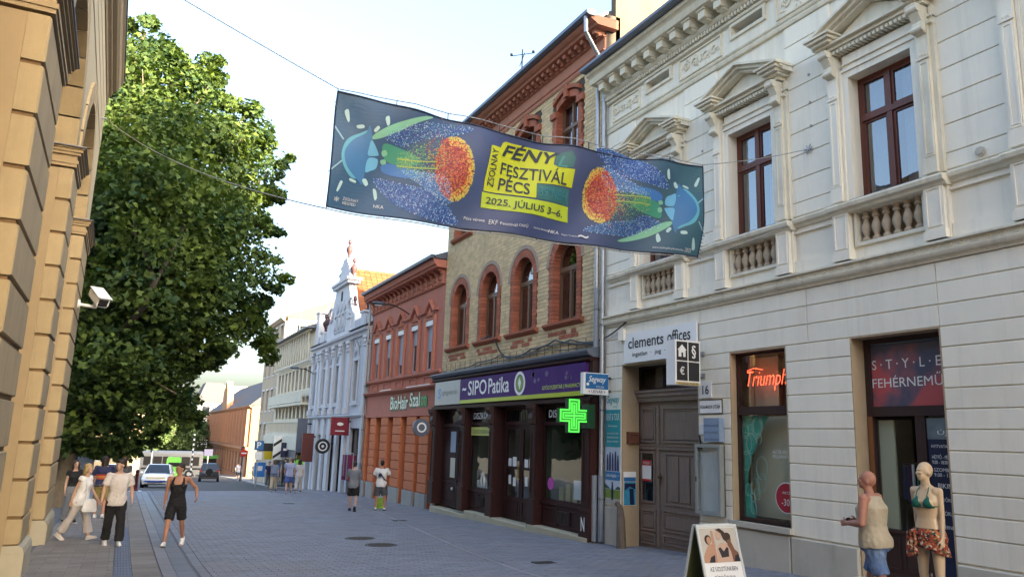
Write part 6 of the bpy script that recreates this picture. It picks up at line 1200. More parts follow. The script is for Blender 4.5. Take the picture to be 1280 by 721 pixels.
# tall house added out of view on the right, to shade street and tree
TH = thing('unseen_shade_house', 'tall grey house out of view, added up the street to shade it', 'building', (11, -16, 0))
hs = [(y-.6, y+.6, z, z+2) for y in np.arange(-34, 0, 3) for z in (2.2, 5.8, 9.4, 13)]
wall_mb(11, 11.4, -36, .85, -1.6, 19, hs).build('wall', M_mw, TH); bx('body', M_mw, TH, 12.2, 18.7, -36, .85, -1.6, 19)
for h in hs: bx('window', M_dkbrown, TH, 11.25, 11.3, *h)
MB().prism([(10.5, 19), (14.8, 22.2), (18.9, 19)], 'y', -36.2, .88).build('roof', M_slate, TH)
TREE_DATA = '-4.2,33.6,10.1,0.35;-4.1,33.7,9.7,0.34;-3.6,32.3,7.2,0.38;-3.9,33.7,8.1,0.42;-3.8,33.5,6.7,0.31;-3.8,32.6,6.2,0.36;-3.6,33.2,5.8,0.36;-3.4,33.9,4.7,0.44;-3.3,33.2,3.5,0.37;-3.4,33.6,3.5,0.33;-3.1,32.5,2.5,0.39;-3.4,33,3,0.37;-3.2,33.7,2.6,0.34;-3.1,32.5,1.7,0.38;-3.1,33.6,1.7,0.37;-3,32.4,1.4,0.36;-2.9,33.1,-0.6,0.34;-3.5,32,11.2,0.64;-3.9,33,11.6,0.36;-4,33.7,11.5,0.31;-3.7,31.8,10,0.62;-3.9,32.8,10.3,0.6;-3.8,34.1,10.9,0.87;-3.5,31.8,9.7,0.87;-3.7,33.1,9.8,0.7;-3.6,34.7,10.2,0.97;-3.5,31.7,8.8,0.82;-3.3,32.8,9.3,1.02;-3.6,34.7,10.1,1.11;-3.4,31.8,8,0.63;-3.4,32.8,8.4,0.89;-3.9,34,8.9,0.59;-3.5,32,7.3,0.59;-3.6,32.7,7.4,0.6;-3.7,34.1,8.1,0.54;-3.3,32.5,7.2,0.81;-3.6,33.9,7.2,0.61;-2.8,31.5,6.1,1.19;-3.2,33.6,6.4,0.96;-3.2,31.9,5.4,0.6;-3.1,33.2,5.9,0.85;-3.3,34.1,5.4,0.63;-3.2,32.2,4.5,0.48;-2.9,32.4,4.9,1;-3.3,33.9,4.9,0.56;-2.8,31.7,4,0.82;-2.8,32.9,3.9,0.94;-2.9,31.9,3.6,0.64;-3.2,33.3,3.4,0.5;-3.2,33.9,3.7,0.55;-2.5,31.5,2.8,1.03;-2.9,33,2.9,0.78;-2.6,34.8,2.7,1.12;-2.8,32.1,1.8,0.61;-2.8,32.6,2.1,0.54;-2.3,31.7,1.1,0.92;-2.5,34.3,1.4,1.04;-2.4,31.8,0.7,0.75;-2.4,32.5,0.3,0.73;-2.6,32.2,-0.4,0.53;-2.4,32.8,0.2,0.87;-2.4,34.3,-0.3,0.79;-2.3,32.2,-0.8,0.53;-2.5,34.2,-0.5,0.77;-3.2,32.2,13.6,0.42;-3.4,33.3,14,0.39;-3.5,32.4,12.8,0.31;-3.4,32.7,13.4,0.34;-3.3,34.1,13.6,0.72;-3.4,32.1,12.4,0.54;-3.5,32.7,12.2,0.49;-3.3,34.2,13.2,0.9;-3.1,31.4,11.1,1.1;-3.2,34.8,12.7,1.2;-3.1,31.4,10.5,1.1;-3.2,32.5,10.5,1.12;-2.8,32.2,9.6,1.15;-2.8,31,8.7,1.17;-3.2,32.8,9.4,1.27;-2.9,36,10,1.27;-2.6,30.8,7.8,1.23;-2.8,32.2,8.5,1.16;-2.5,30.4,7.5,1.26;-2.6,33.9,8,1.24;-2.9,35.1,8,1.36;-2.6,30.9,7,1.1;-2.4,33.3,6.9,1.08;-2.5,30.9,6.1,1.33;-2.4,32.4,6.1,1.22;-2.5,35.5,6.7,1.18;-2.1,30.6,5.4,1.24;-2.7,32.2,5.8,1.24;-2.8,35,5.9,1.26;-2.5,31,4.6,1.35;-2.3,34,5,1.27;-2.4,31.3,3.9,1.29;-2.2,33.6,4.1,1.35;-2.3,32.8,3.4,1.23;-1.8,30.7,2.4,1.08;-2.3,33.9,2.6,1.13;-2.2,35.5,2.7,1.14;-1.7,30.8,1.9,1.18;-2,32.5,2.3,1.2;-2.2,35.5,2.3,1.07;-2.1,32.8,1.3,1.06;-1.5,30.5,0.5,1.06;-1.7,33.3,0.7,1.25;-2.3,35,1,1.17;-1.5,31.7,-0.3,1.02;-1.6,33.6,0.2,1.36;-1.8,33.2,-1,0.31;-1.5,33.6,-0.8,0.36;-2.9,32.9,15,0.36;-3.2,33.3,15,0.36;-3,32,13.7,0.49;-2.9,33.1,14.2,0.66;-2.6,31.2,12.5,1.07;-2.7,34,13.5,1.14;-2.7,34.8,14.5,1.28;-2.6,31,11.5,1.22;-2.9,33,12.6,1.05;-3.1,34.5,13.4,0.92;-2.6,30.7,11.1,1.28;-2.4,32.7,11.6,1.12;-2.6,36.1,12,1.11;-2.5,34.3,10.5,1.06;-2.4,30.2,8.5,1.33;-2.7,36,10.6,1.24;-2.2,30.1,8.1,1.26;-2.1,31.9,8.1,1.2;-2.2,36.7,9.7,1.18;-1.8,29.9,7.4,1.12;-2.2,36,8.8,1.25;-1.8,29.3,6.7,1.16;-2.1,36.7,8.1,1.06;-1.9,29.9,5.5,1.33;-2.1,32.3,6.3,1.22;-2.4,36.2,7,1.35;-1.6,32.8,5.7,1.22;-2.1,36.1,6.4,1.34;-1.5,29.9,4.2,1.3;-2.1,34.2,5.4,1.18;-1.5,29.8,3.7,1.08;-1.5,31.5,3.9,1.08;-1.4,29.6,3.4,1.12;-1.8,31.9,3.2,1.15;-1.5,30.3,2.3,1.18;-1.4,36.9,3.3,1.25;-1.1,29.7,1.8,1.28;-1.4,36.8,2.1,1.05;-1.3,30.1,1.5,1.36;-1.5,33.4,1.2,1.25;-1.7,36.1,1.8,1.23;-1.2,30.4,0.6,1.28;-1.2,32.9,0.5,1.06;-1.2,35.6,1,1.04;-1.3,31.3,-0,1.3;-1.2,33.7,0.3,1.24;-0.8,32.6,-1,0.31;-1.3,32.7,-0.7,0.47;-1.2,33.6,-0.9,0.32;-2,31.6,14.2,0.89;-2,31.1,13.3,1.07;-2.3,32.7,14.4,0.82;-2.6,34.2,15.1,0.83;-2.4,33.6,13.6,1.3;-2,35.8,14.6,1.1;-1.9,30.3,11.4,1.14;-2.1,35.9,13.9,1.32;-1.8,33.4,11.8,1.21;-1.6,29.5,10.1,1.07;-1.3,28.5,9.1,1.19;-2,32.3,10.3,1.31;-2.1,37.3,11.7,1.23;-1.4,28.9,8.3,1.18;-1.6,32.2,9.1,1.24;-1.2,29.2,7.6,1.07;-1.6,31.2,8.2,1.09;-1.7,37.7,10.1,1.31;-1.1,28.6,7.2,1.14;-1.7,32.5,7.6,1.35;-1.7,37.6,8.9,1.08;-1.1,29,6.4,1.1;-1.1,31.9,7.1,1.18;-1.6,36.5,8.2,1.31;-1.3,29,5.7,1.2;-1.1,32.3,6.5,1.09;-1.2,28.8,4.7,1.11;-1.5,31.7,5.8,1.14;-1.7,37.3,6.8,1.28;-0.8,28.9,4.3,1.09;-1.5,33.8,5.4,1.04;-1,37.7,5.5,1.28;-1.1,31.7,4.1,1.12;-0.9,37.9,5,1.28;-1,29.2,3.2,1.25;-0.8,31.7,3.6,1.23;-1.4,36.4,4,1.11;-0.7,28.5,2.6,1.11;-1.1,33.8,2.8,1.2;-0.9,36.7,3,1.1;-0.7,28.6,2.1,1.15;-0.7,32.2,1.8,1.24;-1,36.9,2.5,1.24;-0.5,33,1.7,1.05;-1,37.2,1.6,1.07;-0.5,30.7,0.6,1.11;-0.4,32.3,0.7,1.2;-0.6,35.6,0.6,1.21;-0.3,31.5,-0.1,1.2;-0.6,32.8,-0.1,1.16;-0.4,32.3,-0.8,0.49;-0.5,33.2,-0.7,0.51;-0.5,34,-0.8,0.46;-1.7,33.1,16.1,0.38;-1.3,31.1,14.2,1.15;-1.6,33.2,15.3,1.03;-1.2,30.8,13.7,1.05;-1.3,32.5,14.5,1.12;-1.5,30.7,13.1,1.09;-1.2,32.5,13.2,1.14;-1.1,29.6,11.8,1.29;-1.2,34.4,13.6,1.33;-1.9,36.7,14.4,1.27;-1,29.2,11,1.19;-1.5,37,13.5,1.14;-1,28.2,9.8,1.12;-1.5,35.1,12.1,1.21;-1.2,29.1,9.2,1.26;-1.3,33,10.6,1.32;-0.7,27.2,8.3,1.34;-1.3,34.6,10.2,1.11;-1.4,37.3,10.9,1.18;-0.5,27.2,7.4,1.08;-0.7,35,9.5,1.36;-0.9,31.5,7.9,1.21;-1.1,38.5,9.5,1.23;-0.4,27,6.3,1.07;-0.6,33.6,7.4,1.27;-1.1,37.3,8.5,1.05;-0.3,27.7,5.7,1.13;-0.7,35.2,7.3,1.06;-0.9,37.6,7.4,1.14;-0.4,27.9,5,1.26;-0.3,34.8,6.3,1.24;-0.7,32.4,4.9,1.26;-0.4,39,6.3,1.1;-0.3,27.7,3.8,1.24;-0.6,32,4,1.28;-0.6,38.5,5.2,1.25;-0.3,35.1,3.8,1.32;-0.4,37.3,4.2,1.16;-0.2,28.4,2.7,1.21;-0.2,33.3,2.9,1.08;-0.4,37.6,3.6,1.28;-0.2,28.8,2.1,1.11;-0,31.2,2.2,1.3;0.1,36.6,2.6,1.18;-0.2,29.7,1.4,1.24;0,33.5,1.5,1.17;0,35.6,1.6,1.1;0.1,30.8,0.6,1.31;0.1,35.4,0.5,1.1;0.1,31.8,-0.3,0.88;0.3,34.6,0.3,1.35;0.3,32.2,-0.6,0.46;0,33.2,-1,0.33;0.4,33.5,-0.8,0.36;-1.1,32.5,16.2,0.31;-0.9,33.1,16.5,0.4;-0.7,31.7,14.7,1.12;-0.7,32.8,15.3,1.05;-1,34.3,16.3,1.02;-0.9,30.1,13,1.1;-0.7,32.9,14.8,1.13;-1.1,35.2,15.8,1.18;-0.8,32.6,13.3,1.36;-1,35.5,14.9,1.12;-0.8,29.5,11.5,1.13;-0.9,32.8,13.2,1.21;-0.6,36.1,14.5,1.35;-0.6,28.7,10.3,1.33;-0.6,33.9,12.7,1.33;-0.7,36.4,13.8,1.18;-0.4,28.7,10.3,1.33;-0.4,33.6,11.5,1.3;-0.5,38.2,12.8,1.23;-0.3,26.9,8.7,1.36;-0.2,31,10.3,1.31;-0.2,27.9,8.5,1.24;-0.1,35.3,10.4,1.28;-0.4,38.5,11.5,1.34;-0,28,7.6,1.11;-0.1,31.6,8.9,1.19;0,38.3,10.5,1.15;-0.3,28,7,1.25;0.1,32.3,8.1,1.22;-0.1,38.2,9.6,1.18;0,27.7,6.4,1.24;-0.2,32.5,7.4,1.33;0.2,27,5.7,1.12;-0,30.9,6.5,1.05;0.2,38.2,7.9,1.29;-0,27.6,4.8,1.36;0.3,31.1,5.5,1.27;0.3,28.3,4.2,1.27;0.3,33,4.9,1.09;0.4,36.9,5.5,1.07;0.2,29.2,3.9,1.29;0.4,33,4.5,1.19;0.3,37.2,4.6,1.08;0.4,32.9,3.8,1.32;0.6,30.4,2.7,1.33;0.6,32.5,2.6,1.22;0.5,36.1,2.9,1.13;0.5,30.1,2.1,1.16;0.5,32.5,1.9,1.15;0.8,35.3,2,1.12;0.7,30.7,1.5,1.2;0.4,32.1,1.5,1.24;0.9,35.1,1.3,1.13;0.6,31.5,0.5,1.08;0.8,32.8,0.6,0.88;0.4,35,0.9,1.18;0.5,31.7,0.3,0.96;1.1,33.6,-0.1,0.32;1,33.2,-0.5,0.32;-0.4,33.1,15.4,0.86;-0.2,33.9,15.9,0.46;0.1,32.2,14.5,0.6;-0.1,32.9,14.8,0.77;0.1,34.2,15.2,0.77;-0.2,31.1,13.2,1.11;-0.2,33.7,14,1.05;0.1,30,11.8,1.22;-0.3,32.8,13.2,1.06;0.2,35.8,14.3,1.32;0,29.1,11,1.35;0.3,32.4,12.1,1.13;0.2,36.1,13.5,1.33;0.3,28.8,10.3,1.08;0.1,32.2,11.3,1.18;-0,36.9,13,1.05;0,27.7,8.7,1.08;0.3,33.2,11.1,1.14;0.5,37.4,12.5,1.35;0.1,26.8,8.2,1.15;0.6,31.5,9.4,1.15;0.6,38.5,11.2,1.21;0.4,27.4,7.8,1.13;0.4,30.6,8.5,1.35;0.4,38.7,10.7,1.2;0.5,27.6,7.1,1.18;0.4,39,9.9,1.3;0.7,28.5,6.3,1.09;0.8,32.2,7.6,1.34;0.5,38.8,8.8,1.05;0.6,27.7,5.7,1.3;0.9,30.8,6.5,1.05;0.8,38.8,7.8,1.28;0.6,27.8,4.9,1.11;0.7,31.3,5.7,1.19;1,29.7,4.5,1.05;0.6,32.3,5.2,1.29;1.3,37.2,6.2,1.24;0.8,29.4,4.2,1.22;1.1,34,4.4,1.2;0.8,29.8,3.5,1.25;1.1,33.9,3.9,1.23;1,35.7,4.3,1.05;1,30.6,2.6,1.05;0.9,31.9,3,1.15;1.2,34.8,2.8,1.08;1,31,2.1,1.33;1.2,32.7,2.5,1.22;1.2,35.1,2.7,1.31;1.2,31.1,1.6,1.18;1.2,31.6,0.7,0.86;1.7,33.8,0.5,0.45;1.2,33.5,0,0.38;0.3,32.5,14.9,0.33;0.4,33.2,15.4,0.32;0.8,33.9,15.3,0.47;0.6,31.8,14,0.76;0.9,33.5,14.3,1.13;1,34.4,14.9,1.18;0.5,30.2,11.9,1.24;0.6,33.1,13.6,1.27;0.5,34.9,14.4,1.23;1,30,11.2,1.3;1,36.4,13.6,1.18;0.6,28.7,9.9,1.3;1,32.1,11.1,1.28;0.8,36.7,12.9,1.14;0.8,28.6,9.2,1.09;0.7,31.1,10.5,1.05;0.6,27.4,8.5,1.19;0.8,32.2,9.7,1.18;1.3,29,7.9,1.19;1.4,33.8,9.5,1.17;1.1,37.3,10.6,1.11;1,29.1,7.3,1.34;1.4,37.7,9.4,1.06;1.4,29.5,7,1.32;1.4,34.2,7.8,1.1;1.8,36.9,8.4,1.17;1.5,29,5.9,1.33;1.4,33.4,7.3,1.15;1.6,37.7,7.8,1.35;1.6,29,5.5,1.29;1.6,34.4,6.2,1.24;1.3,38.4,7.4,1.22;1.6,29.6,4.8,1.15;1.5,30.8,5,1.07;2,36.7,5.6,1.16;1.6,29.8,4.1,1.22;2,36.2,5.3,1.12;1.6,30.6,3.7,1.36;1.5,32.1,3.9,1.35;1.6,35.2,3.8,1.11;1.5,31.3,2.8,1.14;2,34,2.8,0.63;2.1,32.3,2.5,0.45;1.9,33.5,2.5,0.63;1.7,34.4,2.1,0.79;1.6,31.5,1.3,0.89;2,33.4,1.3,0.63;1.8,34.2,1.3,0.94;1.8,31.8,0.9,0.69;2,33.2,0.7,0.6;2.2,34.1,0.7,0.54;2.1,32.5,0.2,0.34;1.5,32,14.7,0.62;1.4,33.7,15.7,0.46;1.5,31.6,13.6,0.74;1.3,32.5,14.1,0.89;1.6,34.2,15,0.71;1.2,31,12.8,1.3;1.2,32.9,13.1,1.24;1.3,30.5,11.7,1.23;1.3,33.2,12.8,1.27;1.4,35.9,13.5,1.06;1.5,33.1,11.8,1.1;1.3,28.9,9.3,1.29;1.8,34.4,11.7,1.35;2.1,36.6,12.6,1.25;1.6,28.8,9,1.36;1.6,33.7,10.4,1.33;1.7,37.3,11.7,1.33;1.6,29.4,8.1,1.16;1.6,32.8,9.6,1.11;1.8,36.5,10.6,1.36;1.8,29.3,7.6,1.31;2.3,34.1,8.7,1.24;2.5,36.4,9.7,1.12;2,30.1,7.1,1.08;1.9,34.2,8,1.19;2.6,36.1,8.5,1.17;1.8,29.7,6.5,1.29;2.2,34.6,7.2,1.36;1.6,28.6,5.6,1.17;2.2,33.8,6.1,1.25;2.3,29.7,5.1,1.12;2.6,34.2,5.3,1.25;2.8,36.2,6.1,1.05;2.4,32,4.6,1.26;2.5,36,5.4,1.23;2.6,31.1,3.8,1.05;2.2,32.3,4,1.34;2.6,34.8,4,1.32;2.3,31.7,3.3,0.86;2.2,33,3.1,0.68;2.9,34,3,0.64;2.4,32.6,2.5,0.31;2.6,32.8,2.5,0.35;2.5,32.4,0.6,0.31;2.5,32.9,0.3,0.36;1.7,32.3,15,0.37;1.9,33.1,15.5,0.31;1.8,32.2,14.3,0.48;2.1,32.1,13.3,0.48;2.4,33.1,13.8,0.43;2.6,33.8,13.9,0.52;1.9,31.1,11.7,1.33;2.2,35,13.3,1.32;2.1,30.6,11.4,1.08;2.5,32.5,12.2,1.07;2.7,35.5,12.9,1.09;2.6,33.2,11.6,1.17;2.8,35.9,12.1,1.11;2.3,33.9,10.5,1.36;2.7,35.6,10.8,1.08;2.1,30.1,8.6,1.1;2.9,35.2,10,1.16;2.3,30.6,8.3,1.17;3.1,33.9,8.7,1.21;2.6,36.1,9.3,1.15;2.3,30.3,6.9,1.19;3,32.8,7.6,1.13;3,35,8.1,1.2;2.3,30.2,6.4,1.08;3.1,35.1,7.5,1.31;2.7,29.9,5.9,1.11;3,33.1,6,1.35;3.1,36.3,6.5,1.08;2.9,30.7,5.3,1.06;2.8,33.9,5.4,1.08;3,36.3,6.3,1.09;3.2,31.2,4.5,1.33;3.4,32.9,4.6,1.33;2.7,31.2,3.7,1.18;3,34.4,3.8,1.13;3.1,32.3,3.1,0.44;3.3,32.8,3.3,0.58;3,33.7,3,0.41;3.2,32.1,13.2,0.57;3.1,31.5,12.2,1;2.8,32.7,12.6,0.96;3,31.1,11.6,1.07;3,33.4,12.2,1.15;3.5,34.7,12.5,1.17;3.3,31,10.7,1.09;3.1,33.3,11.8,1.17;2.9,30.4,9.8,1.3;3.1,34.2,11,1.23;3.6,35.3,11.7,1.34;3.1,31.5,9,1.22;3.5,33.3,9.6,1.08;3.8,34.1,9.8,0.73;3,31,8,1.09;3.6,32.8,9,0.84;3.8,34.3,9.3,0.82;3.3,31.4,7.8,1.05;3.2,32.3,7.9,1.14;3.9,34.4,8.5,0.83;3.3,31.5,7,1.24;3.6,34.8,7.2,1.35;3.1,30.3,5.9,1.36;4,33.4,6.6,1.25;3.5,31.1,5.6,1.11;3.8,33,5.4,0.96;3.9,32.1,4.6,0.64;4.1,33.6,4.8,0.66;4,34.2,4.7,0.96;4.1,33.5,4.4,0.87;3.8,33.8,4,0.55;3.6,33.7,14,0.38;3.7,33.1,12.9,0.73;3.9,32.1,12,0.55;3.8,34.3,12.5,1.04;4.2,34.7,12.1,1.04;4,33.2,11.1,1.07;4,34.5,10.9,1.08;4.1,32.7,9.7,0.52;4.5,34,10.3,0.58;4,32,8.5,0.56;4.5,33.6,8.8,0.33;4.3,32.2,8.2,0.58;4.6,33.2,8.5,0.35;4.2,31.9,6.9,0.77;4.5,33.9,7.5,0.5;4.3,31.8,6.4,1.02;4.3,34.9,7,1.31;4.7,32.2,5.9,0.53;4.2,33.1,5.3,0.59;4.7,33.6,5.5,0.32;4.4,32.4,5,0.33;4.7,32.9,5.2,0.33;4.5,33.7,4.7,0.31;4.3,32.8,4.3,0.64;5,34,4,0.47;4.9,32.3,3.1,0.49;4.7,32.7,3.6,0.5;4.7,32.3,11.1,0.34;5.1,33.1,11.7,0.31;4.6,32.3,10.6,0.34;4.8,32.6,9.7,0.32;4.9,33.4,10.2,0.36;4.9,32.9,8.3,0.32;5,33.2,7.2,0.31;5.5,33.6,6.5,0.36;5,32.6,5.8,0.33;5.1,33.5,6,0.35'
# ================================================================ LEFT: ochre arcade building
M_och = mat('ochre_plaster', (.40, .30, .175), .85, .06, 2, bump=.12, bscale=50, stain=.2, scol=(.3, .2, .09)); M_och1 = mat('ochre_block', (.40, .305, .18), .9, .1, 2.5, bump=.25, bscale=70, obj=.05, stain=.4, scol=(.28, .2, .11), sscale=1.2, streak=.25)
M_ocht = mat('ochre_trim', (.36, .265, .155), .8, .08, 3, stain=.15, scol=(.25, .16, .09)); M_crm = mat('cream_wall', (.48, .40, .26), .85, .05, 2, stain=.15, scol=(.35, .28, .18))
LB = thing('ochre_building', 'ochre and cream arcaded building with rusticated piers at the left edge', 'building', (-1.2, 9.1, gz(9.1)), rotz=.0137)
piers = [(-13.3, -11.6), (-7.7, -6.1), (-2.1, -.5), (3.5, 5.3), (9.1, 11.1), (14.75, 16.1), (20.1, 22.6)]
bx('body', M_crm, LB, -16, -2.0, -18, 22.55, -3, 9.4)
ZS, ZT = 4.69, 8.6
for i, (a, b) in enumerate(piers):
    zb = gz((a+b)/2)+.55
    bx('backing', M_ocht, LB, -2.0, -1.425, a-.0, b+.0, zb-1.2, ZS-.38)
    bx('pier_core', mat('ochre_joint', (.2, .12, .06), .9, .1), LB, -1.424, -1.235, a+.03, b-.03, zb, ZS-.38)
    k = math.ceil((zb-.86)/.58); zj = [zb]+[.86+.58*q for q in range(k, 8) if zb+.1 < .86+.58*q < 4.2]+[4.34]
    for z0, z1 in zip(zj[:-1], zj[1:]):
        c = .02; mb = MB(); x0, x1, y0, y1, z0, z1 = -1.423, -1.2, a, b, z0+.026, z1-.026
        mb.add([(x0, y0, z0), (x1-c, y0, z0), (x1, y0+c, z0+c*.6), (x1, y1-c, z0+c*.6), (x1-c, y1, z0), (x0, y1, z0), (x0, y0, z1), (x1-c, y0, z1), (x1, y0+c, z1-c*.6), (x1, y1-c, z1-c*.6), (x1-c, y1, z1), (x0, y1, z1)],
               [(0, 6, 7, 1), (1, 7, 8, 2), (2, 8, 9, 3), (3, 9, 10, 4), (4, 10, 11, 5), (5, 11, 6, 0), (0, 1, 2, 3, 4, 5), (11, 10, 9, 8, 7, 6)])
        mb.build('rusticated_block', M_och1, LB)
    MB().box(-1.43, -1.12, a-.06, b+.06, zb-1.3, zb-.12).prism([(-1.43, zb-.12), (-1.12, zb-.12), (-1.15, zb-.04), (-1.19, zb), (-1.43, zb)], 'y', a-.04, b+.04).build('plinth', mat('ochre_plinth', (.42, .38, .29), .85, .1, 2, stain=.3, scol=(.25, .22, .16)), LB)
    mb = MB()
    for z0, z1, e in ((4.345, 4.4, .03), (4.4, 4.46, .05), (4.46, 4.55, .02), (4.55, 4.6, .07), (4.6, 4.65, .1), (4.65, 4.68, .13)): mb.box(-2.0, -1.2+e, a-e*.8, b+e*.8, z0, z1)
    mb.build('impost', M_ocht, LB)
    MB().box(-2.0, -1.05, a-.15, b+.15, 4.68, 4.695).build('impost_flashing', M_zinc, LB)
bays = list(zip(piers[:-1], piers[1:]))
for (a0, b0), (a1, b1) in bays:
    y0, y1 = b0, a1; c, r_ = (y0+y1)/2, (y1-y0)/2
    arc = [(c+r_*math.cos(t), ZS+.01+r_*math.sin(t)) for t in np.linspace(0, math.pi, 19)]
    # voussoirs of the arch
    n = 11
    for i in range(n):
        t0, t1 = math.pi*(i+.03)/n, math.pi*(i+.97)/n
        P = lambda r, t: (c+r*math.cos(t), ZS+.01+r*math.sin(t))
        tm = (t0+t1)/2
        MB().prism([P(r_, t0), P(r_+.42, t0), P(r_+.42, t1), P(r_, tm+.0) if 0 else P(r_, t1)], 'x', -1.98, -1.22).build('voussoir', M_och1, LB)
    R2 = r_+.425
    ya, yb = a0+(b0-a0)/2, a1+(b1-a1)/2
    out = [(c+R2*math.cos(t), ZS+.01+R2*math.sin(t)) for t in np.linspace(0, math.pi, 25)]
    out = [p for p in out if ya < p[0] < yb]
    poly = [(yb, ZS+.006)]+([(min(out[0][0], yb), ZS+.006)] if out[0][0] < yb-1e-3 else [])+out+[(ya, ZS+.006)]+[(ya, 7.28), (yb, 7.28)]
    MB().prism(poly, 'x', -2.0, -1.26).build('spandrel', M_crm, LB)
    bx('recess', M_ocht, LB, -2.0, -1.9, y0, y1, -3, 6.9)
bx('corner_wall', M_crm, LB, -2.0, -1.26, 21.36, 22.58, ZS+.006, 7.28)
for q in range(3):
    z0 = 7.3+q*.43
    for y0, y1 in ((-18, -2), (-2, 7.5), (7.51, 14.4), (14.41, 22.6)): block('wall_course', M_crm, LB, '+x', y0, y1, z0+.015, z0+.415, -1.25, .5, .015)
bx('upper_core', M_crm, LB, -2.0, -1.29, -18, 22.58, 7.28, 8.62)
MB().prism([(-2, 8.59), (-1.23, 8.59), (-1.2, 8.65), (-1.23, 8.71), (-1.23, 8.81), (-1.15, 8.87), (-1.15, 8.97), (-1.06, 9.03), (-1.0, 9.12), (-.96, 9.24), (-.91, 9.3), (-.91, 9.37), (-2, 9.44)], 'y', -18, 22.75).build('cornice', M_ocht, LB)
MB().prism([(-2, 9.45), (-.88, 9.38), (-.88, 9.42), (-2, 9.51)], 'y', -18, 22.78).build('eaves_flashing', M_zinc, LB)
MB().prism([(-1.9, 9.5), (-9, 11.8), (-16.2, 9.5)], 'y', -18, 22.6).build('roof', M_zinc, LB)
mb = MB().cyl((-1.27, 21.45, 7.74), (-1.14, 21.45, 7.74), .03, n=8).cyl((-1.27, 9.6, 5.65), (-1.16, 9.6, 5.65), .03, n=8); mb.build('wire_hook', M_pipe, LB)
cc = thing('security_camera', 'white security camera on an arm from the ochre pier', 'camera', (-1.37, 21.4, 2.98))
MB().cyl((-1.4, 21.4, 2.9), (-1.0, 21.4, 2.86), .04, n=8).cyl((-1.38, 21.4, 2.9), (-1.32, 21.4, 2.9), .11, n=10).cyl((-1.0, 21.4, 2.83), (-1.0, 21.4, 2.95), .045, n=8).build('arm', M_wht, cc)
Mx = Matrix.Translation((-.93, 21.25, 3.08)) @ Matrix.Scale(1.1, 4) @ Matrix.Rotation(R(22), 4, 'Z') @ Matrix.Rotation(R(28), 4, 'X')
MB().loft([[(x*s, y, z*s) for x, z in ((-.1, -.11), (.1, -.11), (.13, -.06), (.13, .08), (.08, .13), (-.08, .13), (-.13, .08), (-.13, -.06))] for y, s in ((-.32, .93), (-.31, 1), (.3, .95), (.32, .85))]).xf(Mx).build('housing', M_wht, cc)
MB().box(-.095, .095, -.335, -.318, -.08, .07).cyl((0, -.35, 0), (0, -.33, 0), .05, n=12).xf(Mx).build('front_glass', M_blk, cc)
MB().box(-.14, .14, -.4, .3, .128, .142).xf(Mx).build('sun_shield', M_wht, cc)

# ================================================================ the plane tree
def leafmat(name, a, b, var=.3):
    m = bpy.data.materials.new(name); m.use_nodes = True; n = m.node_tree; N = n.nodes; L = n.links; N.clear()
    o = N.new('ShaderNodeOutputMaterial'); g = N.new('ShaderNodeNewGeometry'); rp = N.new('ShaderNodeValToRGB')
    rp.color_ramp.elements[0].color = (*a, 1); rp.color_ramp.elements[1].color = (*b, 1); tc = N.new('ShaderNodeTexCoord'); no = N.new('ShaderNodeTexNoise'); no.inputs['Scale'].default_value = .55; no.inputs['Detail'].default_value = 3; L.new(tc.outputs['Object'], no.inputs[0])
    am = N.new('ShaderNodeMath'); am.operation = 'MULTIPLY_ADD'; am.inputs[1].default_value = .55; L.new(g.outputs['Random Per Island'], am.inputs[0])
    ms = N.new('ShaderNodeMapRange'); ms.inputs[1].default_value = .35; ms.inputs[2].default_value = .68; ms.inputs[4].default_value = .5; L.new(no.outputs['Fac'], ms.inputs[0]); L.new(ms.outputs[0], am.inputs[2]); L.new(am.outputs[0], rp.inputs[0])
    d = N.new('ShaderNodeBsdfPrincipled'); d.inputs['Roughness'].default_value = .6; d.inputs['Specular IOR Level'].default_value = .15
    t = N.new('ShaderNodeBsdfTranslucent'); mx = N.new('ShaderNodeMixShader'); mx.inputs[0].default_value = .22
    vm = N.new('ShaderNodeVectorMath'); vm.operation = 'MULTIPLY'; vm.inputs[1].default_value = (1.6, 1.7, .6); L.new(rp.outputs[0], vm.inputs[0])
    L.new(rp.outputs[0], d.inputs['Base Color']); L.new(vm.outputs[0], t.inputs[0]); L.new(d.outputs[0], mx.inputs[1]); L.new(t.outputs[0], mx.inputs[2]); L.new(mx.outputs[0], o.inputs[0]); return m
M_leaf = leafmat('plane_leaf', (.011, .042, .028), (.10, .15, .032))
M_bark = mat('plane_bark', (.17, .14, .11), .9, .3, 4, bump=.4, bscale=12, stain=.4, scol=(.3, .27, .2), sscale=2.5)
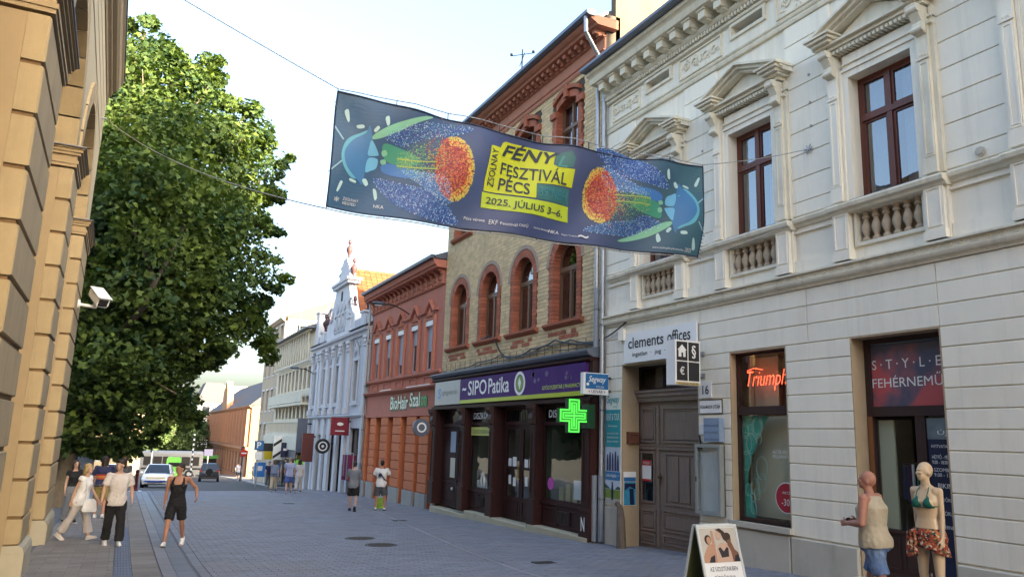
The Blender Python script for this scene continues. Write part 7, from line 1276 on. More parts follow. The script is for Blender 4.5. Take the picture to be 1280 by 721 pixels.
def leaves(clumps, per, size, seed=1, flat=.62):
    """many small lobed leaves spread through tilted, flattened sprays; clumps: array of x, y, z, r"""
    rg = np.random.default_rng(seed); m = len(clumps); cl = np.repeat(clumps, per, axis=0); n = len(cl)
    ax = rg.normal(size=(m, 3))*.38+np.array([0, 0, 1]); ax /= np.linalg.norm(ax, axis=1)[:, None]; axr = np.repeat(ax, per, axis=0)
    cs = np.repeat(rg.uniform(.75, 1.3, (m, 1)), per, axis=0)
    d = rg.normal(size=(n, 3)); d /= np.linalg.norm(d, axis=1)[:, None]
    d = d*rg.uniform(.2, 1.12, (n, 1))**.6; h = (d*axr).sum(1)[:, None]; d = d-axr*h*(1-flat)-np.array([0, 0, .16])*(1-h*h)
    p = cl[:, :3]+d*cl[:, 3:4]
    nrm = axr*.75+d*.35+rg.normal(size=(n, 3))*.38; nrm /= np.linalg.norm(nrm, axis=1)[:, None]
    a = np.cross(nrm, rg.normal(size=(n, 3))); a /= np.linalg.norm(a, axis=1)[:, None]; b = np.cross(nrm, a)
    s = size*cs*rg.uniform(.6, 1.3, (n, 1)); fold = nrm*s*.22
    T = [(0, -.5, 0), (.34, -.28, .5), (.56, .05, 1), (.2, .16, .3), (0, .66, 0), (-.2, .16, .3), (-.56, .05, 1), (-.34, -.28, .5)]
    V = np.stack([p+a*s*x+b*s*y-fold*f for x, y, f in T], 1).reshape(-1, 3)
    base = np.arange(n)[:, None]*8
    F = np.concatenate([base+np.array([[0, 1, 2, 3]]), base+np.array([[0, 3, 4, 5]]), base+np.array([[0, 5, 6, 7]])], 1).reshape(-1, 4)
    return V, F
def np_mesh(name, V, F, m, parent):
    off = np.array(OFF.get(parent, Vector())); me = bpy.data.meshes.new(name)
    me.vertices.add(len(V)); me.vertices.foreach_set('co', (V-off).astype(np.float32).ravel())
    me.loops.add(F.size); me.loops.foreach_set('vertex_index', F.astype(np.int32).ravel())
    me.polygons.add(len(F)); me.polygons.foreach_set('loop_start', (np.arange(len(F))*F.shape[1]).astype(np.int32)); 
    me.update(calc_edges=True); me.materials.append(m); return link(name, me, parent)
TREE = np.array([[float(q) for q in s.split(',')] for s in TREE_DATA.split(';')])
PT = thing('plane_tree', 'huge plane tree with dense dark foliage rising behind the ochre building', 'tree', (-1.9, 33, gz(33)))
def limb(pts, r0, r1, n=9):
    k = len(pts); rings = []
    for i, p in enumerate(pts):
        r = r0+(r1-r0)*i/(k-1); rings.append([(p[0]+r*math.cos(t), p[1]+r*math.sin(t), p[2]) for t in [6.2832*j/n for j in range(n)]])
    return rings
mb = MB(); gb = gz(33)
mb.loft(limb([(-1.9, 33, gb-.2), (-1.88, 33, gb+.3), (-1.8, 33, 0), (-1.4, 33, 2.4)], .48, .34))
for pts, r0 in (([(-1.4, 33, 2.2), (-.2, 32.6, 4.0), (.6, 32.2, 5.4), (1.0, 32, 7.2), (1.6, 31.8, 9)], .26), ([(-1.4, 33, 2.2), (-2.0, 33.4, 5), (-2.0, 33.6, 9), (-1.3, 33.4, 13), (-1.1, 33.2, 16)], .28),
                ([(-1.5, 33, 2), (-3.6, 32.4, 4), (-5.4, 32, 7), (-6, 31.6, 9)], .24), ([(-1.4, 33.1, 2.2), (-.6, 35.6, 5), (.4, 37.2, 8), (.6, 38, 10)], .22), ([(.6, 32.2, 5.4), (2.4, 32.3, 6.2), (4.2, 32.6, 6.4)], .15),
                ([(-.2, 32.6, 4), (1.8, 32.6, 4.2), (4.0, 33, 3.6)], .14), ([(-1.4, 33, 2.4), (-1.0, 30, 4.4), (-.6, 28, 6.6)], .2), ([(-2, 33.5, 8), (-.4, 33, 11), (.8, 32.8, 13)], .14), ([(-1.8, 33, 1.4), (.0, 31, 2.0), (1.5, 30, 1.2)], .13)):
    mb.loft(limb(pts, r0, r0*.3, 7))
rg = random.Random(2)
for x, y, z, r in TREE[::7]:
    t = (x*.55+(-1.0)*.45, y*.55+33*.45, z*.72+1.0); mb.loft(limb([t, ((t[0]+x)/2+rg.uniform(-.3, .3), (t[1]+y)/2, (t[2]+z)/2-.2), (x, y, z)], .06, .015, 5))
mb.build('trunk', M_bark, PT, smooth=True)
LIMB = [(-.9, 29.8, 2.4), (.1, 28, 3.9), (.35, 27.6, 4.7), (.9, 28, 6.2), (1.2, 29.5, 7.6)]
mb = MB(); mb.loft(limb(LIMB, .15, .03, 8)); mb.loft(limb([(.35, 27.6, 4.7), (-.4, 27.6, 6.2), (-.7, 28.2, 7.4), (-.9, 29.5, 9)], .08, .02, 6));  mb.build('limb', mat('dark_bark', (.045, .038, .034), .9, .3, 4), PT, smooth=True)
seg = np.array([[a+(b-a)*t/6 for a, b in zip(p, q)] for p, q in zip(LIMB[:-1], LIMB[1:]) for t in range(6)])
near = np.array([(np.linalg.norm(seg[:, [0, 2]]-c[[0, 2]], axis=1).min() < .32) and c[1] < 28.2 for c in TREE]); TREE = TREE[~near]
V, F = leaves(TREE, 125, .19)
core = TREE.copy(); core[:, :3] = np.array([-1.2, 33, 7.5])+(core[:, :3]-np.array([-1.2, 33, 7.5]))*.86; core = core[TREE[:, 3] > .8]
V2, F2 = leaves(core, 24, .3, 9); np_mesh('crown', np.vstack([V, V2]), np.vstack([F, F2+len(V)]), M_leaf, PT)
# far trees beyond the tree and at the end of the street
M_leaf2 = leafmat('far_leaf', (.045, .085, .035), (.11, .16, .06))
def small_tree(x, y, h, r, label, seed):
    z0 = gz(y); t = thing('street_tree', label, 'tree', (x, y, z0), 'far street trees'); rg = np.random.default_rng(seed)
    MB().loft(limb([(x, y, z0-.2), (x+.1, y, z0+h*.35), (x, y, z0+h*.7)], .25, .08)).build('trunk', M_bark, t)
    d = rg.normal(size=(70, 3)); d /= np.linalg.norm(d, axis=1)[:, None]; q = rg.uniform(.3, 1, (70, 1))**.5
    c = np.array([x, y, z0+h*.63])+d*q*np.array([r, r, h*.36]); cl = np.hstack([c, rg.uniform(.5, 1.1, (70, 1))*r*.35])
    V, F = leaves(cl, 60, .42, seed); np_mesh('crown', V, F, M_leaf2, t)
for k, (x, y, h, r, lab) in enumerate(((2.2, 128, 9, 4.2, 'round green street tree left of the lime board far down the street'), (7.0, 134, 10, 4.4, 'tall green street tree behind the bus'), (9.5, 150, 11, 4.5, 'farthest green street tree beside the tower house'), (-4, 140, 12, 5, 'large street tree behind the cream house'), (4.5, 172, 13, 6, 'tree at the very end of the street behind the others'))): small_tree(x, y, h, r, lab, k+1)

# ================================================================ the festival banner
BN = thing('festival_banner', 'wide dark blue festival banner with glowing beetles strung across the street', 'banner', (5.1, 9.65, 3.7))
def bpt(u, v, lift=0):
    TL, TR, BLc, BR = (2.017, 9.5, 4.408), (8.318, 9.8, 4.637), (1.973, 9.5, 2.811), (8.151, 9.8, 3.037)
    q = 4*u*(1-u); s = -(.15*v+.05*(1-v))*q-.025*math.sin(u*19)*v*q
    P = [BLc[i]*(1-u)*(1-v)+BR[i]*u*(1-v)+TL[i]*(1-u)*v+TR[i]*u*v for i in range(3)]
    y = P[1]+.07*math.sin(u*11+v*2)*math.sin(v*2.5+.4)+.045*math.sin(u*26-v*5)+.02*math.sin(u*47+v*9)*v+.03*math.exp(-((u-.62)/.05)**2)*math.sin(v*7) - lift
    return (P[0], y, P[2]+s)
def uv(cx, cy):
    """artwork coordinates (1280 x 589 sheet) to banner fractions"""
    s = .5; v = .5
    for _ in range(4):
        s = (cx-(22+40*v))/(1178-15*v); yt = 30+252*s+140*s*(1-s); yb = 400+170*s+48*s*(1-s); v = (yb-cy)/(yb-yt)
    u = s*10.08/(13.1-s*3.02)      # the sheet is foreshortened towards its far right end
    return u, v
def bmesh_from(polys, name, m, lift, sub=True):
    """flat printed shapes: triangulated, refined and laid on the cloth"""
    bm = bmesh.new()
    for poly in polys:
        try: bm.faces.new([bm.verts.new((x, y, 0)) for x, y in poly])
        except ValueError: pass
    if sub:
        bmesh.ops.triangulate(bm, faces=bm.faces)
        for _ in range(5):
            es = [e for e in bm.edges if e.calc_length() > 24]
            if not es: break
            bmesh.ops.subdivide_edges(bm, edges=es, cuts=1); bmesh.ops.triangulate(bm, faces=[f for f in bm.faces if len(f.verts) > 3])
    for v in bm.verts: v.co = Vector(bpt(*uv(v.co.x, v.co.y), lift))-OFF[BN]
    me = bpy.data.meshes.new(name); bm.to_mesh(me); bm.free(); me.materials.append(m); return link(name, me, BN)
NU, NV = 64, 16
V = [bpt(i/NU, j/NV) for j in range(NV+1) for i in range(NU+1)]
cl = MB().add(V, [(j*(NU+1)+i, j*(NU+1)+i+1, (j+1)*(NU+1)+i+1, (j+1)*(NU+1)+i) for j in range(NV) for i in range(NU)])
M_ban = mat('banner_cloth', (.022, .035, .09), .55, .12, 1.5)
N = M_ban.node_tree.nodes; L = M_ban.node_tree.links; b = N['Principled BSDF']
tcn = N.new('ShaderNodeTexCoord'); sx = N.new('ShaderNodeSeparateXYZ'); mr = N.new('ShaderNodeMapRange'); mr.inputs[1].default_value = -3.1; mr.inputs[2].default_value = 3.1
rp = N.new('ShaderNodeValToRGB'); e = rp.color_ramp.elements
e[0].color = (.016, .08, .17, 1); e[1].color = (.03, .11, .14, 1); q = e.new(.4); q.color = (.035, .055, .15, 1); q = e.new(.68); q.color = (.035, .055, .13, 1)
L.new(tcn.outputs['Object'], sx.inputs[0]); L.new(sx.outputs[0], mr.inputs[0]); L.new(mr.outputs[0], rp.inputs[0]); L.new(rp.outputs[0], b.inputs['Base Color'])
cl.build('cloth', M_ban, BN, smooth='all', fix=False)
def pm(n, c): return mat('print_'+n, c, .55, .06, 3)
def inpoly(x, y, P):
    c = False
    for i in range(len(P)):
        (x1, y1), (x2, y2) = P[i], P[i-1]
        if (y1 > y) != (y2 > y) and x < (x2-x1)*(y-y1)/(y2-y1)+x1: c = not c
    return c
def blade(P, n=5):   # smooth closed outline through the points
    out = []; k = len(P)
    for i in range(k):
        p0, p1, p2, p3 = [np.array(P[(i+j-1) % k], float) for j in range(4)]
        for t in np.arange(n)/n: out.append(tuple(.5*((2*p1)+(-p0+p2)*t+(2*p0-5*p1+4*p2-p3)*t*t+(-p0+3*p1-3*p2+p3)*t**3)))
    return out
rg = random.Random(21)
def beetle(T):
    A = lambda P, **k: [T(x, y) for x, y in blade(P)]
    Bx = lambda P: [T(x, y) for x, y in P]
    waves = []
    for k in range(26):
        y0 = 60+k*13
        row = [(max(40-(y0-30)*.05, 52)+j*13, y0+j*3+4*math.sin(j*.9+k*.5)) for j in range(0, 15 if k < 8 else (4 if k < 18 else 16))]
        for a, c in zip(row[:-1], row[1:]): waves.append([T(*a), T(*c), T(c[0], c[1]+2.5), T(a[0], a[1]+2.5)])
    bmesh_from(waves, 'wave_lines', pm('wave', (.02, .09, .19)), .002, False)
    w1 = [(205, 180), (300, 148), (400, 150), (485, 168), (440, 188), (330, 200), (260, 215)]
    w2 = [(178, 312), (260, 330), (360, 370), (440, 452), (395, 458), (300, 430), (230, 385)]
    w3 = [(265, 290), (330, 300), (400, 330), (415, 395), (380, 390), (320, 340)]
    for w, c in ((w1, (.02, .06, .22)), (w2, (.015, .06, .24)), (w3, (.03, .10, .3))): bmesh_from([A(w)], 'wing', pm('wing%d' % (c[0]*1000), c), .003)
    bmesh_from([A([(205, 208), (240, 214), (300, 240), (318, 262), (300, 277), (230, 266), (204, 240)])], 'green_wing', pm('green', (.03, .24, .17)), .005)
    bmesh_from([A([(202, 270), (225, 266), (280, 280), (322, 302), (305, 318), (240, 306), (205, 290)])], 'blue_wing', pm('blue', (.03, .15, .42)), .005)
    bmesh_from([A([(166, 186), (190, 168), (250, 142), (330, 127), (362, 131), (300, 150), (210, 186), (172, 193)])], 'pale_stripe', pm('mint', (.16, .42, .30)), .005)
    bmesh_from([A([(160, 168), (128, 172), (95, 185), (75, 215), (70, 250), (82, 285), (108, 312), (140, 300), (150, 230)])], 'head_rim', pm('cyan', (.07, .33, .45)), .005)
    bmesh_from([A([(160, 150), (148, 172), (110, 190), (84, 220), (80, 250), (92, 282), (125, 318), (140, 330), (150, 290), (166, 240), (168, 190)])], 'head', pm('headblue', (.03, .15, .34)), .007)
    bmesh_from([A([(168, 196), (190, 235), (186, 242), (158, 240), (160, 215)]), A([(158, 250), (188, 252), (186, 278), (168, 287), (150, 290)])], 'neck_plates', pm('sky', (.10, .36, .58)), .008)
    bmesh_from([A([(200, 230), (213, 226), (218, 240), (204, 244)]), A([(198, 256), (212, 254), (216, 266), (202, 268)])], 'joints', pm('mint', (.16, .42, .30)), .008)
    bmesh_from([A(p) for p in ([(84, 96), (96, 92), (99, 126), (93, 130)], [(208, 128), (220, 122), (222, 146), (214, 152)], [(120, 146), (140, 146), (142, 156), (124, 156)], [(66, 322), (74, 326), (60, 352), (54, 350)], [(98, 312), (118, 320), (116, 326), (98, 320)], [(176, 344), (186, 348), (188, 372), (180, 378)], [(172, 165), (184, 153), (190, 160), (178, 172)], [(140, 316), (152, 312), (160, 328), (150, 334)])], 'drops', pm('pale', (.34, .52, .55)), .008)
    bmesh_from([Bx([(46, 138), (50, 134), (80, 188), (76, 190)]), Bx([(24, 292), (70, 256), (72, 260), (26, 296)])], 'feelers', pm('feeler', (.2, .38, .5)), .006)
    D = {k: [] for k in ('red', 'crimson', 'orange', 'yellow', 'lime', 'green', 'ltblue', 'white', 'deep')}
    def dot(x, y, k, s):
        D[k].append([T(x-s, y-s*.6), T(x+s, y-s), T(x+s*.8, y+s), T(x-s, y+s*.8)])
    bmesh_from([[T(425+56*math.cos(t), 294+96*math.sin(t)) for t in np.linspace(0, 6.283, 33)[:-1]]], 'glow_disc', pm('maroon', (.17, .035, .04)), .004)
    for _ in range(2600):
        a = rg.uniform(0, 6.283); r_ = math.sqrt(rg.random()); x, y = 424+60*r_*math.cos(a), 294+101*r_*math.sin(a)
        e_ = r_ if math.cos(a) > -.25 else r_*.5
        k = rg.choice(['yellow', 'yellow', 'lime', 'orange']) if e_ > .86 else rg.choice(['orange', 'yellow', 'red']) if e_ > .68 else rg.choice(['red', 'crimson', 'red', 'orange', 'deep'])
        dot(x, y, k, rg.uniform(1.1, 2.4))
    for _ in range(900):
        t = rg.random(); x = 250+150*t; y = 262+rg.gauss(0, 1)*(14+30*t); k = rg.choice(['green', 'lime', 'green']) if t < .6 else rg.choice(['lime', 'orange', 'crimson', 'green'])
        dot(x, y, k, rg.uniform(.9, 1.8))
    for w, n in ((w1, 700), (w2, 1000), (w3, 700)):
        c = 0; W_ = blade(w)
        xs = [p[0] for p in W_]; ysx = [p[1] for p in W_]
        while c < n:
            x, y = rg.uniform(min(xs), max(xs)), rg.uniform(min(ysx), max(ysx))
            if inpoly(x, y, W_): dot(x, y, rg.choice(['ltblue', 'ltblue', 'white', 'green' if w is w1 else 'ltblue']), rg.uniform(.6, 1.4)); c += 1
        for i in range(0, len(W_), 1):
            if rg.random() < .75: dot(*W_[i], rg.choice(['ltblue', 'white']), 1.6)
    cols = dict(red=(.46, .06, .035), crimson=(.33, .04, .09), orange=(.58, .22, .06), yellow=(.60, .46, .11), lime=(.30, .42, .1), green=(.05, .3, .16), ltblue=(.1, .3, .6), white=(.5, .6, .72), deep=(.15, .01, .03))
    for k, P in D.items():
        if P: bmesh_from(P, 'dots', pm('dot_'+k, cols[k]), .010, False)
    for dx, dy in ((0, 0), (2, 22)): bmesh_from([Bx([(250, 250+dy), (370, 272+dy), (370, 275+dy), (250, 254+dy)])], 'glow_line', pm('dot_lime', cols['lime']), .012)
beetle(lambda x, y: (x, y))
beetle(lambda x, y: (1155-(x-120)*.85, 415-(y-245)*.88))
CX = lambda P: [((x/4.806+580-400)*2.56, (y/4.806+160-100)*2.56) for x, y in P]
M_lm = pm('logo_lime', (.42, .47, .03)); M_ink = pm('ink', (.02, .03, .05))
bmesh_from([CX([(228, 102), (245, 92), (420, 130), (548, 162), (556, 176), (540, 236), (566, 250), (660, 270), (650, 374), (430, 345), (418, 436), (106, 390), (112, 330), (150, 128), (160, 124), (212, 132)])], 'logo_field', M_lm, .010)
bmesh_from([CX([(98, 396), (634, 482), (630, 572), (92, 486)])], 'date_field', pm('logo_lime2', (.34, .45, .035)), .010)
bmesh_from([CX([(556, 176), (640, 160), (662, 200), (650, 262), (548, 240)])], 'logo_shade', pm('dark_teal', (.02, .12, .13)), .007)
bmesh_from([CX([(430, 348), (636, 384), (632, 476), (424, 440)])], 'sponsor_field', pm('dark_teal', (.02, .12, .13)), .007)
def btext(s, p, w, h, ang, m, shear=0, bold=0, lift=.020):
    """lettering printed on the cloth: p centre in artwork units"""
    o = text('lettering', s, m, BN, (0, 0, 0), (1, 0, 0), (0, 1, 0), w, h, 0, shear, bold); me = o.data
    bm = bmesh.new(); bm.from_mesh(me); off = OFF[BN]; ca, sa = math.cos(R(ang)), math.sin(R(ang))
    for v in bm.verts:
        x, y = v.co.x+off.x, v.co.y+off.y; v.co = Vector(bpt(*uv(p[0]+x*ca+y*sa, p[1]+x*sa-y*ca), lift))-off
    bm.to_mesh(me); bm.free()
def C1(x, y): return CX([(x, y)])[0]
k = 2.56/4.806
btext('FÉNY', C1(400, 165), 350*k, 92*k, 10, M_ink, .25, .02); btext('L', C1(592, 222), 60*k, 66*k, 10, pm('teal_ink', (.03, .2, .2)), .25, .02)
btext('FESZTIVÁL', C1(416, 282), 412*k, 92*k, 10, M_ink, 0, .008); btext('PÉCS', C1(292, 356), 190*k, 92*k, 10, M_ink, 0, .012)
btext('ZSOLNAY', C1(160, 256), 226*k, 40*k, -82, M_ink, 0, .006); btext('2025. JÚLIUS 3–6.', C1(358, 486), 480*k, 62*k, 10, M_ink, 0, .012)
btext('39ºNBH', C1(530, 412), 180*k, 56*k, 10, pm('teal_ink2', (.02, .17, .22)), 0, .01)
M_sp = pm('sponsor_white', (.5, .53, .58))
for s, x, y, w, h in (('*', 54, 378, 16, 16), ('ZSOLNAY\nNEGYED', 100, 386, 52, 22), ('NKA', 190, 402, 32, 11), ('Pécs városa', 490, 448, 64, 9), ('EKF', 546, 460, 26, 14), ('Fesztivál', 592, 468, 52, 9), ('ORFŰ', 638, 472, 30, 11), ('Zsolnay Örökség', 700, 482, 56, 7), ('NKA', 745, 489, 36, 10), ('Magyar Turizmus', 796, 500, 50, 6), ('~', 838, 504, 30, 10), ('www.zsolnayfenyfesztival.hu', 1100, 546, 90, 8), ('2025', 1160, 552, 22, 12)):
    btext(s, (x, y), w, h, 9, M_sp)
# hem, ropes and loops
hem = MB()
for v in (0, 1): hem.tube([bpt(i/NU, v, .004) for i in range(NU+1)], .012, 5)
for u in (0, 1): hem.tube([bpt(u, j/8, .004) for j in range(9)], .012, 5)
hem.build('hem', pm('hem', (.02, .03, .06)), BN)
def wire(name, label, pts, r, par_pts=None):
    t = thing(name, label, 'cable', pts[0]); MB().tube(pts, r, 5).build('strand', mat('steel_wire', (.33, .33, .33), .5, metal=.5), t); return t
def lerp(a, b, n, sag=0): return [(a[0]+(b[0]-a[0])*i/n, a[1]+(b[1]-a[1])*i/n, a[2]+(b[2]-a[2])*i/n-sag*4*(i/n)*(1-i/n)) for i in range(n+1)]
top = [tuple(np.array(bpt(i/24, 1))+np.array([0, 0, .035])) for i in range(25)]
for i in range(1, 24): top[i] = (top[i][0], top[i][1], top[i][2]+.09*math.sin(math.pi*i/24))
wt = wire('upper_wire', 'upper steel wire from the ochre building over the banner to the white facade', lerp((-1.2, 9.6, 5.65), top[0], 6, .02)+top[1:]+lerp(top[-1], (10.97, 9.96, 5.53), 8, .04)[1:], .008)
lp = MB()
for i in range(0, 25, 3): lp.tube([top[i], bpt(i/24, 1)], .008, 4)
lp.build('loops', M_blk, wt)
bot = [tuple(np.array(bpt(i/24, 0))+np.array([0, 0, -.03])) for i in range(25)]
wb = wire('lower_wire', 'lower steel wire from the ochre building under the banner to the white ledge', lerp((-1.33, 21.45, 7.74), bot[0], 14, .28)+bot[1:]+lerp(bot[-1], (10.85, 10.4, 4.15), 6, .03)[1:], .009)
lp = MB()
for i in range(0, 25, 3): lp.tube([bot[i], bpt(i/24, 0)], .008, 4)
lp.build('loops', M_blk, wb)
# ================================================================ PEOPLE
def vox(mb, name, m, size, it=4):
    me = mb.mesh('tmp'); o = bpy.data.objects.new('tmp', me); COL.objects.link(o)
    md_ = o.modifiers.new('r', 'REMESH'); md_.mode = 'VOXEL'; md_.voxel_size = size
    sm = o.modifiers.new('s', 'SMOOTH'); sm.iterations = it; sm.factor = .5
    dg = bpy.context.evaluated_depsgraph_get(); dg.update()
    r = bpy.data.meshes.new_from_object(o.evaluated_get(dg)); bpy.data.objects.remove(o); bpy.data.meshes.remove(me)
    r.name = name; r.materials.clear(); r.materials.append(m); r.shade_smooth(); return r
from mathutils import noise as mnoise
def wrinkle(me, amp=.011, f=9):
    n = len(me.vertices); co_ = np.empty(n*3); no_ = np.empty(n*3); me.vertices.foreach_get('co', co_); me.vertices.foreach_get('normal', no_); co_ = co_.reshape(-1, 3); no_ = no_.reshape(-1, 3)
    w = np.array([mnoise.noise((c[0]*f*1.6+c[2]*f*.8, c[1]*f*1.6, c[2]*f*.7))+.5*mnoise.noise((c[0]*f*3, c[1]*f*3, c[2]*f*2.2-c[0]*f*2)) for c in co_])
    co_ += no_*(w*amp)[:, None]; me.vertices.foreach_set('co', co_.ravel()); me.update(); return me
def cap(mb, a, b, ra, rb, n=12, ends=(1, 1)):
    """tapered limb with rounded or flat ends"""
    a, b = Vector(a), Vector(b); d = (b-a)
    if d.length < 1e-5: return
    mb.cyl(a, b, ra, rb, n)
    if ends[0]: mb.ell(a, ra, ra, ra, 10, 7)
    if ends[1]: mb.ell(b, rb, rb, rb, 10, 7)
def skin(n, c): return mat('skin_'+n, c, .55, .06, 6)
SK = dict(light=skin('light', (.50, .30, .22)), tan=skin('tan', (.42, .20, .13)), red=skin('sunburnt', (.40, .175, .12)), doll=mat('mannequin_skin', (.62, .44, .28), .38, .03))
def cloth(n, c, **k): return mat('cloth_'+n, c, .88, k.pop('var', .12), k.pop('scale', 9), bump=.35, bscale=14, **k)
class Fig:
    def __init__(s, H=1.75, lean=0, la=(5, 6, 12, 0), ra=(5, 6, 12, 0), ll=(0, 0, 3), rl=(0, 0, 3), head=(0, 0), female=False, bulk=1.0):
        k = s.k = H/1.75; s.f = female; s.b = bulk; s.headrot = head
        hw = .09*k; TH, SHk = .43*k, .42*k
        def leg(side, sw, kn, ab):
            t, u, w = R(sw), R(sw-kn), R(ab)
            h = Vector((side*hw, 0, 0)); kn_ = h+Vector((side*math.sin(w), math.sin(t)*math.cos(w), -math.cos(t)*math.cos(w)))*TH
            an = kn_+Vector((side*math.sin(w)*.3, math.sin(u), -math.cos(u)))*SHk; return h, kn_, an, u
        L, Rg = leg(-1, *ll), leg(1, *rl)
        low = min(L[2].z, Rg[2].z)-.075*k; s.hipz = -low
        up_ = Vector((0, 0, s.hipz)); s.L = [p+up_ for p in L[:3]]+[L[3]]; s.Rl = [p+up_ for p in Rg[:3]]+[Rg[3]]
        s.M = Matrix.Translation(up_) @ Matrix.Rotation(-R(lean), 4, 'X')
        sw_ = (.160 if female else .2)*k*(1+.35*(bulk-1))
        def arm(side, sw, ab, el, inw):
            t, w = R(sw), R(ab); sh = Vector((side*sw_, 0, .545*k))
            d = Vector((side*math.sin(w), math.sin(t)*math.cos(w), -math.cos(t)*math.cos(w))); e = sh+d*.30*k
            q = R(sw+el); f = Vector((side*(math.sin(w)*.4)-side*math.sin(R(inw)), math.sin(q), -math.cos(q))).normalized(); wr = e+f*.255*k
            return [s.M @ sh, s.M @ e, s.M @ wr]
        s.A = [arm(-1, *la), arm(1, *ra)]
        s.neck = s.M @ Vector((0, .0, .60*k)); s.hc = s.M @ Vector((0, .02*k, .765*k))
        s.HM = Matrix.Translation(s.hc) @ Matrix.Rotation(R(head[0]), 4, 'Z') @ Matrix.Rotation(-R(head[1]), 4, 'X')
    RG = [(-.09, .105, .09, 0), (-.03, .165, .12, -.005), (.05, .172, .125, -.01), (.14, .152, .108, 0), (.22, .142, .102, .005), (.33, .158, .112, .008), (.43, .172, .116, .0), (.50, .168, .10, -.005), (.555, .13, .078, -.008), (.60, .062, .06, 0)]
    RF = [(-.09, .11, .095, 0), (-.03, .172, .125, -.01), (.04, .178, .128, -.015), (.14, .142, .10, 0), (.22, .122, .088, .005), (.32, .138, .098, .01), (.41, .150, .112, .018), (.49, .148, .09, 0), (.545, .115, .07, -.006), (.60, .052, .052, 0)]
    def rings(s, infl=0, z0=-9, z1=9, n=18, hang=False):
        T = s.RF if s.f else s.RG; out = []
        zs = sorted({*(t[0] for t in T if z0 <= t[0] <= z1), *(z for z in (z0, z1) if T[0][0] < z < T[-1][0])})
        for z in zs:
            rx, ry, yo = [float(np.interp(max(z, .02) if hang else z, [t[0] for t in T], [t[i] for t in T])) for i in (1, 2, 3)]
            bb = s.b if z < .5 else 1+(s.b-1)*.4
            out.append([s.M @ Vector(((rx*bb+infl)*s.k*math.copysign(abs(math.cos(a))**.85, math.cos(a)), (yo+(ry*bb+infl)*math.copysign(abs(math.sin(a))**.85, math.sin(a)))*s.k, z*s.k)) for a in [6.2832*i/n for i in range(n)]])
        return out
    def body(s, voxel, fingers=True):
        k = s.k; mb = MB(); mb.loft(s.rings()); b = s.b
        cap(mb, s.neck-Vector((0, 0, .03*k)), s.hc-Vector((0, 0, .06*k)), .056*k*b**.5, .05*k)
        H = MB().ell((0, -.01*k, .022*k), .077*k, .098*k, .102*k, 14, 10).ell((0, .022*k, -.05*k), .056*k, .068*k, .062*k, 12, 8).ell((0, .05*k, -.085*k), .03*k, .03*k, .024*k)
        H.loft([[(x*k, y*k, z*k) for x, y, z in r] for r in ([(-.010, .085, .02), (.010, .085, .02), (.006, .07, .02)], [(-.017, .088, -.028), (.017, .088, -.028), (0, .117, -.02)], [(-.012, .08, -.036), (.012, .08, -.036), (0, .1, -.036)])])
        for q in (-1, 1): H.ell((q*.076*k, -.008*k, -.01*k), .011*k, .02*k, .032*k, 8, 6); H.ell((q*.032*k, .074*k, -.02*k), .022*k, .02*k, .02*k, 8, 6)
        H.ell((0, .083*k, -.055*k), .024*k, .012*k, .009*k, 8, 5).ell((0, .078*k, .022*k), .05*k, .018*k, .012*k, 8, 5)
        H.xf(s.HM); mb.add(H.v, H.f)
        for side in (-1, 1): cap(mb, s.M @ Vector((side*.02*k, -.005*k, .59*k)), s.M @ Vector((side*(.12 if not s.f else .1)*k, -.005*k, .535*k)), .045*k, .045*k)
        b0_ = b; b = b*(.8 if s.f else 1)**2
        for side, A in zip((-1, 1), s.A):
            cap(mb, s.M @ Vector((side*.12*k, 0, .53*k)), A[0], .06*k, .056*k*b**.6); cap(mb, A[0], A[1], .054*k*b**.6, .039*k*b**.5); m_ = A[1].lerp(A[2], .3); cap(mb, A[1], m_, .04*k*b**.5, .042*k*b**.5); cap(mb, m_, A[2], .042*k*b**.5, .027*k)
            d = (A[2]-A[1]).normalized(); inn = Vector((-side, 0, 0)); inn = (inn-d*inn.dot(d)).normalized(); t = d.cross(inn)
            if t.y < 0: t = -t
            p0 = A[2]+d*.01*k; p1 = A[2]+d*.085*k
            for q in (-.027, -.009, .009, .027): cap(mb, p0+t*q*.7*k, p1+t*q*k, .016*k, .0145*k, 8)
            if fingers:
                for j, L in enumerate((.058, .072, .078, .07)):
                    b0 = p1+t*(j-1.5)*.021*k; q1 = b0+(d*.93+inn*.36).normalized()*L*.5*k; q2 = q1+(d*.55+inn*.83).normalized()*L*.55*k
                    cap(mb, b0, q1, .0098*k, .009*k, 8); cap(mb, q1, q2, .009*k, .0078*k, 8)
                b0 = A[2]+d*.03*k+t*.03*k; q1 = b0+(d*.6+t*.7+inn*.3).normalized()*.04*k; cap(mb, b0, q1, .014*k, .011*k, 8); cap(mb, q1, q1+(d*.85+t*.2+inn*.4).normalized()*.034*k, .011*k, .009*k, 8)
        b = b0_
        for J in (s.L, s.Rl):
            h, kn, an, u = J; cap(mb, h+Vector((0, -.005, .01)), kn, .088*k*b**.4, .054*k); c_ = kn.lerp(an, .28)+Vector((0, -.014*k, 0)); cap(mb, kn, c_, .053*k, .057*k*b**.3); cap(mb, c_, an, .055*k, .035*k)
            f = Vector((0, math.cos(u), math.sin(u))); cap(mb, an+Vector((0, 0, -.035*k))-f*.03*k, an+f*.15*k+Vector((0, 0, -.05*k)), .036*k, .028*k)
        return vox(mb, 'person_body', s.skin, voxel)
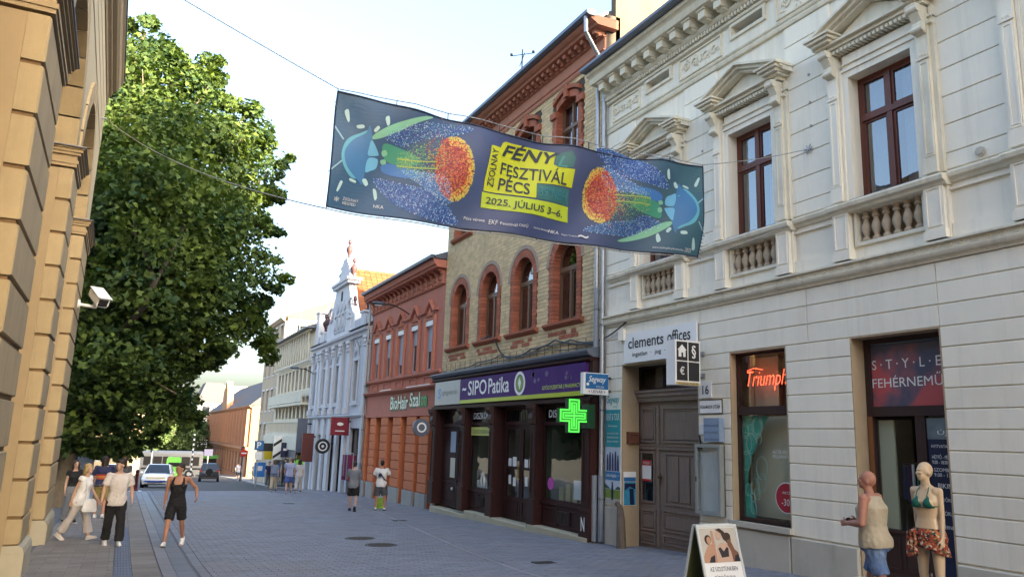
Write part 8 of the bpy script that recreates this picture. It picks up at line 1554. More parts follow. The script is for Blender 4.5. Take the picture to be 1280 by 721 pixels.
    def shirt(s, m, hem=-.05, infl=.022, sleeve=.55, voxel=.014, top=.575, sl_r=.062, name='shirt', straps=None):
        mb = MB(); k = s.k; mb.loft(s.rings(infl, hem, top if straps is None else straps, hang=True))
        if sleeve:
            for side, A in zip((-1, 1), s.A):
                cap(mb, s.M @ Vector((side*.1*k, 0, .52*k)), A[0], .068*k, .066*k)
                if sleeve <= 1: cap(mb, A[0], A[0].lerp(A[1], sleeve), .066*k, sl_r*k, ends=(1, 0))
                else: cap(mb, A[0], A[1], .066*k, .054*k); cap(mb, A[1], A[1].lerp(A[2], sleeve-1), .054*k, .045*k, ends=(1, 0))
        if straps is not None:
            for side in (-1, 1):
                for y in (-1, 1): cap(mb, s.M @ Vector((side*.11*k, y*.095*k, (straps-.04)*k)), s.M @ Vector((side*.098*k, y*.03*k, .56*k)), .045*k, .03*k)
        return link(name, wrinkle(vox(mb, name, m, voxel, 4)), s.root)
    def legs(s, m, to=1.0, infl=.022, waist=.1, voxel=.014, name='trousers', flare=0):
        mb = MB(); k = s.k; mb.loft(s.rings(infl-.004, -.09, waist))
        for J in (s.L, s.Rl):
            h, kn, an, u = J; r0 = .093*s.b**.4+infl
            if to <= .5:
                cap(mb, h, h.lerp(kn, to*2), r0*k, (.078+infl+flare)*k, ends=(1, 0))
            else:
                cap(mb, h, kn, r0*k, (.06+infl)*k); e = kn.lerp(an, (to-.5)*2); cap(mb, kn, e, (.06+infl)*k, (.048+infl+flare)*k, ends=(1, 0))
        return link(name, wrinkle(vox(mb, name, m, voxel, 3)), s.root)
    def shoes(s, m, msole, voxel=.01):
        for J in (s.L, s.Rl):
            k = s.k; h, kn, an, u = J; f = Vector((0, math.cos(u), math.sin(u))); n = Vector((0, -math.sin(u), math.cos(u)))
            mb = MB(); cap(mb, an-n*.02*k-f*.03*k, an-n*.03*k+f*.07*k, .048*k, .045*k); cap(mb, an-n*.035*k+f*.05*k, an-n*.045*k+f*.165*k, .045*k, .034*k); cap(mb, an, an-n*.03*k, .045*k, .047*k)
            sh = link('shoe', vox(mb, 'shoe', m, voxel, 3), s.root)
            sb = MB(); rr = []
            for t, w in ((-.075, .03), (-.06, .042), (.0, .046), (.08, .05), (.15, .046), (.195, .028)):
                c_ = an-n*.062*k+f*t*k; rr.append([c_+Vector((q*w*k, 0, 0))+n*z*k for q, z in ((-1, -.013), (1, -.013), (1, .013), (-1, .013))])
            link('sole', sb.loft(rr).mesh('sole', msole), sh)
    def hair(s, m, style='short', voxel=.011):
        k = s.k; H = MB()
        if style in ('short', 'fluffy'):
            H.ell((0, -.02*k, .045*k), .083*k, .096*k, .094*k, 14, 9).ell((0, -.055*k, -.01*k), .068*k, .055*k, .07*k); H.ell((.01*k, .05*k, .095*k), .06*k, .045*k, .03*k)
            if style == 'fluffy': H.ell((0, .06*k, .085*k), .07*k, .04*k, .035*k).ell((0, -.02*k, .09*k), .085*k, .085*k, .06*k)
        else:
            L = .12 if style == 'bob' else .3
            H.ell((0, -.02*k, .04*k), .088*k, .1*k, .098*k, 14, 9)
            for q in (-1, 1): cap(H, (q*.062*k, -.02*k, .02*k), (q*.07*k, -.03*k, -L*k), .045*k, .035*k)
            cap(H, (0, -.06*k, 0), (0, -.075*k, -L*k), .065*k, .06*k)
        H.xf(s.HM); return link('hair', vox(H, 'hair', m, voxel, 3), s.root)
    def face(s, brows, lips=(.3, .09, .08)):
        k = s.k; mb = MB(); e = MB(); l = MB()
        for q in (-1, 1): e.ell((q*.031*k, .091*k, -.012*k), .012*k, .006*k, .006*k, 8, 5); mb.box((q*.031-.018)*k, (q*.031+.018)*k, .088*k, .096*k, .012*k, .019*k)
        l.ell((0, .094*k, -.056*k), .022*k, .006*k, .006*k, 8, 5)
        link('eyebrows', mb.xf(s.HM).mesh('eyebrows', brows), s.root); link('eyes', e.xf(s.HM).mesh('eyes', M_blk), s.root); link('lips', l.xf(s.HM).mesh('lips', mat('lips', lips, .5)), s.root)
def facing(dx, dy): return math.atan2(-dx, dy)
def person(label, x, y, d, skin_, voxel=.0125, group=None, z=None, **pose):
    s = Fig(**pose); s.skin = SK[skin_]
    s.root = thing('person', label, 'person', (x, y, (gz(y) if z is None else z)+.022), group, facing(*d))
    link('body', s.body(voxel), s.root); return s
HB = mat('dark_brown_hair', (.025, .016, .012), .6, .3, 20); HL = mat('blond_hair', (.36, .25, .12), .6, .3, 20); HM_ = mat('brown_hair', (.07, .04, .022), .6, .3, 20); HG = mat('grey_hair', (.2, .19, .18), .6, .3, 20)
C_blk = cloth('black', (.012, .012, .014)); C_wht = cloth('white', (.68, .68, .68)); C_grey = cloth('grey', (.16, .175, .2)); C_beige = cloth('offwhite', (.55, .5, .47)); C_lblue = cloth('light_blue', (.3, .36, .55)); C_navy = cloth('navy', (.02, .025, .07))
C_jean = cloth('denim', (.07, .13, .26), var=.35, scale=7, stain=.6, scol=(.3, .38, .48), sscale=4); C_tan = cloth('sand', (.43, .36, .26), var=.08, scale=4); C_dgrey = cloth('dark_grey', (.07, .075, .085)); C_sole = mat('white_sole', (.6, .6, .6), .6)
# the bald man close by
p = person('bald man in a sand sleeveless shirt and denim shorts walking past the shop', 8.46, 6.92, (-.34, 1.0), 'red', .0085, H=1.73, bulk=1.36, lean=3, la=(4, 16, 84, 38), ra=(6, 14, 84, 42), ll=(-14, 10, 3), rl=(16, 4, 3), head=(14, -10))
p.shirt(C_tan, hem=-.04, infl=.014, sleeve=0, top=.58, voxel=.011, name='sleeveless_shirt'); p.legs(C_jean, .42, .018, .06, .011, 'denim_shorts', .006); p.shoes(C_dgrey, C_sole); p.face(HG)
MB().box(-.05, .05, -.005, .005, -.035, .035).xf(Matrix.Translation((p.A[0][2]+p.A[1][2])/2+Vector((0, .07, .02))) @ Matrix.Rotation(R(40), 4, 'X')).build('phone', M_blk, p.root, local=True)
# man in the black tank top
p = person('young man in a black tank top and black shorts striding with one arm bent', 1.22, 19.1, (-.22, -.97), 'tan', .011, H=1.74, lean=2, la=(-26, 34, 78, 4), ra=(-14, 8, 24, 0), ll=(-14, 20, 5), rl=(18, 3, 5), head=(-52, 4))
p.shirt(C_blk, hem=-.05, infl=.012, sleeve=0, straps=.43, name='tank_top'); p.legs(C_blk, .40, .02, .06, .011, 'shorts', .004); p.shoes(C_wht, C_sole); p.hair(HB, 'short'); p.face(HB)
# couple
p = person('young man with dark hair, off-white T-shirt and black trousers walking beside the blond woman', .02, 19.5, (.12, -.99), 'light', .0115, H=1.77, la=(-6, 14, 24, 0), ra=(10, 16, 10, 0), ll=(10, 4, 3), rl=(-8, 12, 3), head=(-78, 0))
p.shirt(C_beige, hem=-.1, infl=.034, sleeve=.75, sl_r=.078); p.legs(C_blk, .97, .03, .08, .013, 'trousers', .014); p.shoes(C_wht, C_sole); p.hair(HB, 'fluffy'); p.face(HB)
p = person('blond woman in a white sleeveless top and pale trousers striding with a white bag', -.72, 20.9, (.86, -.5), 'light', .0115, H=1.68, female=True, lean=6, la=(20, 8, 20, 0), ra=(-14, 10, 10, 0), ll=(18, 4, 2), rl=(-20, 12, 2), head=(8, 0))
p.shirt(C_wht, hem=-.1, infl=.034, sleeve=.18, sl_r=.07, name='top'); p.legs(cloth('pale_linen', (.47, .43, .42)), .9, .03, .06, .013, 'trousers', .03); p.shoes(C_beige, C_sole); p.hair(HL, 'bob'); p.face(HM_)
bg_ = thing('handbag', 'white handbag hanging at the blond woman\'s hip', 'bag', (-.52, 20.65, gz(20.6)+.72))
MB().loft([[(-.52+sx*w, 20.6+sy*.07, gz(20.6)+z) for sx, sy in ((-1, -1), (1, -1), (1, 1), (-1, 1))] for z, w in ((.66, .13), (.69, .15), (.88, .12), (.94, .07))]).build('bag_body', C_wht, bg_); MB().tube([(-.6, 20.6, gz(20.6)+.96), (-.62, 20.66, gz(20.6)+1.2), (-.66, 20.75, gz(20.6)+1.36)], .012, 5).build('strap', C_wht, bg_)
# three people farther along the left pavement
p = person('woman in a black top and wide grey trousers half hidden by the ochre corner', -1.12, 25.6, (.3, -.95), 'light', .0125, H=1.66, female=True, la=(4, 14, 30, 10), ra=(4, 10, 10, 0), ll=(6, 2, 3), rl=(-6, 6, 3))
p.shirt(C_blk, hem=.06, infl=.02, sleeve=.35, name='top'); p.legs(C_grey, .97, .035, .14, .013, 'trousers', .04); p.hair(HB, 'long'); p.face(HB); p.shoes(C_blk, C_sole)
p = person('person in a navy, red and orange striped shirt and olive shorts seen from behind', -.42, 27.4, (.1, 1), 'tan', .0125, H=1.78, bulk=1.1, la=(6, 10, 14, 0), ra=(10, 12, 30, 0), ll=(8, 3, 3), rl=(-8, 8, 3))
s1 = p.shirt(C_navy, hem=-.02, infl=.03, sleeve=.8, sl_r=.075)
for k, (z, c) in enumerate(((.30, (.5, .05, .04)), (.25, (.55, .22, .04)), (.2, (.45, .08, .05)))):
    link('stripe', MB().loft(p.rings(.036, z, z+.045)).mesh('stripe', cloth(f'stripe{k}', c), smooth='all'), s1)
p.legs(cloth('olive', (.25, .19, .06)), .45, .035, .06, .013, 'shorts', .01); p.hair(HB, 'long'); p.shoes(C_wht, C_sole)
p = person('brown-haired person walking behind the striped shirt', .12, 30.2, (.1, 1), 'light', .0125, H=1.74, ll=(8, 3, 3), rl=(-8, 8, 3)); p.shirt(C_dgrey, hem=-.04, infl=.03, sleeve=.8); p.legs(C_jean, .95); p.hair(HM_, 'fluffy'); p.shoes(C_wht, C_sole)
# two men before the orange house
p = person('man in a grey T-shirt and black shorts walking away before the orange house', 7.83, 28.95, (.35, .94), 'light', .0125, H=1.74, la=(26, 12, 80, 10), ra=(22, 12, 70, 6), ll=(14, 3, 3), rl=(-16, 22, 3)); p.shirt(C_grey, hem=-.08, infl=.035, sleeve=.75, sl_r=.075); p.legs(C_blk, .42, .035, .06, .013, 'shorts', .012); p.shoes(C_navy, C_blk); p.hair(HB, 'short')
p = person('man in a white T-shirt with a dark shoulder strap before the orange house', 8.95, 29.2, (.3, .95), 'tan', .0125, H=1.78, la=(20, 16, 60, 8), ra=(24, 24, 70, 0), ll=(4, 2, 8), rl=(-4, 4, 8)); p.shirt(C_wht, hem=-.08, infl=.033, sleeve=.7, sl_r=.075); p.legs(C_dgrey, .46, .035, .06, .013, 'shorts', .014); p.shoes(C_wht, C_blk); p.hair(HB, 'short')
link('strap', MB().tube([p.M @ Vector(q) for q in ((-.15, .05, .53), (-.13, -.1, .5), (0, -.155, .36), (.1, -.155, .22), (.2, -.02, .12))], .022, 6).mesh('strap', C_navy), p.root); link('pouch', MB().box(-.16, -.04, -.2, -.14, .0, .11).xf(p.M @ Matrix.Translation((.04, 0, .3))).mesh('pouch', C_navy), p.root)
lg = thing('lime_crate', 'lime green crate on the ground behind the man in the white T-shirt', 'crate', (9.3, 30.4, gz(30.4)))
g0 = gz(30.4)+.02; mb = MB()
for z in (.0, .14, .28): mb.box(9.15, 9.45, 30.2, 30.24, g0+z, g0+z+.09).box(9.15, 9.45, 30.56, 30.6, g0+z, g0+z+.09).box(9.15, 9.19, 30.24, 30.56, g0+z, g0+z+.09).box(9.41, 9.45, 30.24, 30.56, g0+z, g0+z+.09)
for a_, b_ in ((9.15, 30.2), (9.41, 30.2), (9.15, 30.56), (9.41, 30.56)): mb.box(a_+.005, a_+.035, b_+.005, b_+.035, g0, g0+.37)
mb.build('slats', mat('lime_plastic', (.3, .55, .04), .5), lg)
# strollers by the blue and white houses
def stroller(label, x, y, d, top, bot, legs_to, hair_, fem=False, sk='light', sleeve=.7, v=.016, H=1.74, bag=None, style='short'):
    rr = random.Random(int(x*31+y*7)); a = rr.uniform(8, 18)
    p = person(label, x, y, d, sk, v, H=H, female=fem, la=(a, 8, 20, 0), ra=(-a, 8, 16, 0), ll=(-a, 14, 3), rl=(a, 3, 3)); p.shirt(top, hem=-.08, infl=.035, sleeve=sleeve, voxel=v, sl_r=.074); p.legs(bot, legs_to, .034, .06, v, 'trousers' if legs_to > .6 else 'shorts', .012); p.shoes(C_dgrey, C_sole, .014); p.hair(hair_, style, .014)
    if bag: link('backpack', MB().loft([[p.M @ Vector((sx*w, -.14+sy, z)) for sx, sy in ((-1, -.16), (1, -.16), (1, 0), (-1, 0))] for z, w in ((.1, .13), (.16, .16), (.42, .15), (.5, .09))]).mesh('backpack', bag), p.root)
    return p
stroller('man in a light blue shirt and blue shorts walking away by the blue house', 7.9, 41.8, (.2, 1), C_lblue, cloth('blue_shorts', (.05, .1, .3)), .44, HG, H=1.78)
stroller('woman in pale grey summer clothes walking beside the light blue shirt', 8.55, 42.6, (.2, 1), cloth('pale_grey', (.45, .46, .48)), cloth('pale_grey', (.45, .46, .48)), .9, HB, True, H=1.66, style='bob')
stroller('woman carrying a slate blue bag left of the light blue shirt', 7.65, 44.8, (.2, 1), cloth('slate', (.15, .2, .28)), C_tan, .9, HM_, True, H=1.66, bag=cloth('slate_bag', (.16, .22, .32)), style='bob')
stroller('dark dressed walker with a backpack near the blue notice board', 9.75, 59.5, (-.1, -1), C_navy, C_dgrey, .95, HB, bag=C_blk, v=.02)
for k, (x, y, c1, c2, lab) in enumerate(((11.0, 86, C_wht, C_dgrey, 'far walker in a white shirt on the kerb before the orange house'), (11.6, 90, (cloth('rose', (.5, .2, .2))), C_beige, 'far walker in a rose top by the orange house'), (12.6, 99, C_navy, C_jean, 'far walker in navy before the orange house'), (10.4, 112, C_dgrey, C_blk, 'far walker in dark grey beyond the dark car'), (9.7, 118, cloth('red', (.4, .04, .04)), C_dgrey, 'far walker in red beyond the dark car'), (9.0, 113, C_lblue, C_blk, 'far walker in pale blue close to the kerb'), (12.0, 82, C_beige, C_tan, 'far walker in beige nearest the traffic light'))):
    stroller(lab, x, y, ((-1)**k*.3, 1 if k % 2 else -1), c1, c2, .9 if k % 2 else .45, HB, k % 3 == 0, v=.025, H=1.7+.02*(k % 4))
# ================================================================ the mannequin in swimwear
F_ = Fig(H=1.80, female=True, la=(2, 3, 6, 0), ra=(-12, 3, 6, 0), ll=(3, 0, 3), rl=(-3, 4, 3), head=(-24, -4)); F_.skin = SK['doll']
F_.root = thing('mannequin', 'bald cream mannequin in a green bikini top and red patterned sarong at the shop door', 'mannequin', (9.2, 6.72, gz(6.72)+.045), None, facing(-.93, -.12))
body = F_.body(.0085); link('body', body, F_.root)
k = F_.k
mb = MB()
for q in (-1, 1): mb.ell(F_.M @ Vector((q*.068*k, .095*k, .395*k)), .058*k, .05*k, .058*k, 12, 8)
link('bust', vox(mb, 'bust', SK['doll'], .009, 3), F_.root)
M_bik = cloth('bikini_green', (.0, .105, .075), var=.08)
mb = MB()
for q in (-1, 1):
    c = Vector((q*.068, .095, .395))*k; rows = []
    for t in np.linspace(0, 1, 6):
        w = .066*(1-t)**.8+.006; z = -.055+.14*t; row = []
        for u_ in np.linspace(-1, 1, 7):
            x, zz = u_*w, z; r2 = (x/.06)**2+(zz/.062)**2; y = .054*math.sqrt(max(.0, 1.05-r2*.8)) if t < .7 else .054*math.sqrt(max(0, 1.05-r2*.8))*.6-.0; row.append(F_.M @ (c+Vector((x, y+.006, zz))*k))
        rows.append(row)
    V_ = [p_ for r_ in rows for p_ in r_]; mb.add(V_, [(i*7+j, i*7+j+1, (i+1)*7+j+1, (i+1)*7+j) for i in range(5) for j in range(6)])
tp_ = mb.mesh('bikini_top', M_bik, smooth='all'); bk_ = link('bikini_top', tp_, F_.root)
so_ = bk_.modifiers.new('t', 'SOLIDIFY'); so_.thickness = .006
mb = MB().tube([F_.M @ Vector((.168*k*math.cos(a)*.93, .118*k*math.sin(a)*1.0+.012, (.345+.02*abs(math.cos(a)))*k)) for a in np.linspace(0, 6.283, 25)], .007, 5)
for q in (-1, 1): mb.tube([F_.M @ Vector((x*k, y*k, z*k)) for x, y, z in ((q*.066, .125, .475), (q*.068, .085, .54), (q*.05, .02, .60), (q*.02, -.05, .615))], .006, 5)
link('strings', mb.mesh('strings', M_bik), F_.root)
M_sar = bpy.data.materials.new('sarong_print'); M_sar.use_nodes = True; n_ = M_sar.node_tree; b = n_.nodes['Principled BSDF']; b.inputs['Roughness'].default_value = .85
vo = n_.nodes.new('ShaderNodeTexVoronoi'); vo.inputs['Scale'].default_value = 42; tcn = n_.nodes.new('ShaderNodeTexCoord'); rp = n_.nodes.new('ShaderNodeValToRGB'); rp.color_ramp.interpolation = 'CONSTANT'
e = rp.color_ramp.elements; e[0].color = (.30, .04, .02, 1); e[1].position = .42; e[1].color = (.02, .012, .014, 1)
for pos, c in ((.58, (.55, .42, .3, 1)), (.68, (.42, .14, .05, 1)), (.86, (.03, .06, .03, 1))): q = e.new(pos); q.color = c
sp = n_.nodes.new('ShaderNodeSeparateColor'); n_.links.new(tcn.outputs['Object'], vo.inputs['Vector']); n_.links.new(vo.outputs['Color'], sp.inputs[0]); n_.links.new(sp.outputs[0], rp.inputs[0]); n_.links.new(rp.outputs[0], b.inputs['Base Color'])
mb = MB(); rings_ = []; n = 40
for j, (z, inf) in enumerate(((.1, .012), (.06, .022), (0, .03), (-.06, .036), (-.12, .04), (-.17, .044))):
    row = []
    for i in range(n):
        a = 6.2832*i/n; rx = float(np.interp(z, [t[0] for t in Fig.RF], [t[1] for t in Fig.RF])) if z > -.09 else .178; ry = float(np.interp(z, [t[0] for t in Fig.RF], [t[2] for t in Fig.RF])) if z > -.09 else .13
        fold = .007*math.sin(i*2.4+j)*(.3+j*.25); hz = z-(.05*math.cos(a-3.6)*(j/5.0)); slit = .05*max(0, math.sin(a)-.55)*(j/5)
        row.append(F_.M @ Vector(((max(rx, .15)+inf+fold)*math.cos(a)*k, ((ry+inf+fold)*math.sin(a)-.01)*k, (hz+slit)*k)))
    rings_.append(row)
sr = link('sarong', mb.loft(rings_, caps=False).mesh('sarong', M_sar, smooth='all'), F_.root); md_ = sr.modifiers.new('t', 'SOLIDIFY'); md_.thickness = .006
mb = MB().ell(F_.M @ Vector((.13*k, .13*k, .05*k)), .045, .04, .035)
for dx in (-.03, .015, .055): mb.loft([[F_.M @ Vector(((.13+dx+q*w)*k, (.15+yy)*k, z*k)) for q, yy in ((-1, .0), (0, .018), (1, 0), (0, -.012))] for z, w in ((.05, .012), (-.05, .03), (-.15, .04), (-.22-.05*abs(dx)*10, .028))])
link('knot', mb.mesh('knot', M_sar, smooth=True), sr)
MB().cyl((0, 0, -.03), (0, 0, -.015), .22, n=24).cyl((.05, -.12, -.02), (.05, -.08, .5), .012, n=6).build('base_plate', M_pipe, F_.root, local=True)
# ================================================================ folding board
ab = thing('folding_board', 'white folding advertising board with a photo of three women in bras before the showcase', 'advertising board', (7.85, 9.14, gz(9.14)))
g0 = gz(9.14)+.02; hA = 1.0; x0, x1 = 7.46, 8.2
M_alu = mat('white_aluminium', (.6, .62, .6), .4, .06); M_olv = mat('olive_back', (.12, .12, .035), .7, .15, 3)
for s, nm in ((-1, 'front_panel'), (1, 'back_panel')):
    def pt(x, h, o=0): return (x, 9.14+s*(.03+.27*(1-h/hA))+s*o, g0+h)
    mb = MB()
    for a_, b_ in ((x0, x0+.035), (x1-.035, x1)): mb.loft([[pt(a_, h, -.012), pt(b_, h, -.012), pt(b_, h, .012), pt(a_, h, .012)] for h in (0, hA)])
    for h0, h1 in ((.06, .1), (hA-.04, hA)): mb.loft([[pt(x0+.036, h0, o), pt(x1-.036, h0, o), pt(x1-.036, h1, o), pt(x0+.036, h1, o)] for o in (-.012, .012)])
    pnl = mb.build(nm, M_alu, ab)
    MB().loft([[pt(x0+.03, .1, o), pt(x1-.03, .1, o), pt(x1-.03, hA-.04, o), pt(x0+.03, hA-.04, o)] for o in (-.006, .003)]).build('sheet', M_wht if s < 0 else M_olv, pnl)
    MB().loft([[pt(x0+.03, .1, o), pt(x1-.03, .1, o), pt(x1-.03, hA-.04, o), pt(x0+.03, hA-.04, o)] for o in (-.010, -.0065)]).build('backing', M_olv, pnl)
    if s < 0:
        fp = lambda u_, h, o=.004: pt(x0+.04+u_*(x1-x0-.08), h, o)
        def shp(P, m, o): MB().loft([[fp(a_, b_, o) for a_, b_ in P], [fp(a_, b_, o+.0015) for a_, b_ in P]]).build('photo_shape', m, pnl)
        E_ = lambda cx, cy, rx, ry: [(cx+rx*math.cos(t), cy+ry*math.sin(t)) for t in np.linspace(0, 6.283, 15)[:-1]]
        shp([(0, .5), (1, .5), (1, .95), (0, .95)], mat('photo_ground', (.52, .48, .42), .6), .004)
        s1, s2, s3 = mat('photo_skin', (.48, .26, .17), .6), mat('photo_skin_pale', (.55, .36, .27), .6), mat('photo_skin_dark', (.2, .09, .055), .6); hr = mat('photo_hair', (.05, .03, .022), .7); dk = mat('photo_dark', (.03, .025, .03), .7)
        shp([(.7, .5), (1, .5), (.98, .62), (.9, .66), (.82, .78), (.72, .74)], s3, .0058); shp([(.84, .5), (1, .5), (.98, .6), (.88, .58)], dk, .0066)
        shp(E_(.76, .8, .08, .065), s3, .0066); shp(E_(.74, .84, .1, .05), hr, .0072)
        shp([(.02, .5), (.36, .5), (.38, .66), (.34, .74), (.2, .74), (.1, .66), (.02, .58)], s1, .0074); shp([(.14, .5), (.3, .5), (.32, .6), (.2, .57)], dk, .0082); shp(E_(.2, .8, .09, .065), hr, .0082); shp(E_(.22, .79, .06, .052), s1, .009)
        shp([(.36, .5), (.8, .5), (.78, .64), (.7, .74), (.52, .76), (.42, .7)], s2, .0098); shp([(.44, .68), (.5, .7), (.58, .64), (.68, .7), (.72, .68), (.7, .57), (.5, .56)], dk, .0106); shp([(.3, .7), (.38, .7), (.36, .92), (.3, .92)], s1, .0098)
        shp(E_(.5, .86, .08, .07), s2, .0106); shp([(.44, .93), (.56, .95), (.68, .9), (.72, .76), (.62, .8), (.58, .88), (.5, .91)], hr, .0114)
        for t_, h_, w_ in (('AZ ÜZLETÜNKBEN', .42, .5), ('FÜRDŐRUHA', .31, .38), ('VÁSÁR!', .2, .3)):
            a_ = np.array(fp(.5, h_, .005)); b_ = np.array(fp(.5, h_+.1, .005)); text('lettering', t_, M_blk, pnl, a_, (1, 0, 0), b_-a_, w_, .07, .002)
bx('hinge', M_alu, ab, x0+.1, x1-.1, 9.115, 9.165, g0+hA-.02, g0+hA+.008)
# ================================================================ VEHICLES AND STREET FURNITURE DOWN THE STREET
M_tyre = mat('tyre', (.015, .015, .015), .9); M_rim = mat('wheel_rim', (.4, .41, .42), .35, metal=.7); M_cgl = glass('car_glass', tint=(.12, .14, .15), ior=1.9); M_lamp = mat('headlamp', (.6, .62, .65), .15); M_tail = mat('tail_lamp', (.35, .01, .01), .3)
def car(label, x, y, d, paint, L=4.2, Wd=1.78, H=1.47, suv=False, group=None):
    t = thing('parked_car' if group else 'car', label, 'car', (x, y, gz(y)), group, facing(*d)); s = slope_at(y)
    t.rotation_euler = (math.atan(s)*(1 if d[1] > 0 else -1), 0, facing(*d)); w = Wd/2; h = L/2; zb = .2 if not suv else .26; zs = .86 if not suv else 1.0
    def sec(yy, ww, z0, z1, crown): return [(-ww*.9, yy, z0), (ww*.9, yy, z0), (ww, yy, z0+.18), (ww*1.0, yy, z1-.18), (ww*.93, yy, z1-.02), (ww*.55, yy, z1+crown), (-ww*.55, yy, z1+crown), (-ww*.93, yy, z1-.02), (-ww, yy, z1-.18), (-ww, yy, z0+.18)]
    bdy = MB().loft([sec(-h, w*.82, zb+.12, zs-.05, .0), sec(-h+.1, w*.93, zb, zs+.06, .02), sec(-h+.7, w, zb, zs+.08, .02), sec(0, w, zb, zs+.05, .02), sec(h-1.2, w, zb, zs+.02, .04), sec(h-.5, w*.97, zb, zs-.06, .06), sec(h-.12, w*.9, zb, zs-.2, .05), sec(h, w*.76, zb+.1, zs-.34, .02)])
    b = bdy.build('body', paint, t, local=True, smooth=True)
    def gh(yy, ww, z): return [(-ww, yy, z), (ww, yy, z)]
    r0, r1, f1, f0 = -h+.18, -h+.62, .28, 1.08
    bw, tw = w*.9, w*.7; zt = H
    cab = MB(); lo = [(-bw, r0, zs+.07), (bw, r0, zs+.07), (bw*1.0, f0, zs+.03), (-bw*1.0, f0, zs+.03)]; hi = [(-tw, r1, zt-.03), (tw, r1, zt-.03), (tw, f1, zt), (-tw, f1, zt)]
    cab.add(lo+hi, [(0, 1, 5, 4), (1, 2, 6, 5), (2, 3, 7, 6), (3, 0, 4, 7)])
    cab.build('cabin_glass', M_cgl, t, local=True)
    rf = MB().loft([[(-tw*.96, r1+.02, zt-.045), (tw*.96, r1+.02, zt-.045), (tw*.96, f1-.02, zt-.02), (-tw*.96, f1-.02, zt-.02)], [(-tw, r1, zt-.03), (tw, r1, zt-.03), (tw, f1, zt), (-tw, f1, zt)], [(-tw*.8, r1+.2, zt+.03), (tw*.8, r1+.2, zt+.03), (tw*.8, f1-.2, zt+.04), (-tw*.8, f1-.2, zt+.04)]])
    for q in (-1, 1):
        for a, c in ((lo[0], hi[0]), (lo[3], hi[3]), ((-bw, -.35, zs+.06), (-tw, -.4, zt-.02))): rf.cyl((a[0]*-q, a[1], a[2]), (c[0]*-q, c[1], c[2]), .045, .04, 6)
    rf.build('roof', paint, t, local=True)
    for q in (-1, 1):
        for yy in (-h+.78, h-.82):
            wl = MB().cyl((q*(w-.2), yy, .32), (q*(w+.01), yy, .32), .32, n=18).build('wheel', M_tyre, t, local=True); MB().cyl((q*(w-.02), yy, .32), (q*(w+.02), yy, .32), .2, n=14).build('rim', M_rim, wl, local=True)
        MB().loft([[(q*w*.52, h-.1, zs-.3), (q*w*.84, h-.32, zs-.28), (q*w*.84, h-.38, zs-.14), (q*w*.54, h-.2, zs-.16)], [(q*w*.52, h-.02, zs-.3), (q*w*.9, h-.22, zs-.28), (q*w*.92, h-.3, zs-.14), (q*w*.54, h-.1, zs-.16)]]).build('headlight', M_lamp, t, local=True)
        MB().box(q*w*.7, q*w*.94, -h+.0, -h+.2, zs-.12 if not suv else zs-.1, zs+.1).build('tail_light', M_tail, t, local=True)
        MB().ell((q*(w+.07), .85, zs+.1), .1, .06, .07, 8, 6).build('mirror', paint, t, local=True)
    MB().box(-w*.5, w*.5, h-.03, h+.01, .32, .46).build('grille', M_blk, t, local=True); MB().box(-.26, .26, h+.0, h+.02, .46, .57).build('number_plate', M_wht, t, local=True); MB().box(-.26, .26, -h-.02, -h+.02, .62, .74).build('number_plate', M_wht, t, local=True)
    MB().box(-w*.8, w*.8, -h-.04, -h+.1, .28, .46).build('bumper', M_blk if suv else paint, t, local=True)
    if suv: MB().cyl((0, -h-.16, .88), (0, -h, .88), .33, n=18).build('spare_wheel', M_tyre, t, local=True)
    return t
P_w = mat('white_car_paint', (.72, .73, .74), .25, .02, spec=.6); P_d = mat('dark_car_paint', (.03, .032, .045), .25, .05, spec=.6)
wc = car('white car with blue and yellow bands coming out of the side street under the tree', 2.35, 57.5, (-.12, -1), P_w); M_cb = mat('band_blue', (.01, .06, .3), .4); M_cy = mat('band_yellow', (.6, .45, .03), .4)
MB().box(-.62, .62, 2.095, 2.115, .36, .46).build('blue_band', M_cb, wc, local=True); MB().box(-.55, .55, 2.06, 2.08, .6, .66).build('yellow_band', M_cy, wc, local=True)
for q in (-1, 1): MB().box(q*.9, q*.915, -1.1, 1.0, .55, .72).build('side_band', M_cb, wc, local=True)
car('white car with its door open behind the other white car', -.35, 61.5, (.1, -1), P_w); car('dark off-road car with a spare wheel driving away', 7.75, 81, (.1, 1), P_d, 4.1, 1.8, 1.68, True)

bl = thing('bollard', 'dark red cast bollard at the end of the left kerb', 'bollard', (.85, 45.9, gz(45.9)))
MB().lathe((.85, 45.9, gz(45.9)), [(.13, 0), (.13, .1), (.085, .14), (.075, .8), (.1, .84), (.1, .9), (.07, .93), (.1, .98), (.08, 1.08), (.02, 1.12)], 12).build('post', mat('dark_red_paint', (.12, .015, .015), .5), bl, smooth=True); MB().cyl((.85, 45.9, gz(45.9)-.02), (.85, 45.9, gz(45.9)+.03), .3, n=16).build('foot', M_wht, bl)
lb_ = thing('poster_light_box', 'tall white and blue poster light box under the plane tree', 'poster stand', (-1.45, 36, gz(36))); g0 = gz(36)
MB().box(-2.0, -.95, 35.93, 36.07, g0+.35, g0+2.1).build('case', M_pipe, lb_); MB().box(-1.93, -1.02, 35.92, 35.93, g0+.42, g0+2.03).build('poster', mat('pale_poster', (.55, .64, .78), .4, .25, 2), lb_); MB().box(-1.6, -1.35, 35.96, 36.04, g0-.1, g0+.36).build('foot', M_pipe, lb_)
MB().cyl((-1.5, 35.915, g0+1.1), (-1.5, 35.92, g0+1.1), .25, n=16).build('print_ring', mat('poster_grey', (.3, .36, .45), .5), lb_)
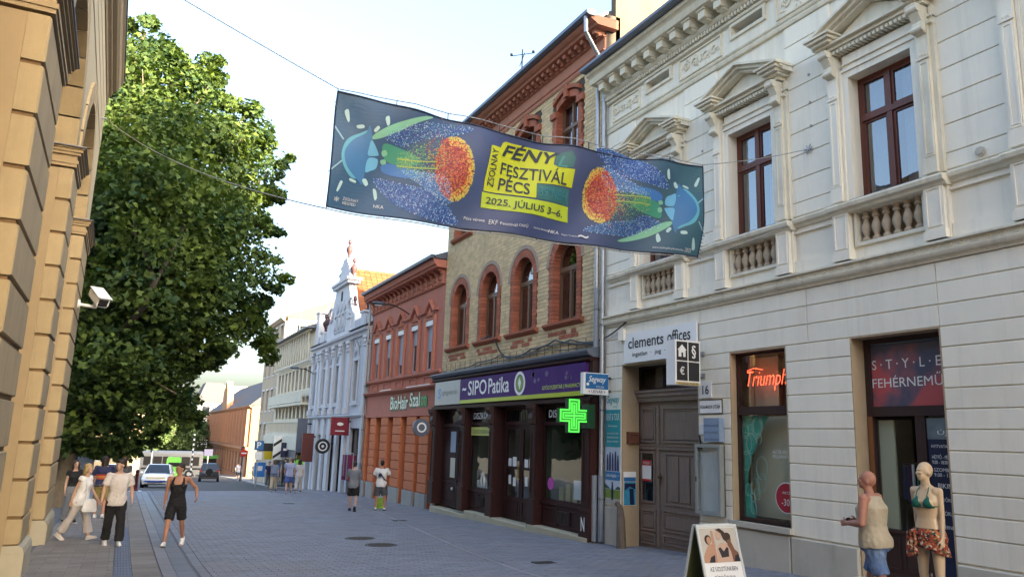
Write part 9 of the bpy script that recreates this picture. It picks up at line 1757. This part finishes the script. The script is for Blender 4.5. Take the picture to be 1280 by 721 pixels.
# bus across the end of the street
bs_ = thing('bus', 'pale grey single-deck bus standing crosswise at the end of the street', 'bus', (6, 100, gz(100))); g0 = gz(100)+.1; M_bus = mat('bus_grey', (.2, .205, .21), .4, .04); ybk = 99
rr = [(-1, 0), (1, 0)]
MB().loft([[(x, yy, g0+z) for yy, z in ((98.8, .35), (101.3, .35), (101.3, 2.7), (101, 2.95), (99.1, 2.95), (98.8, 2.7))] for x in (2.0, 2.3, 8.2, 8.6)]).build('body', M_bus, bs_, smooth=True)
for k in range(6): MB().box(2.3+k*1.0, 3.2+k*1.0, 98.76, 98.8, g0+1.35, g0+2.35).build('window', M_cgl if 0 else M_dark, bs_)
for xx in (3.2, 7.2): w_ = MB().cyl((xx, 98.74, g0+.42), (xx, 99.1, g0+.42), .45, n=16).build('wheel', M_tyre, bs_); MB().cyl((xx, 98.72, g0+.42), (xx, 98.75, g0+.42), .22, n=12).build('rim', M_rim, w_)
MB().box(2.1, 8.5, 98.78, 98.8, g0+.9, g0+1.1).build('side_stripe', M_dark, bs_); MB().box(8.6, 8.64, 99, 101.1, g0+1.3, g0+2.5).build('windscreen', M_dark, bs_)
gb_ = thing('lime_board', 'lime green board with a dark panel on a round base before the bus', 'advertising board', (4.9, 88, gz(88))); g0 = gz(88); M_lgr = mat('lime_board_paint', (.22, .72, .12), .4, .03)
MB().loft([[(4.9+w*q, 87.9+dd, g0+z) for q, dd in ((-1, 0), (1, 0), (1, .3), (-1, .3))] for z, w in ((.55, .75), (1.0, .7), (2.1, .68), (2.3, .55))]).build('board', M_lgr, gb_); MB().box(4.4, 5.4, 87.87, 87.9, g0+1.35, g0+1.75).build('dark_panel', M_dark, gb_); MB().lathe((4.9, 88.05, g0), [(.7, 0), (.8, .2), (.7, .45), (.4, .6)], 14).build('base', M_lgr, gb_)
def pole(label, x, y, h, name='lamp_post', r=.06, m=M_wht):
    t = thing(name, label, name.replace('_', ' '), (x, y, gz(y))); MB().cyl((x, y, gz(y)-.1), (x, y, gz(y)+h), r*1.3, r*.8, 10).build('pole', m, t); return t
lp_ = pole('white lamp post rising beside the bus', 3.0, 95, 6.2); MB().tube([(3, 95, gz(95)+6.1), (3.2, 95, gz(95)+6.4), (3.9, 95, gz(95)+6.45)], .05, 6).build('arm', M_wht, lp_); MB().box(3.7, 4.4, 94.9, 95.1, gz(95)+6.36, gz(95)+6.48).build('lamp_head', M_pipe, lp_)
stp = pole('black and white striped post at the end of the street', 6.6, 88, 4.6, 'striped_post', .06, M_blk)
for k in range(9): MB().cyl((6.6, 88, gz(88)+.5+k*.5), (6.6, 88, gz(88)+.7+k*.5), .085, n=10).build('white_band', M_wht, stp)
pk = pole('blue parking sign on a grey pole before the white block', 8.6, 57.6, 3.2, 'parking_sign', .04, M_pipe); g0 = gz(57.6)
bx('plate', M_blue, pk, 8.28, 8.92, 57.52, 57.55, g0+2.55, g0+3.2); text('lettering', 'P', M_wht, pk, (8.6, 57.52, g0+2.9), (1, 0, 0), UP, .28, .42, bold=.02); bx('lower_plate', M_wht, pk, 8.35, 8.85, 57.52, 57.55, g0+1.9, g0+2.45)
nb = thing('notice_board', 'bright blue notice board on two legs at the edge of the pavement', 'notice board', (10.7, 70, gz(70)+.1)); g0 = gz(70)+.1
bx('board', mat('bright_sign_blue', (.02, .2, .55), .45, .05), nb, 10.25, 11.15, 69.95, 70.05, g0+.5, g0+1.7); MB().cyl((10.3, 70, g0-.1), (10.3, 70, g0+1.75), .04, n=6).cyl((11.1, 70, g0-.1), (11.1, 70, g0+1.75), .04, n=6).build('legs', M_wht, nb); bx('sheet', M_wht, nb, 10.5, 10.9, 69.94, 69.95, g0+1.0, g0+1.4)
tl = pole('traffic light on a dark pole by the far orange house', 11.0, 84, 3.2, 'traffic_light', .06, M_blk); g0 = gz(84)
bx('housing', M_blk, tl, 10.82, 11.18, 83.75, 83.95, g0+2.4, g0+3.4)
for k, c in enumerate(((.03, .12, .05), (.2, .12, .02), (.35, .02, .02))): MB().cyl((11, 83.72, g0+2.6+k*.3), (11, 83.76, g0+2.6+k*.3), .11, n=12).build('lens', mat(f'lens{k}', c, .3), tl)
rd = pole('round red road sign on a grey pole near the traffic light', 10.6, 80, 3.0, 'road_sign', .035, M_pipe); g0 = gz(80)
MB().cyl((10.6, 79.92, g0+2.7), (10.6, 79.95, g0+2.7), .36, n=18).build('disc', mat('road_sign_red', (.5, .02, .02), .5), rd); bx('bar', M_wht, rd, 10.36, 10.84, 79.9, 79.92, g0+2.64, g0+2.76)
b2 = pole('small blue road sign on a pole left of the far orange house', 9.6, 104, 3.4, 'road_sign', .04, M_pipe); bx('plate', M_navy, b2, 9.1, 10.1, 103.9, 103.95, gz(104)+2.6, gz(104)+3.4)
gk = thing('green_kiosk', 'green awning over a dark stall by the orange house', 'kiosk', (12.0, 128, gz(128))); g0 = gz(128); bx('awning', mat('awning_green', (.08, .3, .06), .6), gk, 10.6, 13.2, 127, 129, g0+2.4, g0+2.9); bx('stall', M_dark, gk, 10.8, 13.0, 127.3, 129, g0, g0+2.39)
# street furniture by the orange house: bicycles' stand is out of view; a cream box tractor of posters near the cafe
for k in range(4):
    x, y = 12.2+.3*(k % 2), 76+k*3.4
    c = thing('cafe_parasol_table', f'small red-topped cafe table {["by the traffic light", "second from the traffic light", "third from the traffic light", "nearest the orange house"][k]}', 'table', (x, y, gz(y)+.1), 'cafe tables on the far pavement'); g0 = gz(y)+.1
    MB().cyl((x, y, g0+.7), (x, y, g0+.74), .4, n=14).build('tabletop', mat('red_top', (.35, .03, .03), .5), c); MB().cyl((x, y, g0), (x, y, g0+.7), .04, n=8).cyl((x, y, g0), (x, y, g0+.03), .25, n=10).build('leg', M_blk, c)
# ================================================================ small repeats that stay joined
for o in bpy.data.objects:
    n = o.name.split('.')[0]
    if o.type == 'MESH' and n in ('dots', 'wave_lines', 'drops', 'loops', 'bird_spikes', 'clamps', 'bars', 'dentils', 'display_boxes', 'brick_arch', 'brick_surround', 'red_bricks', 'brick_lozenge', 'frieze_rosettes', 'scrollwork', 'transom_grille', 'ripples', 'pale_dapple', 'gable_ornament', 'stucco_ornament', 'riders', 'glow_line', 'feelers', 'neck_plates', 'joints', 'zigzag_parapet', 'slats'):
        o['kind'] = 'stuff'
